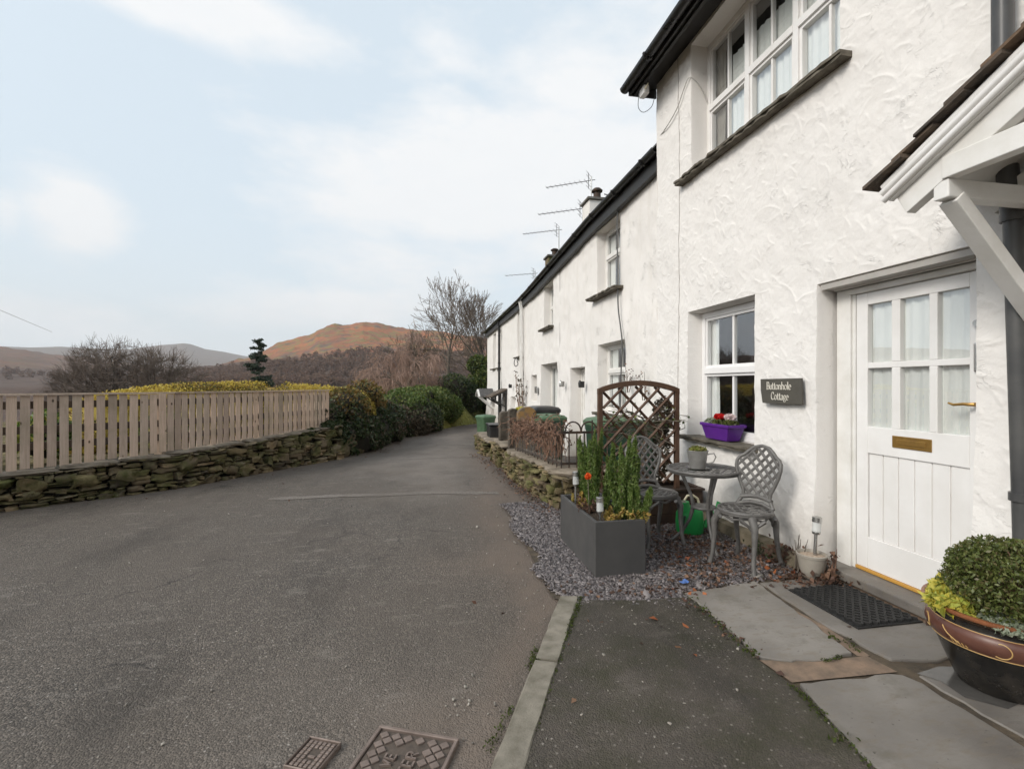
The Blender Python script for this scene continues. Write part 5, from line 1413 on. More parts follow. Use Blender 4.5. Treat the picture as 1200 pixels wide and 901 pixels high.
# ------------------------------------------------------------------ bistro set
def bistro_chair(label):
    t = tag(bpy.data.objects.new("bistro_chair", None), label, "chair", "cast metal bistro chairs"); COL.objects.link(t)
    zs = .435
    circ = [(.192*math.cos(2*PI*i/32), .192*math.sin(2*PI*i/32)*.95) for i in range(32)]
    mb = MB(); lattice(mb, circ, .058, PI/4, lambda x, y: (x, y, zs-.004*(1-(x*x+y*y)/.04)), .0045, 2.0, 6); lattice(mb, circ, .058, -PI/4, lambda x, y: (x, y, zs-.004*(1-(x*x+y*y)/.04)), .0045, 2.0, 6)
    rim = [(.196*math.cos(2*PI*i/36), .188*math.sin(2*PI*i/36), zs) for i in range(37)]
    mb.tube(rim, .015, 8, flat=.75); mb.tube([(x*.99, y*.99, z-.014) for x, y, z in rim], .012, 8)
    mb.build("seat", M["alu"], t, 60)
    # back: leans, slightly dished; outline is waisted, shouldered and crowned
    def S(x, z): return (x, .165+(z-zs)*.20-1.1*x*x, z)
    half = [(.150,zs+.005),(.128,zs+.04),(.108,zs+.075),(.112,zs+.12),(.140,zs+.18),(.168,zs+.25),(.182,zs+.31),(.180,zs+.355),(.160,zs+.385),(.128,zs+.405),(.100,zs+.435),(.062,zs+.468),(.0,zs+.482)]
    out = half + [(-x, z) for x, z in half[::-1][1:]]
    mb = MB(); mb.tube([S(*p) for p in out], .0145, 8); mb.tube([S(x*.99, z) for x, z in ((-.13,zs+.062),(-.06,zs+.075),(0,zs+.08),(.06,zs+.075),(.13,zs+.062))], .017, 8)
    mb.tube([S(-.15,zs+.005), S(-.05,zs+.03), S(.05,zs+.03), S(.15,zs+.005)], .016, 8)
    poly = [p for p in out if p[1] > zs+.07]
    lattice(mb, poly, .054, PI/4+.06, S, .0125, .8, 6); lattice(mb, poly, .054, -PI/4-.06, S, .0125, .8, 6)
    mb.build("backrest", M["alu"], t, 60)
    for sx in (1,-1):
        for fy, ty in ((-.125,-.185),(.120,.215)):
            mb = MB()
            a = Vector((sx*.128, fy, zs-.02)); b = Vector((sx*.182, ty, 0))
            pts = [a, a.lerp(b,.18)+Vector((sx*.028,fy*.12,0)), a.lerp(b,.45)+Vector((sx*.012,0,0)), a.lerp(b,.8)+Vector((-sx*.004,0,0)), b]
            mb.tube(pts, [.034,.027,.020,.0165,.020], 8)
            # pierced bracket: two curls running into the seat rim
            n = Vector((sx*.128, fy, 0)).normalized(); tg = Vector((-n.y, n.x, 0))
            for k in (1,-1):
                c = a+Vector((0,0,-.10))+n*.03
                mb.tube([c, c+tg*k*.035+Vector((0,0,.045)), c+tg*k*.085+Vector((0,0,.080))-n*.01], [.012,.012,.016], 6)
            mb.build("leg", M["alu"], t, 60)
    mb = MB()
    for sx in (1,-1): mb.tube([(sx*.135,-.125,zs-.03),(sx*.165,-.01,zs-.06),(sx*.135,.12,zs-.03)], .010, 6)
    mb.tube([(-.13,-.13,zs-.03),(0,-.17,zs-.055),(.13,-.13,zs-.03)], .010, 6); mb.build("apron", M["alu"], t, 60)
    return t
c1 = bistro_chair("grey lattice back bistro chair right of the table, against the cottage wall")
c2 = copy_tree(c1); c2["label"] = "grey lattice back bistro chair half hidden behind the trough plants"
# front of the chair is -y in its own frame
c1.location = (2.50,3.44,.03); c1.rotation_euler = (0,0,math.atan2(.36,.93)-PI/2+.05)
c2.location = (2.085,4.13,.03); c2.rotation_euler = (0,0,.10)
t = thing("bistro_table", (2.45,3.93,.025), "round grey lattice topped bistro table with a zinc mug planter on it", "table")
tc = (2.45,3.93); zt = .700
circ = [(.30*math.cos(2*PI*i/40), .30*math.sin(2*PI*i/40)) for i in range(40)]
mb = MB(); 
for a in (PI/4, -PI/4): lattice(mb, circ, .068, a, lambda x, y: (tc[0]+x, tc[1]+y, zt), .0045, 2.3, 6)
mb.tube([(tc[0]+.305*math.cos(2*PI*i/44), tc[1]+.305*math.sin(2*PI*i/44), zt) for i in range(45)], .014, 8); mb.tube([(tc[0]+.298*math.cos(2*PI*i/44), tc[1]+.298*math.sin(2*PI*i/44), zt-.016) for i in range(45)], .011, 8)
mb.lathe([(.001,-.006),(.07,-.006),(.07,.008),(.001,.008)], 20, (*tc,zt)); mb.build("table_top", M["alu"], t, 60)
for k in range(3):
    a = math.radians(-100+120*k); d = Vector((math.cos(a), math.sin(a), 0)); c = Vector((*tc,0))
    mb = MB(); mb.tube([c+d*.20+Vector((0,0,zt-.02)), c+d*.165+Vector((0,0,.60)), c+d*.105+Vector((0,0,.46)), c+d*.085+Vector((0,0,.37)), c+d*.115+Vector((0,0,.25)), c+d*.18+Vector((0,0,.13)), c+d*.255+Vector((0,0,.05)), c+d*.29+Vector((0,0,.025))], [.018,.016,.015,.020,.015,.014,.014,.018], 8)
    mb.build("leg", M["alu"], t, 60)
mb = MB(); mb.lathe([(.001,.355),(.10,.355),(.108,.365),(.10,.378),(.001,.378)], 24, (*tc,0)); mb.build("shelf", M["alu"], t, 40)
# zinc mug planter
t = thing("mug_planter", (2.385,3.92,.713), "galvanised mug shaped planter of succulents on the bistro table", "planter")
mb = MB(); L = (2.385,3.92,.713); mb.lathe([(.064,0),(.066,.004),(.088,.150),(.092,.153),(.092,.160),(.086,.160),(.080,.14),(.001,.135)], 28, L); mb.lathe([(.085,-.002),(.098,.008)], 24, L, cap0=True); mb.build("cup", M["zinc"], t, 40)
mb = MB(); a = Vector((.85,-.5,0)); c = Vector(L)
mb.tube([c+a*.085+Vector((0,0,.125)), c+a*.135+Vector((0,0,.138)), c+a*.152+Vector((0,0,.105)), c+a*.13+Vector((0,0,.06)), c+a*.075+Vector((0,0,.04))], .006, 8, flat=1.8); mb.build("handle", M["zinc"], t, 60)
# watering can
t = thing("watering_can", (2.56,4.30,.03), "green plastic watering can on the leafy gravel under the table", "watering can")
Lx, Ly = 2.52, 4.28
def srect(w, d, n=32, p=2.7): return [(math.copysign(abs(math.cos(2*PI*i/n))**(2/p), math.cos(2*PI*i/n))*w, math.copysign(abs(math.sin(2*PI*i/n))**(2/p), math.sin(2*PI*i/n))*d) for i in range(n)]
rot = math.radians(-14); cr, sr = math.cos(rot), math.sin(rot)
def place(x, y, z): return (Lx+x*cr-y*sr, Ly+x*sr+y*cr, .03+z)
mb = MB(); rings = []
for z, s, ox in ((0,.92,0),(.02,1.,0),(.10,1.02,0),(.19,.98,0),(.235,.84,.01),(.25,.70,.012)):
    rings.append([place(x*s+ox, y*s, z) for x, y in srect(.125,.085)])
vs = [p for rg in rings for p in rg]; m = 32
mb.add(vs, [(i*m+j, i*m+(j+1)%m, (i+1)*m+(j+1)%m, (i+1)*m+j) for i in range(len(rings)-1) for j in range(m)]+[tuple(range(m))[::-1], tuple((len(rings)-1)*m+j for j in range(m))])
mb.build("body", M["greencan"], t, 50)
mb = MB(); mb.tube([place(-.055,-.015,.20),place(-.06,-.015,.27),place(-.062,-.015,.300)], [.062,.056,.052], 14); mb.build("filler_neck", M["greencan"], t, 50)
mb = MB(); mb.tube([place(-.062,-.015,.3005),place(-.062,-.015,.3015)], [.042,.042], 14); mb.build("filler_opening", M["interior"], t, 50)
mb = MB(); mb.tube([place(-.085,-.086,.055),place(-.09,-.094,.12),place(-.07,-.090,.185)], [.012,.016,.012], 8); mb.build("grip_recess", M["bindark"], t, 50)
mb = MB(); mb.tube([place(-.05,0,.31),place(-.02,0,.355),(place(.03,0,.36)),place(.075,0,.33),place(.10,0,.25)], [.010,.011,.011,.011,.012], 10); mb.build("handle", M["cream"], t, 60)
mb = MB(); mb.tube([place(.13,0,.06),place(.20,.02,.14),place(.27,.03,.25),place(.29,.035,.29)], [.030,.022,.016,.024], 10); mb.build("spout", M["greencan"], t, 50)

# window box
t = thing("window_box", (3.02,4.47,.91), "purple plastic window box on the cottage sill", "window box")
mb = MB(); x0, x1, y0, y1, z0, z1 = 2.895, 3.085, 4.235, 4.695, .893, 1.055
def tap(f0, z): return [(x0+f0*.5, y0+f0, z),(x1-f0*.5, y0+f0, z),(x1-f0*.5, y1-f0, z),(x0+f0*.5, y1-f0, z)]
R = tap(.052,z0)+tap(.045,z0+.02)+tap(.006,z1-.030)+tap(-.012,z1-.030)+tap(-.014,z1)+tap(.004,z1)+tap(.012,z1-.03)
mb.add(R, [(4*i+j,4*i+(j+1)%4,4*i+4+(j+1)%4,4*i+4+j) for i in range(6) for j in range(4)]+[(3,2,1,0)])
mb.build("tub", M["purple"], t, 0, bevel=.007)
mb = MB(); mb.box(x0+.01,x1-.01,y0+.02,y1-.02,z1-.05,z1-.025); mb.build("soil", M["soil"], t, 0)

# charcoal trough
t = thing("trough_planter", (1.455,3.875,0), "long charcoal grey stone trough standing on the slate gravel", "trough")
mb = MB(); x0, x1, y0, y1, h, w = 1.255, 1.655, 3.42, 4.34, .435, .028
mb.box(x0,x1,y0,y0+w,.015,h); mb.box(x0,x1,y1-w,y1,.015,h); mb.box(x0,x0+w,y0+w,y1-w,.015,h); mb.box(x1-w,x1,y0+w,y1-w,.015,h); mb.box(x0+w,x1-w,y0+w,y1-w,.015,.05)
mb.build("trough_walls", M["trough"], t, 0, bevel=.006)
mb = MB(); n = 12; vs = []
for i in range(n):
    for j in range(n*2):
        vs.append((x0+w+(x1-x0-2*w)*i/(n-1), y0+w+(y1-y0-2*w)*j/(2*n-1), .375+.02*float(fbm(i*.7,j*.7,3))))
mb.add(vs, [(i*2*n+j,(i+1)*2*n+j,(i+1)*2*n+j+1,i*2*n+j+1) for i in range(n-1) for j in range(2*n-1)]); mb.build("soil", M["soil"], t, 180)
def solar(x, y, z, label, tilt=0, stem=.12, s=1.0):
    t = thing("solar_light", (x,y,z), label, "solar light", "stainless solar stake lights")
    a = Vector((math.sin(tilt), 0, math.cos(tilt))); b = Vector((x,y,z))
    at = lambda k: b+a*k
    mb = MB(); mb.tube([at(-.06), at(stem)], .011*s, 10); mb.build("stake", M["steel"], t, 50)
    mb = MB(); mb.tube([at(stem), at(stem+.012), at(stem+.018)], [.022*s,.026*s,.026*s], 16); mb.build("collar", M["steel"], t, 40)
    mb = MB(); mb.tube([at(stem+.018), at(stem+.088)], .0255*s, 16, cap=False); mb.build("lens", M["lensglass"], t, 50)
    mb = MB(); mb.tube([at(stem+.088), at(stem+.122), at(stem+.126)], [.0285*s,.0285*s,.024*s], 16); mb.build("cap", M["steel"], t, 40)
k = NT("frosted lamp lens"); k.P(Base_Color=(.75,.76,.74), Roughness=.25, Specular_IOR_Level=.5, Alpha=.55); M["lensglass"] = k.m
solar(1.345,3.56,.40,"stainless solar light at the near end of the trough", 0, .06, 1.05)
solar(1.325,4.10,.40,"stainless solar light at the far end of the trough by the garden wall", 0, .16, 1.05)
# taupe pot by the door
t = thing("taupe_pot", (2.80,3.10,.04), "small taupe glazed pot topped with pale grit beside the doorstep", "plant pot")
mb = MB(); mb.lathe([(.054,0),(.060,.005),(.082,.07),(.094,.140),(.096,.155),(.101,.158),(.103,.176),(.096,.180),(.091,.17),(.088,.150)], 32, (2.80,3.10,.04)); mb.build("pot", M["taupe"], t, 40)
mb = MB(); mb.lathe([(.001,.168),(.05,.168),(.091,.158)], 24, (2.80,3.10,.04), cap0=False); mb.build("grit_top", M["grit"], t, 180)
solar(2.815,3.09,.19,"stainless solar light leaning in the taupe pot by the door", .07, .17, 1.1)
# door mat
t = thing("doormat", (2.72,2.68,.038), "black moulded rubber doormat in front of the white door", "doormat")
mb = MB(); X0, X1, Y0, Y1 = 2.475, 2.925, 2.40, 2.945; mb.box(X0,X1,Y0,Y1,.036,.044); mb.build("backing", M["rubber"], t, 0)
mb = MB(); r = random.Random(6); nx, ny = 15, 18
for i in range(nx):
    for j in range(ny):
        cx = X0+.015+(X1-X0-.03)*(i+.5)/nx; cy = Y0+.015+(Y1-Y0-.03)*(j+.5)/ny; s = .0125
        # crossed chevron cleats
        rot = PI/4 if (i+j) % 2 else -PI/4
        d = Vector((math.cos(rot), math.sin(rot), 0))*.017; c = Vector((cx,cy,.052))
        mb.beam(c-d, c+d, .012, .016)
mb.build("cleats", M["rubber"], t, 0)

# big glazed pot
BP = (2.685,1.845,.033)
t = thing("glazed_pot", BP, "big black glazed pot with an oxblood band and ochre swirls by the right edge", "plant pot")
mb = MB(); mb.lathe([(.150,0),(.158,.006),(.205,.12),(.238,.205),(.246,.212)], 56, BP); mb.build("base", M["potblack"], t, 40)
mb = MB(); mb.lathe([(.246,.212),(.249,.216),(.262,.232),(.272,.258),(.270,.285),(.258,.304),(.252,.308)], 56, BP, cap0=False); mb.build("band", M["potband"], t, 60)
mb = MB(); mb.lathe([(.252,.308),(.250,.312),(.256,.335),(.270,.352),(.276,.356)], 56, BP, cap0=False); mb.build("neck", M["potblack"], t, 60)
mb = MB(); mb.lathe([(.276,.356),(.284,.362),(.284,.374),(.272,.378),(.258,.366),(.252,.33)], 56, BP, cap0=False); mb.build("rim", M["terracotta"], t, 60)
mb = MB()
for z, rr in ((.213,.2475),(.306,.2545)): mb.tube([(BP[0]+rr*math.cos(2*PI*i/56), BP[1]+rr*math.sin(2*PI*i/56), BP[2]+z) for i in range(57)], .0022, 5)
def onband(a, z):
    rr = np.interp(z, [.216,.232,.258,.285,.304], [.249,.262,.272,.270,.258])+.0012
    return (BP[0]+rr*math.cos(a), BP[1]+rr*math.sin(a), BP[2]+z)
for a0 in np.arange(0, 2*PI, 2*PI/5):
    mb.tube([onband(a0+.12*math.cos(q), .258+.033*math.sin(q)) for q in np.linspace(-2.2,1.9,14)], .0024, 5)
    mb.tube([onband(a0+.45+q*.26, .285-.055*q**.7) for q in np.linspace(0,1,9)], .0024, 5)
    for q in range(5): mb.tube([onband(a0+.60+q*.055, .222), onband(a0+.585+q*.055, .246-.0035*q)], .0022, 5)
mb.build("swirls", M["potgold"], t, 60)
mb = MB(); mb.lathe([(.001,.345),(.15,.345),(.254,.338)], 32, BP, cap0=False); mb.build("soil", M["soil"], t, 180)
# stray blue wrapper and a pebble on the gravel
r = np.random.default_rng(3); mb = MB()
vs = [(1.80+.06*i/3+r.normal(0,.004), 3.16+.03*j/2+r.normal(0,.004), .045+abs(r.normal(0,.012))) for i in range(4) for j in range(3)]
mb.add(vs, [(i*3+j,(i+1)*3+j,(i+1)*3+j+1,i*3+j+1) for i in range(3) for j in range(2)])
k = NT("blue plastic"); k.P(Base_Color=(.08,.16,.40), Roughness=.3); o = mb.build("blue_wrapper", k.m, None, 30, recalc=False); tag(o, "scrap of blue plastic on the slate gravel beside the flagstone", "wrapper")
S = Stones(3); S.put((2.43,3.21,.035), (1,.2), .045, .03, .014, .08, .02); o = S.build("flat_stone", M["flag"], None); tag(o, "small flat grey stone in front of the right bistro chair", "stone")
# ------------------------------------------------------------------ vegetation
def tubes_np(P, R, n=3):
    """P (B,k,3) polylines, R (B,k) radii -> verts, quads"""
    B, k, _ = P.shape
    D = np.empty_like(P); D[:,1:-1] = P[:,2:]-P[:,:-2]; D[:,0] = P[:,1]-P[:,0]; D[:,-1] = P[:,-1]-P[:,-2]
    D /= np.linalg.norm(D, axis=2, keepdims=True)+1e-9
    ref = np.where(np.abs(D[...,2:3]) < .9, np.array([0,0,1.]), np.array([1.,0,0]))
    A = np.cross(D, ref); A /= np.linalg.norm(A, axis=2, keepdims=True)+1e-9
    Bv = np.cross(D, A)
    t = 2*PI*np.arange(n)/n
    V = P[:,:,None,:] + (A[:,:,None,:]*np.cos(t)[None,None,:,None] + Bv[:,:,None,:]*np.sin(t)[None,None,:,None])*R[:,:,None,None]
    b = np.arange(B)[:,None,None]*k*n; i = np.arange(k-1)[None,:,None]*n; j = np.arange(n)[None,None,:]; j2 = (j+1) % n
    F = np.stack([b+i+j, b+i+j2, b+i+n+j2, b+i+n+j], -1).reshape(-1,4)
    return V.reshape(-1,3), F
def grow(rng, P0, D0, L0, R0, counts, spread, shrink, up, wander=.16, k=5, rshrink=.55, start=.3):
    """levels of branching, all branches of one level at once. returns list of (P,R) per level"""
    P0 = np.atleast_2d(P0).astype(float); D0 = np.atleast_2d(D0).astype(float); L0 = np.atleast_1d(L0).astype(float); R0 = np.atleast_1d(R0).astype(float)
    out = []
    for lv in range(len(counts)+1):
        B = len(P0); pts = [P0]; d = D0.copy()
        u = up[min(lv, len(up)-1)]
        for s in range(k-1):
            d = d + rng.normal(0, wander, (B,3)) + np.array([0,0,u])/(k-1)
            d /= np.linalg.norm(d, axis=1, keepdims=True)
            pts.append(pts[-1] + d*(L0/(k-1))[:,None])
        P = np.stack(pts, 1)
        f = np.linspace(0,1,k)
        tipr = .25 if lv < len(counts) else .35
        R = R0[:,None]*(1-(1-tipr)*f[None,:]); out.append((P, R))
        if lv == len(counts): break
        c = counts[lv]
        st = start if lv else .35
        tt = rng.uniform(st, 1.0, (B,c)); tt[:,0] = 1.0
        seg = np.clip((tt*(k-1)).astype(int), 0, k-2); fr = tt*(k-1)-seg
        bi = np.arange(B)[:,None]
        a = P[bi,seg]; b = P[bi,seg+1]; pos = a+(b-a)*fr[...,None]
        dd = b-a; dd /= np.linalg.norm(dd, axis=2, keepdims=True)+1e-9
        q = rng.normal(size=dd.shape); q -= dd*(q*dd).sum(2, keepdims=True); q /= np.linalg.norm(q, axis=2, keepdims=True)+1e-9
        ang = np.abs(rng.normal(spread, spread*.35, (B,c)))[...,None]; ang[:,0] *= .35
        nd = dd*np.cos(ang)+q*np.sin(ang)
        rl = R0[:,None]*(1-.7*tt)
        P0 = pos.reshape(-1,3); D0 = nd.reshape(-1,3)
        L0 = (L0[:,None]*shrink*rng.uniform(.65,1.2,(B,c))*(1.15-.45*tt)).reshape(-1)
        R0 = np.maximum(rl*rshrink*rng.uniform(.8,1.15,(B,c)), .0035).reshape(-1)
    return out
def bare_tree(loc, label, seed, ptop, r, limbs, counts, spread, shrink, up, lean=(0,0,1), trunk=.25, twig="twig", bark="bark", group=None, minr=.006, wander=.16, dome=None, cat="tree", name="bare_tree"):
    t = thing(name, loc, label, cat, group); rng = np.random.default_rng(seed)
    L = Vector(loc); base = np.array(loc)
    h = EYE+(450-ptop)/570*math.hypot(loc[0], loc[1])/math.cos(0) - loc[2]      # real height of the tree
    lv = grow(rng, base, np.array(lean)/np.linalg.norm(lean), h*trunk, r, [limbs]+counts, spread, shrink, up, wander)
    zz = np.concatenate([P[:,-1,2] for P, R in lv]); f = h/(np.percentile(zz, 99.6 if dome is None else 80)-loc[2])
    lv = [(base+(P-base)*f, R) for P, R in lv]
    if dome:                                   # crown kept to a broad rounded outline
        c = base+np.array([0,0,.46*h]); rad = np.array([dome,dome,.54*h])
        lv = lv[:2]+[(P[k], R[k]) for P, R in lv[2:] for k in [(((P[:,-1]-c)/rad)**2).sum(1) < rng.uniform(.72,1.06,len(P))]]
    def join(levels, n):
        Vs, Fs, o = [], [], 0
        for P, R in levels:
            V, F = tubes_np(P, np.maximum(R, minr), n); Vs.append(V); Fs.append(F+o); o += len(V)
        return np.concatenate(Vs), np.concatenate(Fs)
    V, F = join(lv[:2], 7); link("trunk", build_mesh("trunk", V, F, M[bark], 180), t)
    V, F = join(lv[2:], 3); link("crown", build_mesh("crown", V, F, M[twig], 180), t)
    return t, lv
G_ = "bare winter trees around the lane"
def gh(x, y): return float(terrain(np.array([x]), np.array([y]))[0])
# broad crowned group behind the fence: limbs fan out from short trunks to a rounded shell, twigs fill it
def dome_tree(loc, label, seed, ptop, rx, r, group):
    t = thing("bare_tree", loc, label, "tree", group); rng = np.random.default_rng(seed); base = np.array(loc)
    h = EYE+(450-ptop)/570*math.hypot(loc[0], loc[1])-loc[2]
    c = base+np.array([0,0,.40*h]); rad = np.array([rx,rx*.9,.60*h])
    def shell(n, lo, hi, zmin):
        d = rng.normal(size=(n*3,3)); d /= np.linalg.norm(d, axis=1, keepdims=True); d = d[d[:,2] > zmin][:n]
        return c+d*rad*(rng.uniform(lo,hi,len(d))*(.90+.22*fbm(d[:,0]*2.2+seed, d[:,2]*2.2+d[:,1], seed, 2)))[:,None]
    def arcs(A, B, lift, k, wob):
        f = np.linspace(0,1,k)[None,:,None]; L = np.linalg.norm(B-A, axis=1)[:,None,None]
        P = A[:,None]*(1-f)+B[:,None]*f
        out = (B-A)/ (L[:,0]+1e-9); out[:,2] = 0
        P = P+np.sin(PI*f)*L*(out[:,None]*lift)+rng.normal(0,wob,P.shape)*L*np.sin(PI*f)*.6; P[...,2] -= (np.sin(PI*f)*L*lift*.5)[...,0]
        return P
    top = base+np.array([0,0,.16*h]); trunk = (np.stack([base,(base+top)/2+rng.normal(0,.1,3),top])[None], np.array([[r*1.15,r,r*.9]]))
    T1 = shell(15,.62,.9,-.05); P1 = arcs(np.repeat(top[None],len(T1),0), T1, .14, 8, .05); R1 = np.linspace(r*.42,.035,8)[None].repeat(len(T1),0)
    def attach(P, T, lo):
        flat = P[:,lo:].reshape(-1,3); d = ((T[:,None]-flat[None])**2).sum(2); w = d*(1+rng.uniform(0,.6,d.shape)); return flat[w.argmin(1)]
    T2 = shell(150,.70,1.0,-.25); P2 = arcs(attach(P1,T2,2), T2, .10, 6, .06); R2 = np.linspace(.055,.020,6)[None].repeat(len(T2),0)
    T3 = shell(1500,.62,1.03,-.32); P3 = arcs(attach(P2,T3,1), T3, .06, 5, .07); R3 = np.linspace(.024,.011,5)[None].repeat(len(T3),0)
    n = 7500; i = rng.integers(0,len(P3),n); j = rng.integers(1,5,n); A = P3[i,j]; d = (A-c)/rad; d = d/np.linalg.norm(d,axis=1,keepdims=True)+rng.normal(0,.55,(n,3))+np.array([0,0,.35]); d /= np.linalg.norm(d,axis=1,keepdims=True)
    P4 = arcs(A, A+d*rng.uniform(.25,.95,(n,1)), .05, 3, .05); R4 = np.linspace(.012,.008,3)[None].repeat(n,0)
    def join(levels, k):
        Vs, Fs, o = [], [], 0
        for P, R in levels:
            V, F = tubes_np(P, R, k); Vs.append(V); Fs.append(F+o); o += len(V)
        return np.concatenate(Vs), np.concatenate(Fs)
    V, F = join([trunk,(P1,R1)], 7); link("trunk", build_mesh("trunk", V, F, M["bark"], 180), t)
    V, F = join([(P2,R2),(P3,R3),(P4,R4)], 3); link("crown", build_mesh("crown", V, F, M["twig"], 180), t)
for px, dist, ptop, rx, s, lab in ((138,58,411,5.0,101,"left hand bare oak of the broad rounded group behind the board fence"),(186,60,412,4.7,103,"right hand bare oak of the broad rounded group behind the board fence"),(104,61,420,3.2,107,"smallest bare oak on the left shoulder of the rounded group")):
    a, _ = azel(px, 450); x, y = dist*math.sin(a), dist*math.cos(a); z = gh(x, y)
    dome_tree((x,y,z-.2), lab, s, ptop, rx, .30, G_)
# tall trees beyond the hedge, beside the far house
a, _ = azel(526, 450); x, y = 33*math.sin(a), 33*math.cos(a)
bare_tree((x,y,gh(x,y)-.2), "tall open bare tree with a long straight stem left of the far house", 205, 318, .21, 9, [5,5,4], .58, .68, [.1,.20,.2,.15], (-.02,0,1), .52, group=G_, minr=.012, wander=.10)
a, _ = azel(584, 450); x, y = 31*math.sin(a), 31*math.cos(a)
bare_tree((x,y,gh(x,y)-.2), "dense many stemmed bare tree right behind the far house corner", 217, 330, .22, 9, [6,5,3], .50, .80, [.0,.30,.28,.2], (-.16,0,1), .22, group=G_, minr=.011, wander=.10)
a, _ = azel(552, 450); x, y = 38*math.sin(a), 38*math.cos(a)
bare_tree((x,y,gh(x,y)-.2), "lower spreading bare tree between the two tall trees", 223, 372, .16, 8, [6,5,4], .75, .72, [.0,.08,.1,.1], (.1,0,1), .3, group=G_, minr=.014, wander=.18)
a, _ = azel(497, 450); x, y = 36*math.sin(a), 36*math.cos(a)
bare_tree((x,y,gh(x,y)-.2), "scrubby bare tree left of the long stemmed tree", 229, 385, .15, 8, [6,5,4], .75, .72, [.0,.08,.1,.1], (-.1,0,1), .3, group=G_, minr=.014, wander=.2)
# weeping pink tree
a, _ = azel(480, 450); x, y = 24*math.sin(a), 24*math.cos(a)
bare_tree((x,y,gh(x,y)-.2), "drooping pinkish bare tree arching over the hedge", 311, 392, .14, 8, [7,7,5], .95, .74, [-.05,-.25,-.7,-1.3,-1.5], (-.22,0,1), .46, "pinktwig", "bark", G_, .0085, .2)
a, _ = azel(445, 450); x, y = 26*math.sin(a), 26*math.cos(a)
bare_tree((x,y,gh(x,y)-.2), "small pinkish twiggy tree at the left edge of the drooping one", 331, 412, .10, 8, [7,6,5], .9, .72, [-.05,-.15,-.6,-1.1,-1.3], (.1,0,1), .4, "pinktwig", "bark", G_, .0085, .2)

# dark conifer
a, _ = azel(303, 450); cx, cy = 92*math.sin(a), 92*math.cos(a); cz = gh(cx, cy)
t = thing("conifer_tree", (cx,cy,cz), "lone dark ragged conifer standing before the bracken hill", "conifer")
rng = np.random.default_rng(51); Hc = EYE+.084*92-cz
mb = MB(); mb.tube([(cx,cy,cz-.3),(cx+.1,cy,cz+Hc*.5),(cx+.05,cy,cz+Hc)], [.28,.18,.03], 8); mb.build("trunk", M["bark"], t, 60)
C = []
for i in range(92):
    f = rng.uniform(.16,1)**.9; z = cz+Hc*f; L = (1.06-f)**.8*3.9*rng.uniform(.35,1.25)+.25; az = rng.uniform(0,2*PI); m = int(28+30*L)
    s = rng.uniform(.15,1,m)
    C.append(np.stack([cx+math.cos(az)*L*s+rng.normal(0,.14,m), cy+math.sin(az)*L*s+rng.normal(0,.14,m), z+L*s*.10-.12*(L*s)**1.3*.6+rng.normal(0,.07+.06*L*s*.4,m)],-1))
quads(np.concatenate(C), .24, rng, name="crown", mat=M["conifer"], parent=t, asp=2.2)

# hedges: clumped volumes filled with leaves, woody core inside
def leafy(name, label, cat, blobs, n, size, mat, seed, core=True, group=None, shell=.55, asp=1.5, coremat="core", mats2=None, lumpy=.40):
    """blobs: (x,y,z,rx,ry,rz). leaves sit near the blob surfaces, thinned by noise so that gaps and clumps show"""
    rng = np.random.default_rng(seed); bl = np.array(blobs, float)
    vol = (bl[:,3]*bl[:,4]*bl[:,5])**(2/3.); k = rng.choice(len(bl), n, p=vol/vol.sum())
    d = rng.normal(size=(n,3)); d /= np.linalg.norm(d, axis=1, keepdims=True)
    lump = 1-lumpy/2+lumpy*fbm(d[:,0]*2.6+k*3.1, d[:,2]*2.6+d[:,1]*1.7+k, seed, 3)
    rr = (1-shell*rng.beta(1,2.4,n))*lump
    C = bl[k,:3]+d*bl[k,3:]*rr[:,None]
    g0 = gz(C[:,1]); C = C[C[:,2] > g0-.05]
    gap = fbm(C[:,0]*2.4, C[:,2]*2.4+C[:,1]*1.3, seed+5, 3); C = C[gap > .34]
    root = thing(name, tuple(bl[0,:2])+(gzf(bl[0,1]),), label, cat, group)
    sel = rng.random(len(C)); 
    if mats2:
        m2, w = mats2; f = fbm(C[:,0]*.9, C[:,1]*.6+C[:,2]*1.2, seed+9, 3); pick = f+rng.normal(0,.10,len(C)) > w
        if pick.sum() > 10: quads(C[pick], size, rng, name="foliage", mat=M[m2], parent=root, asp=asp)
        C = C[~pick]
    quads(C, size, rng, name="foliage", mat=M[mat], parent=root, asp=asp)
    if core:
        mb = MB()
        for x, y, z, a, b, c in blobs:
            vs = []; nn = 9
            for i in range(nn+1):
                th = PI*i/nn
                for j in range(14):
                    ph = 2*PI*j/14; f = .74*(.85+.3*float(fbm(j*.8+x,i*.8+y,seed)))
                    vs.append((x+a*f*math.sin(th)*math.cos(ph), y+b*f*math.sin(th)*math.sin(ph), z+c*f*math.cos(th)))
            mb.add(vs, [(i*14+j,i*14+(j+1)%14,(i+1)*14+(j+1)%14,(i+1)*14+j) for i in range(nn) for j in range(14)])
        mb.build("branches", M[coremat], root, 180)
    return root
HG = "hedge and ivy along the left of the lane"
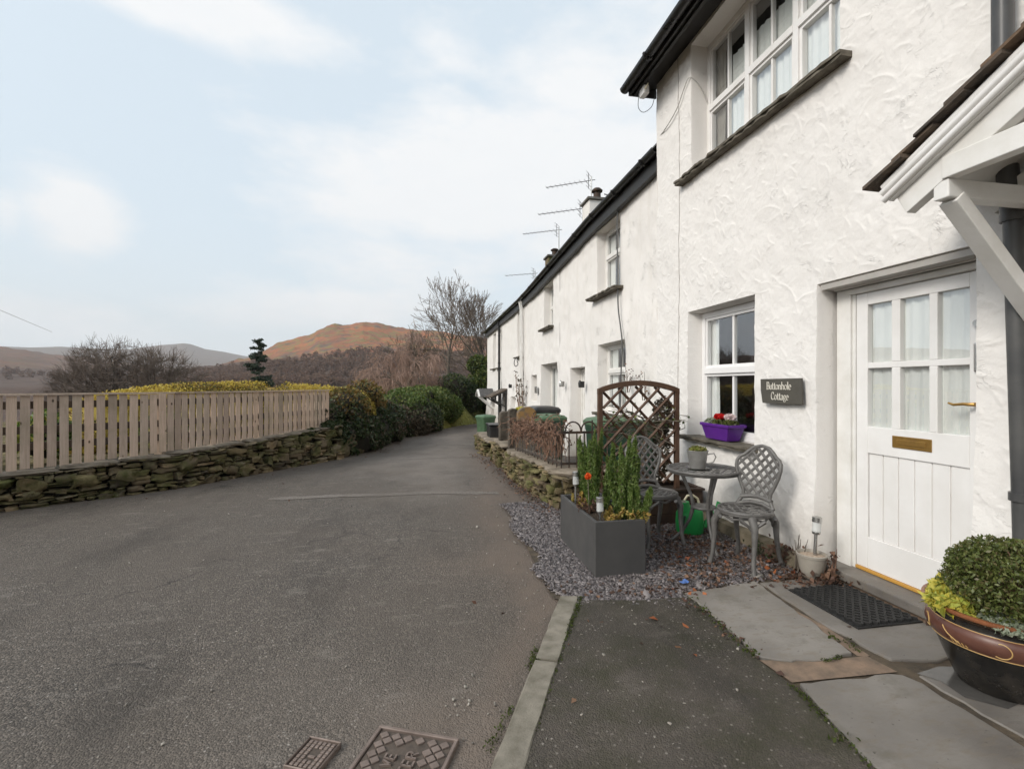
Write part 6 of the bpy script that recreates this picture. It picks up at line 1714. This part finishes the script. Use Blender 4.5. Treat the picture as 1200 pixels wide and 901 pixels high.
# along the left edge: parameter y, offset behind the edge
def run_blobs(y0, y1, n, off, z, rx, ry, rz, seed, zj=.1):
    r = random.Random(seed); out = []
    for i in range(n):
        y = y0+(y1-y0)*(i+.5)/n; x = float(left_x(y))-off
        out.append((x+r.gauss(0,.08), y+r.gauss(0,.08), gzf(y)+z+r.gauss(0,zj), rx*r.uniform(.85,1.15), ry*r.uniform(.9,1.2), rz*r.uniform(.9,1.12)))
    return out
leafy("ivy_bank", "dark ivy tumbling over the bank right of the board fence", "ivy", run_blobs(11.1,15.2,8,.42,.42,.62,.55,.62,3)+run_blobs(11.0,12.4,3,.62,1.0,.5,.5,.38,6), 26000, .055, "ivy", 61, group=HG, mats2=("hedgetan",.60))
leafy("ivy_bank", "brownish twiggy ivy bank between the golden shrub and the green hedge", "ivy", run_blobs(14.6,19.5,8,.40,.45,.62,.65,.62,13), 22000, .058, "ivy", 67, group=HG, mats2=("hedgetan",.50))
leafy("golden_shrub", "orange and gold shrub rising over the ivy bank", "shrub", run_blobs(11.8,14.6,6,.75,1.02,.55,.6,.50,23)+[(-1.5,13.2,1.15,.5,.5,.42)], 16000, .052, "hedgebrown", 63, group=HG, mats2=("hedgegold",.80))
leafy("green_hedge", "rounded bright green hedge along the far left of the lane", "hedge", run_blobs(17.2,23.2,9,.85,.75,.80,.8,.72,33,.10)+run_blobs(19.5,22.6,3,1.0,1.15,.8,.8,.50,36), 46000, .062, "hedgegreen", 71, group=HG, mats2=("rosemary",.58))
leafy("evergreen_hedge", "dark evergreen hedge where the lane bends behind the far house", "hedge", [(2.2,25.6,.6,1.0,1.0,1.1),(3.6,27.0,.7,1.2,1.0,1.3),(5.2,28.8,.7,1.3,1.2,1.4),(3.0,27.4,1.1,1.2,1.1,1.0),(4.6,28.8,1.6,1.4,1.3,1.2),(7.0,30.5,1.2,1.6,1.4,1.7),(1.6,25.0,1.2,.9,.9,.9)], 34000, .075, "ivy", 73, group=HG, mats2=("hedgegreen",.52))
leafy("evergreen_shrub", "tall dark shrub touching the far house corner", "shrub", [(3.4,26.0,1.6,.8,.8,1.0),(3.9,26.4,2.4,.8,.7,.8),(3.0,26.6,2.5,.6,.6,.6)], 14000, .075, "ivy", 79, group=HG, mats2=("hedgegreen",.48))
leafy("ivy_tuft", "trailing ivy over the right end of the stone wall", "ivy", [(-1.95,10.72,.56,.18,.35,.14),(-1.78,10.98,.42,.2,.3,.3),(-2.15,10.2,.50,.12,.3,.08)], 5000, .045, "ivy", 83, group=HG)
# golden clipped hedge behind the fence
gb = []
r = random.Random(9)
for i in range(26):
    f = i/25; px = 112+f*300; dist = 10.6+2.4*f
    a, _ = azel(px, 450); x, y = dist*math.sin(a), dist*math.cos(a); top = 1.49-.22*abs(2*(f-.55))**2.4
    gb.append((x, y, top-.56, .62, .62, .60))
leafy("golden_hedge", "clipped golden yellow hedge showing over the board fence", "hedge", gb, 105000, .027, "hedgegold", 91, coremat="hedgegold", shell=.30, mats2=("hedgebrown",.66), lumpy=.12)
# low plants and pale gravel behind the fence, seen through the gaps
leafy("garden_shrub", "green and yellow garden shrub behind the left end of the fence", "shrub", [(-5.9,7.3,.75,.4,.4,.42),(-5.2,7.9,.7,.35,.35,.36),(-6.7,6.6,.7,.4,.4,.4),(-4.2,8.9,.7,.35,.4,.35)], 9000, .05, "rosemary", 93, mats2=("yellowleaf",.58))

# distant woodland on the hill foot: thousands of leafless crowns as one mass
rng = np.random.default_rng(77); TP = []
for (r0, r1, a0, a1, m) in ((385,760,200,760,3000),(360,430,420,700,250),(900,1500,-150,260,900),(380,900,120,330,700)):
    aa = np.array([azel(p, 450)[0] for p in rng.uniform(a0, a1, m)]); rr = np.sqrt(rng.uniform(r0*r0, r1*r1, m)); TP.append(np.stack([rr*np.sin(aa), rr*np.cos(aa)],-1))
TP = np.concatenate(TP); tz = terrain(TP[:,0], TP[:,1])
keep = fbm(TP[:,0]/70, TP[:,1]/70, 5, 3) > .36
keep &= (tz < np.interp(np.arctan2(TP[:,0],TP[:,1]), [azel(p,450)[0] for p in (220,300,420,520)], [16,26,42,52])+22*(fbm(TP[:,0]/60, TP[:,1]/60, 8, 3)-.4)); TP = TP[keep]; tz = tz[keep]
m = 46; n = len(TP); d = rng.normal(size=(n,m,3)); d /= np.linalg.norm(d, axis=2, keepdims=True)
s = rng.uniform(2.0,4.2,n); C = np.stack([TP[:,0],TP[:,1],tz+s*1.15],-1)[:,None,:]+d*(s[:,None]*rng.uniform(.55,1.05,(n,m)))[...,None]*np.array([1,1,1.15])
# every crown keeps its own tone: leaves of one crown share an island colour through a tone attribute
cen = C.reshape(-1,3); sz = np.repeat(s*.62, m)
o = quads(cen, 1.0, rng, name="woodland", mat=M["woodtwig"], asp=1.5); me = o.data
co = np.empty(len(me.vertices)*3, np.float32); me.vertices.foreach_get("co", co); co = co.reshape(-1,4,3); mid = co.mean(1, keepdims=True); co = mid+(co-mid)*sz[:,None,None]*.75
me.vertices.foreach_set("co", co.astype(np.float32).ravel()); at = me.attributes.new("tone", "FLOAT", "POINT"); at.data.foreach_set("value", np.repeat(np.repeat(rng.random(n), m), 4).astype(np.float32))
tag(o, "bare brown woodland covering the foot of the bracken hill", "woodland", kind="stuff")
wm = M["woodtwig"]; rampn = [nd for nd in wm.node_tree.nodes if nd.type == "VALTORGB"][0]; an = wm.node_tree.nodes.new("ShaderNodeAttribute"); an.attribute_name = "tone"; wm.node_tree.links.new(an.outputs["Fac"], rampn.inputs[0])

# ------------------------------------------------ potted plants
def needles(root, stems, n, size, mat, seed, spread=.05, asp=4.5, droop=(0,0,.65)):
    """upright feathery shoots along stems [(base, tip, radius)]"""
    rng = np.random.default_rng(seed); C = []
    for a, b, rad in stems:
        a = np.array(a); b = np.array(b); f = rng.uniform(0.05,1,n); w = rad*(np.sin(PI*np.clip(f*.92+.10,0,1))**.6)
        ang = rng.uniform(0,2*PI,n); q = np.sqrt(rng.uniform(0.05,1,n))*w
        clump = .6+.6*vnoise(f*9, ang*1.2, seed); q = q*clump
        C.append(np.stack([a[0]+(b[0]-a[0])*f+np.cos(ang)*q, a[1]+(b[1]-a[1])*f+np.sin(ang)*q, a[2]+(b[2]-a[2])*f+rng.normal(0,.012,n)],-1))
    quads(np.concatenate(C), size, rng, name="foliage", mat=M[mat], parent=root, asp=asp, droop=droop)
def stems_mesh(root, stems, mat, r=.004, name="stems"):
    mb = MB()
    for a, b, rad in stems:
        a = Vector(a); b = Vector(b); mb.tube([a, a.lerp(b,.5)+Vector((random.gauss(0,.008),random.gauss(0,.008),0)), b], [r, r*.8, r*.4], 5)
    mb.build(name, M[mat], root, 60)
def shoots(cx, cy, z, n, h, spread, seed):
    r = random.Random(seed); out = []
    for i in range(n):
        a = r.uniform(0,2*PI); q = spread*math.sqrt(r.random()); out.append(((cx+q*math.cos(a)*.6, cy+q*math.sin(a)*.6, z),(cx+q*math.cos(a)*1.5+r.gauss(0,.02), cy+q*math.sin(a)*1.5+r.gauss(0,.02), z+h*r.uniform(.50,1.0)), r.uniform(.022,.050)))
    return out
for cx, cy, n, h, sp, lab, sd in ((1.585,3.66,13,.66,.10,"tallest feathery green shrub at the near end of the trough",1),(1.46,3.92,10,.60,.09,"middle feathery green shrub in the trough",2),(1.47,4.14,10,.66,.09,"feathery green shrub at the far end of the trough by the orange flower",3),(1.60,3.50,8,.36,.08,"short bright green shrub at the near corner of the trough",4)):
    t = thing("feathery_shrub", (cx,cy,.38), lab, "shrub", "feathery shrubs in the charcoal trough"); st = shoots(cx, cy, .38, n, h, sp, sd)
    stems_mesh(t, st, "greystem"); needles(t, st, 1100, .0078, "rosemary", 100+sd)
for i, (cx, cy, lab, m) in enumerate(((1.34,4.10,"amber low plant at the far end of the trough",700),(1.42,3.58,"amber low plant beside the near solar light",620),(1.33,3.86,"dry brown low plant along the front of the trough",240),(1.58,3.46,"yellowish low plant in the near corner of the trough",300))):
    t = thing("low_plant", (cx,cy,.40), lab, "plant", "amber low plants in the trough"); st = shoots(cx, cy, .385, 8, .13, .075, 20+i)
    needles(t, [(a,b,.022) for a,b,_ in st], m//8, .016, "sedum" if i != 2 else "litter", 140+i, asp=1.8, droop=(0,0,.4))
    stems_mesh(t, st, "drystem", .002)
t = thing("orange_flower", (1.33,3.80,.40), "single bright orange flower above the far end of the trough", "flower")
rng = np.random.default_rng(4); d = rng.normal(size=(60,3)); d /= np.linalg.norm(d,axis=1,keepdims=True)
quads(np.array([1.33,3.80,.70])+d*.020, .022, rng, name="petals", mat=M["orangepetal"], parent=t, asp=1.2); mb = MB(); mb.tube([(1.35,3.82,.40),(1.34,3.81,.55),(1.33,3.80,.69)], .003, 5); mb.build("stem", M["greystem"], t, 60)
# window box flowers
rng = np.random.default_rng(8)
def tuft(name, label, cat, cen, rad, n, size, mat, seed, asp=1.4, flat=0.0, group=None):
    r = np.random.default_rng(seed); d = r.normal(size=(n,3)); d /= np.linalg.norm(d,axis=1,keepdims=True); d[:,2] = np.abs(d[:,2])*1.0-.15
    C = np.array(cen)+d*np.array(rad)*(r.uniform(.35,1,n)**.6)[:,None]
    t = thing(name, (cen[0],cen[1],cen[2]), label, cat, group); quads(C, size, r, name="foliage", mat=M[mat], parent=t, asp=asp, flat=flat); return t
for y, lab in ((4.62,"leafy green bedding plant at the left end of the purple window box"),(4.48,"leafy green bedding plant in the middle of the purple window box"),(4.33,"leafy green bedding plant at the right end of the purple window box")):
    tuft("bedding_plant", lab, "plant", (2.985,y,1.055), (.085,.085,.055), 900, .020, "silverleaf" if y == 4.62 else "topiary", int(y*100), group="bedding plants in the purple window box")
t = thing("red_flower", (2.97,4.47,1.10), "bright red flower head in the window box", "flower"); d = rng.normal(size=(220,3)); d /= np.linalg.norm(d,axis=1,keepdims=True)
quads(np.array([2.965,4.475,1.125])+d*np.array([.035,.062,.022]), .026, rng, name="petals", mat=M["redpetal"], parent=t, asp=1.1)
t = thing("white_flower", (2.98,4.34,1.10), "white and pink flower head right of the red one", "flower"); d = rng.normal(size=(200,3)); d /= np.linalg.norm(d,axis=1,keepdims=True)
quads(np.array([2.99,4.335,1.125])+d*np.array([.035,.065,.030]), .026, rng, name="petals", mat=M["whitepetal"], parent=t, asp=1.1)
tuft("succulent", "small rosette succulents filling the zinc mug", "plant", (2.385,3.92,.865), (.075,.075,.045), 420, .026, "succulent", 41, 1.8)
# topiary and its companions
t = thing("topiary_shrub", (2.70,1.80,.37), "clipped dome of small dark green leaves in the big glazed pot", "shrub")
rng = np.random.default_rng(15); n = 24000
cc = np.array([2.72,1.785,.53]); d = rng.normal(size=(n,3)); d /= np.linalg.norm(d,axis=1,keepdims=True)
lump = .80+.36*fbm(d[:,0]*3.6+5, d[:,2]*3+d[:,1]*2, 3, 3); rr = (1-.55*rng.beta(1,2.2,n))*lump
C = cc+d*np.array([.285,.285,.200])*rr[:,None]; C = C[(C[:,2] > .40)]; C = C[fbm(C[:,0]*26+C[:,2]*11,C[:,2]*23+C[:,1]*19,4,3) > .30]
quads(C, .0105, rng, name="foliage", mat=M["topiary"], parent=t, asp=1.9, droop=(0,0,.25))
mb = MB(); rq = random.Random(3)
for i in range(130):
    q = Vector((rq.gauss(0,1),rq.gauss(0,1),abs(rq.gauss(0,.9))-.05)).normalized(); a = Vector((2.72,1.79,.375))+Vector((rq.gauss(0,.04),rq.gauss(0,.04),0)); b = Vector(cc)+Vector((q.x*.24,q.y*.24,q.z*.17)); mb.tube([a, a.lerp(b,.5)+Vector((rq.gauss(0,.015),rq.gauss(0,.015),.01)), b], [.005,.0035,.0015], 4)
mb.build("branches", M["drystem"], t, 60)
tuft("variegated_plant", "yellow variegated plant spilling over the left rim of the glazed pot", "plant", (2.475,1.905,.395), (.085,.10,.085), 620, .026, "yellowleaf", 43, 2.6)
tuft("variegated_plant", "smaller yellow leaved sprig behind the clipped dome", "plant", (2.57,2.005,.40), (.07,.06,.10), 320, .024, "yellowleaf", 45, 2.6)
tuft("silver_plant", "silvery small leaved creeper along the front rim of the glazed pot", "plant", (2.56,1.70,.385), (.12,.13,.055), 1500, .0155, "silverleaf", 47, 1.5)
tuft("silver_plant", "silvery creeper at the right front rim of the glazed pot", "plant", (2.74,1.60,.385), (.12,.06,.055), 900, .0155, "silverleaf", 49, 1.5)
# twigs by the door
def twigs(loc, label, n, h, spread, seed, mat, r=.004, name="bare_twigs", leaf=None):
    t = thing(name, loc, label, "plant"); rq = random.Random(seed); mb = MB(); tips = []
    for i in range(n):
        a = Vector(loc)+Vector((rq.gauss(0,spread*.4),rq.gauss(0,spread*.4),-.02)); b = a+Vector((rq.gauss(0,spread),rq.gauss(0,spread),h*rq.uniform(.5,1))); m = a.lerp(b,.5)+Vector((rq.gauss(0,spread*.25),rq.gauss(0,spread*.25),0))
        mb.tube([a,m,b], [r,r*.8,r*.4], 5); tips += [m,b]
        if rq.random() < .6: c = m+Vector((rq.gauss(0,spread*.6),rq.gauss(0,spread*.6),h*.25)); mb.tube([m,c], [r*.6,r*.3], 4); tips.append(c)
    mb.build("stems", M[mat], t, 60)
    if leaf:
        g = np.random.default_rng(seed); T = np.array([tuple(q) for q in tips]); T = T[g.integers(0,len(T),leaf[1])]+g.normal(0,leaf[3],(leaf[1],3)); quads(T, leaf[2], g, name="foliage", mat=M[leaf[0]], parent=t)
    return t
twigs((2.80,3.24,.03), "dark upright bare twigs left of the taupe pot", 7, .34, .035, 5, "bark", .0042)
twigs((2.88,3.00,.03), "reddish leafless stems right of the taupe pot", 8, .30, .05, 6, "drystem", .004, leaf=("litter",26,.03,.02))
twigs((2.84,3.42,.03), "low withered plant at the wall foot behind the right chair", 10, .16, .07, 7, "drystem", .003, "withered_plant", ("litter",120,.028,.04))
twigs((2.86,2.97,.02), "low withered leaves heaped beside the doorstep", 10, .10, .06, 9, "drystem", .003, "withered_plant", ("litter",160,.028,.035))
twigs((2.80,3.62,.02), "small green weed at the foot of the cottage wall", 8, .10, .06, 10, "greystem", .002, "weed", ("ivy",90,.022,.03))
for x, y, lab in ((1.705,2.30,"small green weed between the tarmac and the mortar strip"),(2.27,2.32,"tiny green weed in the joint below the doormat"),(1.66,1.66,"single pale weed at the edge of the long flagstone"),(1.735,2.78,"small weed at the corner of the large worn flagstone")):
    twigs((x,y,.035), lab, 5, .045, .022, int(x*100+y*10), "greystem", .0015, "weed", ("moss",26,.014,.012))
# climber on the trellis
t = thing("climbing_plant", (2.34,4.86,.33), "mostly bare climber with a pale gnarled stem woven through the trellis", "climber")
rq = random.Random(12); mb = MB()
mb.tube([(2.33,4.86,.32),(2.32,4.87,.60),(2.35,4.86,.86),(2.33,4.86,1.04)], [.034,.028,.030,.026], 8); mb.build("stem", M["greystem"], t, 60)
mb = MB(); tips = []
for i in range(64):
    p = Vector((2.33+rq.gauss(0,.03),4.85,1.0+rq.gauss(0,.05))); d = Vector((rq.choice((-1,1))*rq.uniform(.3,1), rq.gauss(0,.12), rq.gauss(.12,.35))).normalized(); P = [p.copy()]
    for k in range(7):
        d = (d+Vector((rq.gauss(0,.25),rq.gauss(0,.10),rq.gauss(-.04,.25)))).normalized(); p = p+d*rq.uniform(.04,.09); p.y = min(max(p.y,4.74),4.95); p.x = min(max(p.x,1.76),2.82); P.append(p.copy()); tips.append(p.copy())
    mb.tube(P, [.0055]+[.0042]*6+[.002], 5)
mb.build("tendrils", M["greystem"], t, 60)
g = np.random.default_rng(6); T = np.array([tuple(q) for q in tips]); T = T[g.integers(0,len(T),170)]+g.normal(0,.03,(170,3)); quads(T, .026, g, name="foliage", mat=M["hedgegreen"], parent=t)
leafy("ivy_column", "dark ivy climbing at the right trellis post", "ivy", [(2.56,4.92,.75,.10,.09,.34),(2.58,4.92,1.10,.11,.09,.22)], 1500, .028, "hedgetan", 55, core=False)
# brown creeper over the railing
t = thing("dead_creeper", (1.58,6.8,.8), "tangle of dead reddish brown creeper over the iron railing", "creeper")
rq = random.Random(17); mb = MB(); tips = []
for i in range(260):
    u = rq.random()**.8; x, y = rl(min(u,.98)); p = Vector((x+rq.gauss(0,.05), y, .90-.19*u+rq.gauss(.02,.05))); d = Vector((rq.gauss(0,.6),rq.gauss(0,.8),rq.gauss(.1,.6))).normalized(); P = [p.copy()]
    for k in range(6):
        d = (d+Vector((rq.gauss(0,.45),rq.gauss(0,.45),rq.gauss(-.22,.35)))).normalized(); p = p+d*rq.uniform(.03,.065); P.append(p.copy()); tips.append(p.copy())
    mb.tube(P, [.0048]*6+[.002], 4)
for i in range(60):
    u = rq.uniform(0,.28); x, y = rl(u); p = Vector((x+rq.gauss(0,.04),y,.90-.19*u)); P = [p.copy()]
    for k in range(6): p = p+Vector((rq.gauss(0,.018),rq.gauss(0,.022),-rq.uniform(.03,.075))); P.append(p.copy())
    mb.tube(P, [.004]*6+[.002], 4)
mb.build("stems", M["drystem"], t, 60)
g = np.random.default_rng(9); T = np.array([tuple(q) for q in tips]); T = T[g.integers(0,len(T),900)]+g.normal(0,.02,(900,3)); quads(T, .030, g, name="foliage", mat=M["litter"], parent=t)
leafy("wall_ivy", "sparse grey stemmed ivy clinging to the face of the near garden wall", "ivy", [(1.46,7.2,.12,.07,.7,.22),(1.50,6.3,.2,.06,.4,.2)], 1500, .026, "hedgetan", 57, core=False)
# stems on the terrace front
twigs((3.02,6.85,1.35), "dead climber sprig high on the terrace wall behind the trellis", 5, .42, .04, 31, "bark", .006, "dead_climber", ("litter",30,.025,.04))
twigs((3.02,6.35,1.25), "shorter dead climber sprig nearest the cottage corner", 5, .45, .04, 32, "bark", .006, "dead_climber", ("litter",30,.025,.04))
twigs((2.98,14.5,.5), "thin leafless climber beside the white downpipe", 9, 1.35, .09, 33, "drystem", .010, "leafless_climber", ("hedgetan",120,.05,.06))
tuft("pot_plant", "small yellowish plant behind the rust stained slab", "plant", (1.95,9.6,.92), (.14,.14,.10), 260, .04, "yellowleaf", 59)

# ------------------------------------------------------------------ sky, light, air, camera
w = bpy.data.worlds.new("World"); scene.world = w; w.use_nodes = True; T = w.node_tree; T.nodes.clear()
SUN_EL, SUN_AZ = math.radians(34), math.radians(-112)       # azimuth from +Y towards +X: over the viewer's left shoulder
def nn(t, **kw):
    n = T.nodes.new("ShaderNode"+t)
    for k, v in kw.items(): setattr(n, k, v)
    return n
def lk(a, b): T.links.new(a, b)
def mth(op, a, b=0.0, c=0.0):
    n = nn("Math", operation=op)
    for i, v in enumerate((a, b, c)):
        if isinstance(v, (int, float)): n.inputs[i].default_value = v
        else: lk(v, n.inputs[i])
    return n.outputs[0]
def cmix(f, a, b):
    n = nn("Mix", data_type="RGBA")
    for i, v in ((0,f),(6,a),(7,b)):
        if isinstance(v, bpy.types.NodeSocket): lk(v, n.inputs[i])
        else: n.inputs[i].default_value = v if isinstance(v, (int,float)) else (*v, 1)
    return n.outputs[2]
sky = nn("TexSky", sky_type="NISHITA"); sky.sun_disc = False; sky.sun_elevation = SUN_EL; sky.sun_rotation = SUN_AZ % (2*PI); sky.air_density = 1.2; sky.dust_density = 2.5
tc = nn("TexCoord"); sp = nn("SeparateXYZ"); lk(tc.outputs["Generated"], sp.inputs[0])
az = mth("ARCTAN2", sp.outputs[0], sp.outputs[1]); el = mth("ARCSINE", sp.outputs[2])
# ragged cloud banks laid on the sky dome (azimuth, elevation, half widths)
nz = nn("TexNoise"); nz.inputs["Scale"].default_value = 3.2; nz.inputs["Detail"].default_value = 8; nz.inputs["Roughness"].default_value = .58; nz.inputs["Distortion"].default_value = .3
mp = nn("Mapping"); mp.inputs["Scale"].default_value = (1.0,1.0,2.6); lk(tc.outputs["Generated"], mp.inputs[0]); lk(mp.outputs[0], nz.inputs["Vector"])
nz2 = nn("TexNoise"); nz2.inputs["Scale"].default_value = 11; nz2.inputs["Detail"].default_value = 8; nz2.inputs["Roughness"].default_value = .6; lk(mp.outputs[0], nz2.inputs["Vector"])
def sae(px, py):
    u = (px-600)/570; v = (450-py)/570; c, s = math.cos(YAW), math.sin(YAW); dx, dy = u*c+s, -u*s+c
    return math.atan2(dx, dy), math.atan2(v, math.hypot(dx, dy))
total = None
for (px, py, rx, ry, amp) in ((610,215,270,105,1.0),(250,15,330,45,.9),(95,258,70,42,.85),(370,362,170,30,.8),(520,55,90,50,.5),(700,90,190,120,.6),(10,250,30,25,.5),(60,380,200,28,.5),(450,300,150,60,.5)):
    a0, e0 = sae(px, py); ra = rx/570*math.cos(a0-YAW)**2; re = ry/570*math.cos(e0)**2
    q = mth("ADD", mth("POWER", mth("DIVIDE", mth("SUBTRACT", az, a0), ra), 2.0), mth("POWER", mth("DIVIDE", mth("SUBTRACT", el, e0), re), 2.0))
    g = mth("MULTIPLY", mth("EXPONENT", mth("MULTIPLY", q, -1.0)), amp)
    total = g if total is None else mth("MAXIMUM", total, g)
noisy = mth("ADD", total, mth("MULTIPLY", mth("SUBTRACT", nz.outputs[0], .5), 1.25)); noisy = mth("ADD", noisy, mth("MULTIPLY", mth("SUBTRACT", nz2.outputs[0], .5), .55))
# beyond the photographed part of the sky: plain broken cloud
rp = nn("ValToRGB"); rp.color_ramp.elements[0].position = .22; rp.color_ramp.elements[1].position = .66; lk(noisy, rp.inputs[0])
veil = cmix(.80, sky.outputs[0], (5.0,5.65,6.1))
cl = cmix(nz2.outputs[0], (5.65,5.75,5.85), (6.15,6.12,6.1))
hz = mth("POWER", mth("SUBTRACT", 1.0, mth("ABSOLUTE", sp.outputs[2])), 9.0)
base = cmix(mth("MULTIPLY", hz, .75), veil, (5.75,5.85,5.95))
fin = cmix(mth("MULTIPLY", rp.outputs[0], .92), base, cl)
# glow added round the out-of-view sun to brighten the facing walls
sd = Vector((math.cos(SUN_EL)*math.sin(SUN_AZ), math.cos(SUN_EL)*math.cos(SUN_AZ), math.sin(SUN_EL)))
dp = nn("VectorMath", operation="DOT_PRODUCT"); lk(tc.outputs["Generated"], dp.inputs[0]); dp.inputs[1].default_value = sd
gl = mth("POWER", mth("MAXIMUM", dp.outputs["Value"], 0.0), 5.0)
gm = nn("Mix", data_type="RGBA", blend_type="ADD"); gm.inputs[0].default_value = 1; lk(fin, gm.inputs[6]); lk(cmix(gl, (0,0,0), (5.0,4.8,4.5)), gm.inputs[7]); fin = gm.outputs[2]
bg = nn("Background"); bg.inputs[1].default_value = .1; lk(fin, bg.inputs[0]); ow = nn("OutputWorld"); lk(bg.outputs[0], ow.inputs[0])

ld = bpy.data.lights.new("sun", "SUN"); ld.energy = 1.5; ld.angle = math.radians(20); ld.color = (1.0,.955,.89)
lo = bpy.data.objects.new("sun", ld); COL.objects.link(lo)
d = Vector((math.cos(SUN_EL)*math.sin(SUN_AZ), math.cos(SUN_EL)*math.cos(SUN_AZ), math.sin(SUN_EL))); lo.rotation_euler = (-d).to_track_quat("-Z", "Y").to_euler(); lo.location = d*50

# even, thin valley air
HAZE = True
if HAZE:
    mb = MB(); mb.box(-6600,6600,-6600,6600,-120,700); hm = bpy.data.materials.new("valley haze"); hm.use_nodes = True; ht = hm.node_tree; ht.nodes.clear()
    ho = ht.nodes.new("ShaderNodeOutputMaterial"); pv = ht.nodes.new("ShaderNodeVolumePrincipled"); pv.inputs["Color"].default_value = (.95,.97,1.0,1); pv.inputs["Density"].default_value = .000115; ht.links.new(pv.outputs[0], ho.inputs["Volume"])
    o = mb.build("haze", hm, None, 0); tag(o, "pale valley haze", "haze", kind="stuff")

cam = bpy.data.cameras.new("camera"); cam.lens = 570*36/1200; cam.sensor_width = 36; cam.sensor_fit = "HORIZONTAL"; cam.clip_start = .05; cam.clip_end = 30000
co = bpy.data.objects.new("camera", cam); COL.objects.link(co); co.location = (0,0,EYE); co.rotation_euler = (PI/2,0,-YAW); scene.camera = co
vs_ = scene.view_settings; vs_.view_transform = "Standard"; vs_.look = "None"; vs_.gamma = 1; vs_.use_curve_mapping = False; vs_.exposure = .76
cy = scene.cycles; cy.max_bounces = 7; cy.diffuse_bounces = 4; cy.glossy_bounces = 3; cy.transmission_bounces = 4; cy.transparent_max_bounces = 16; cy.volume_bounces = 0; cy.caustics_reflective = False; cy.caustics_refractive = False; cy.use_denoising = True; cy.use_adaptive_sampling = True; cy.adaptive_threshold = .015
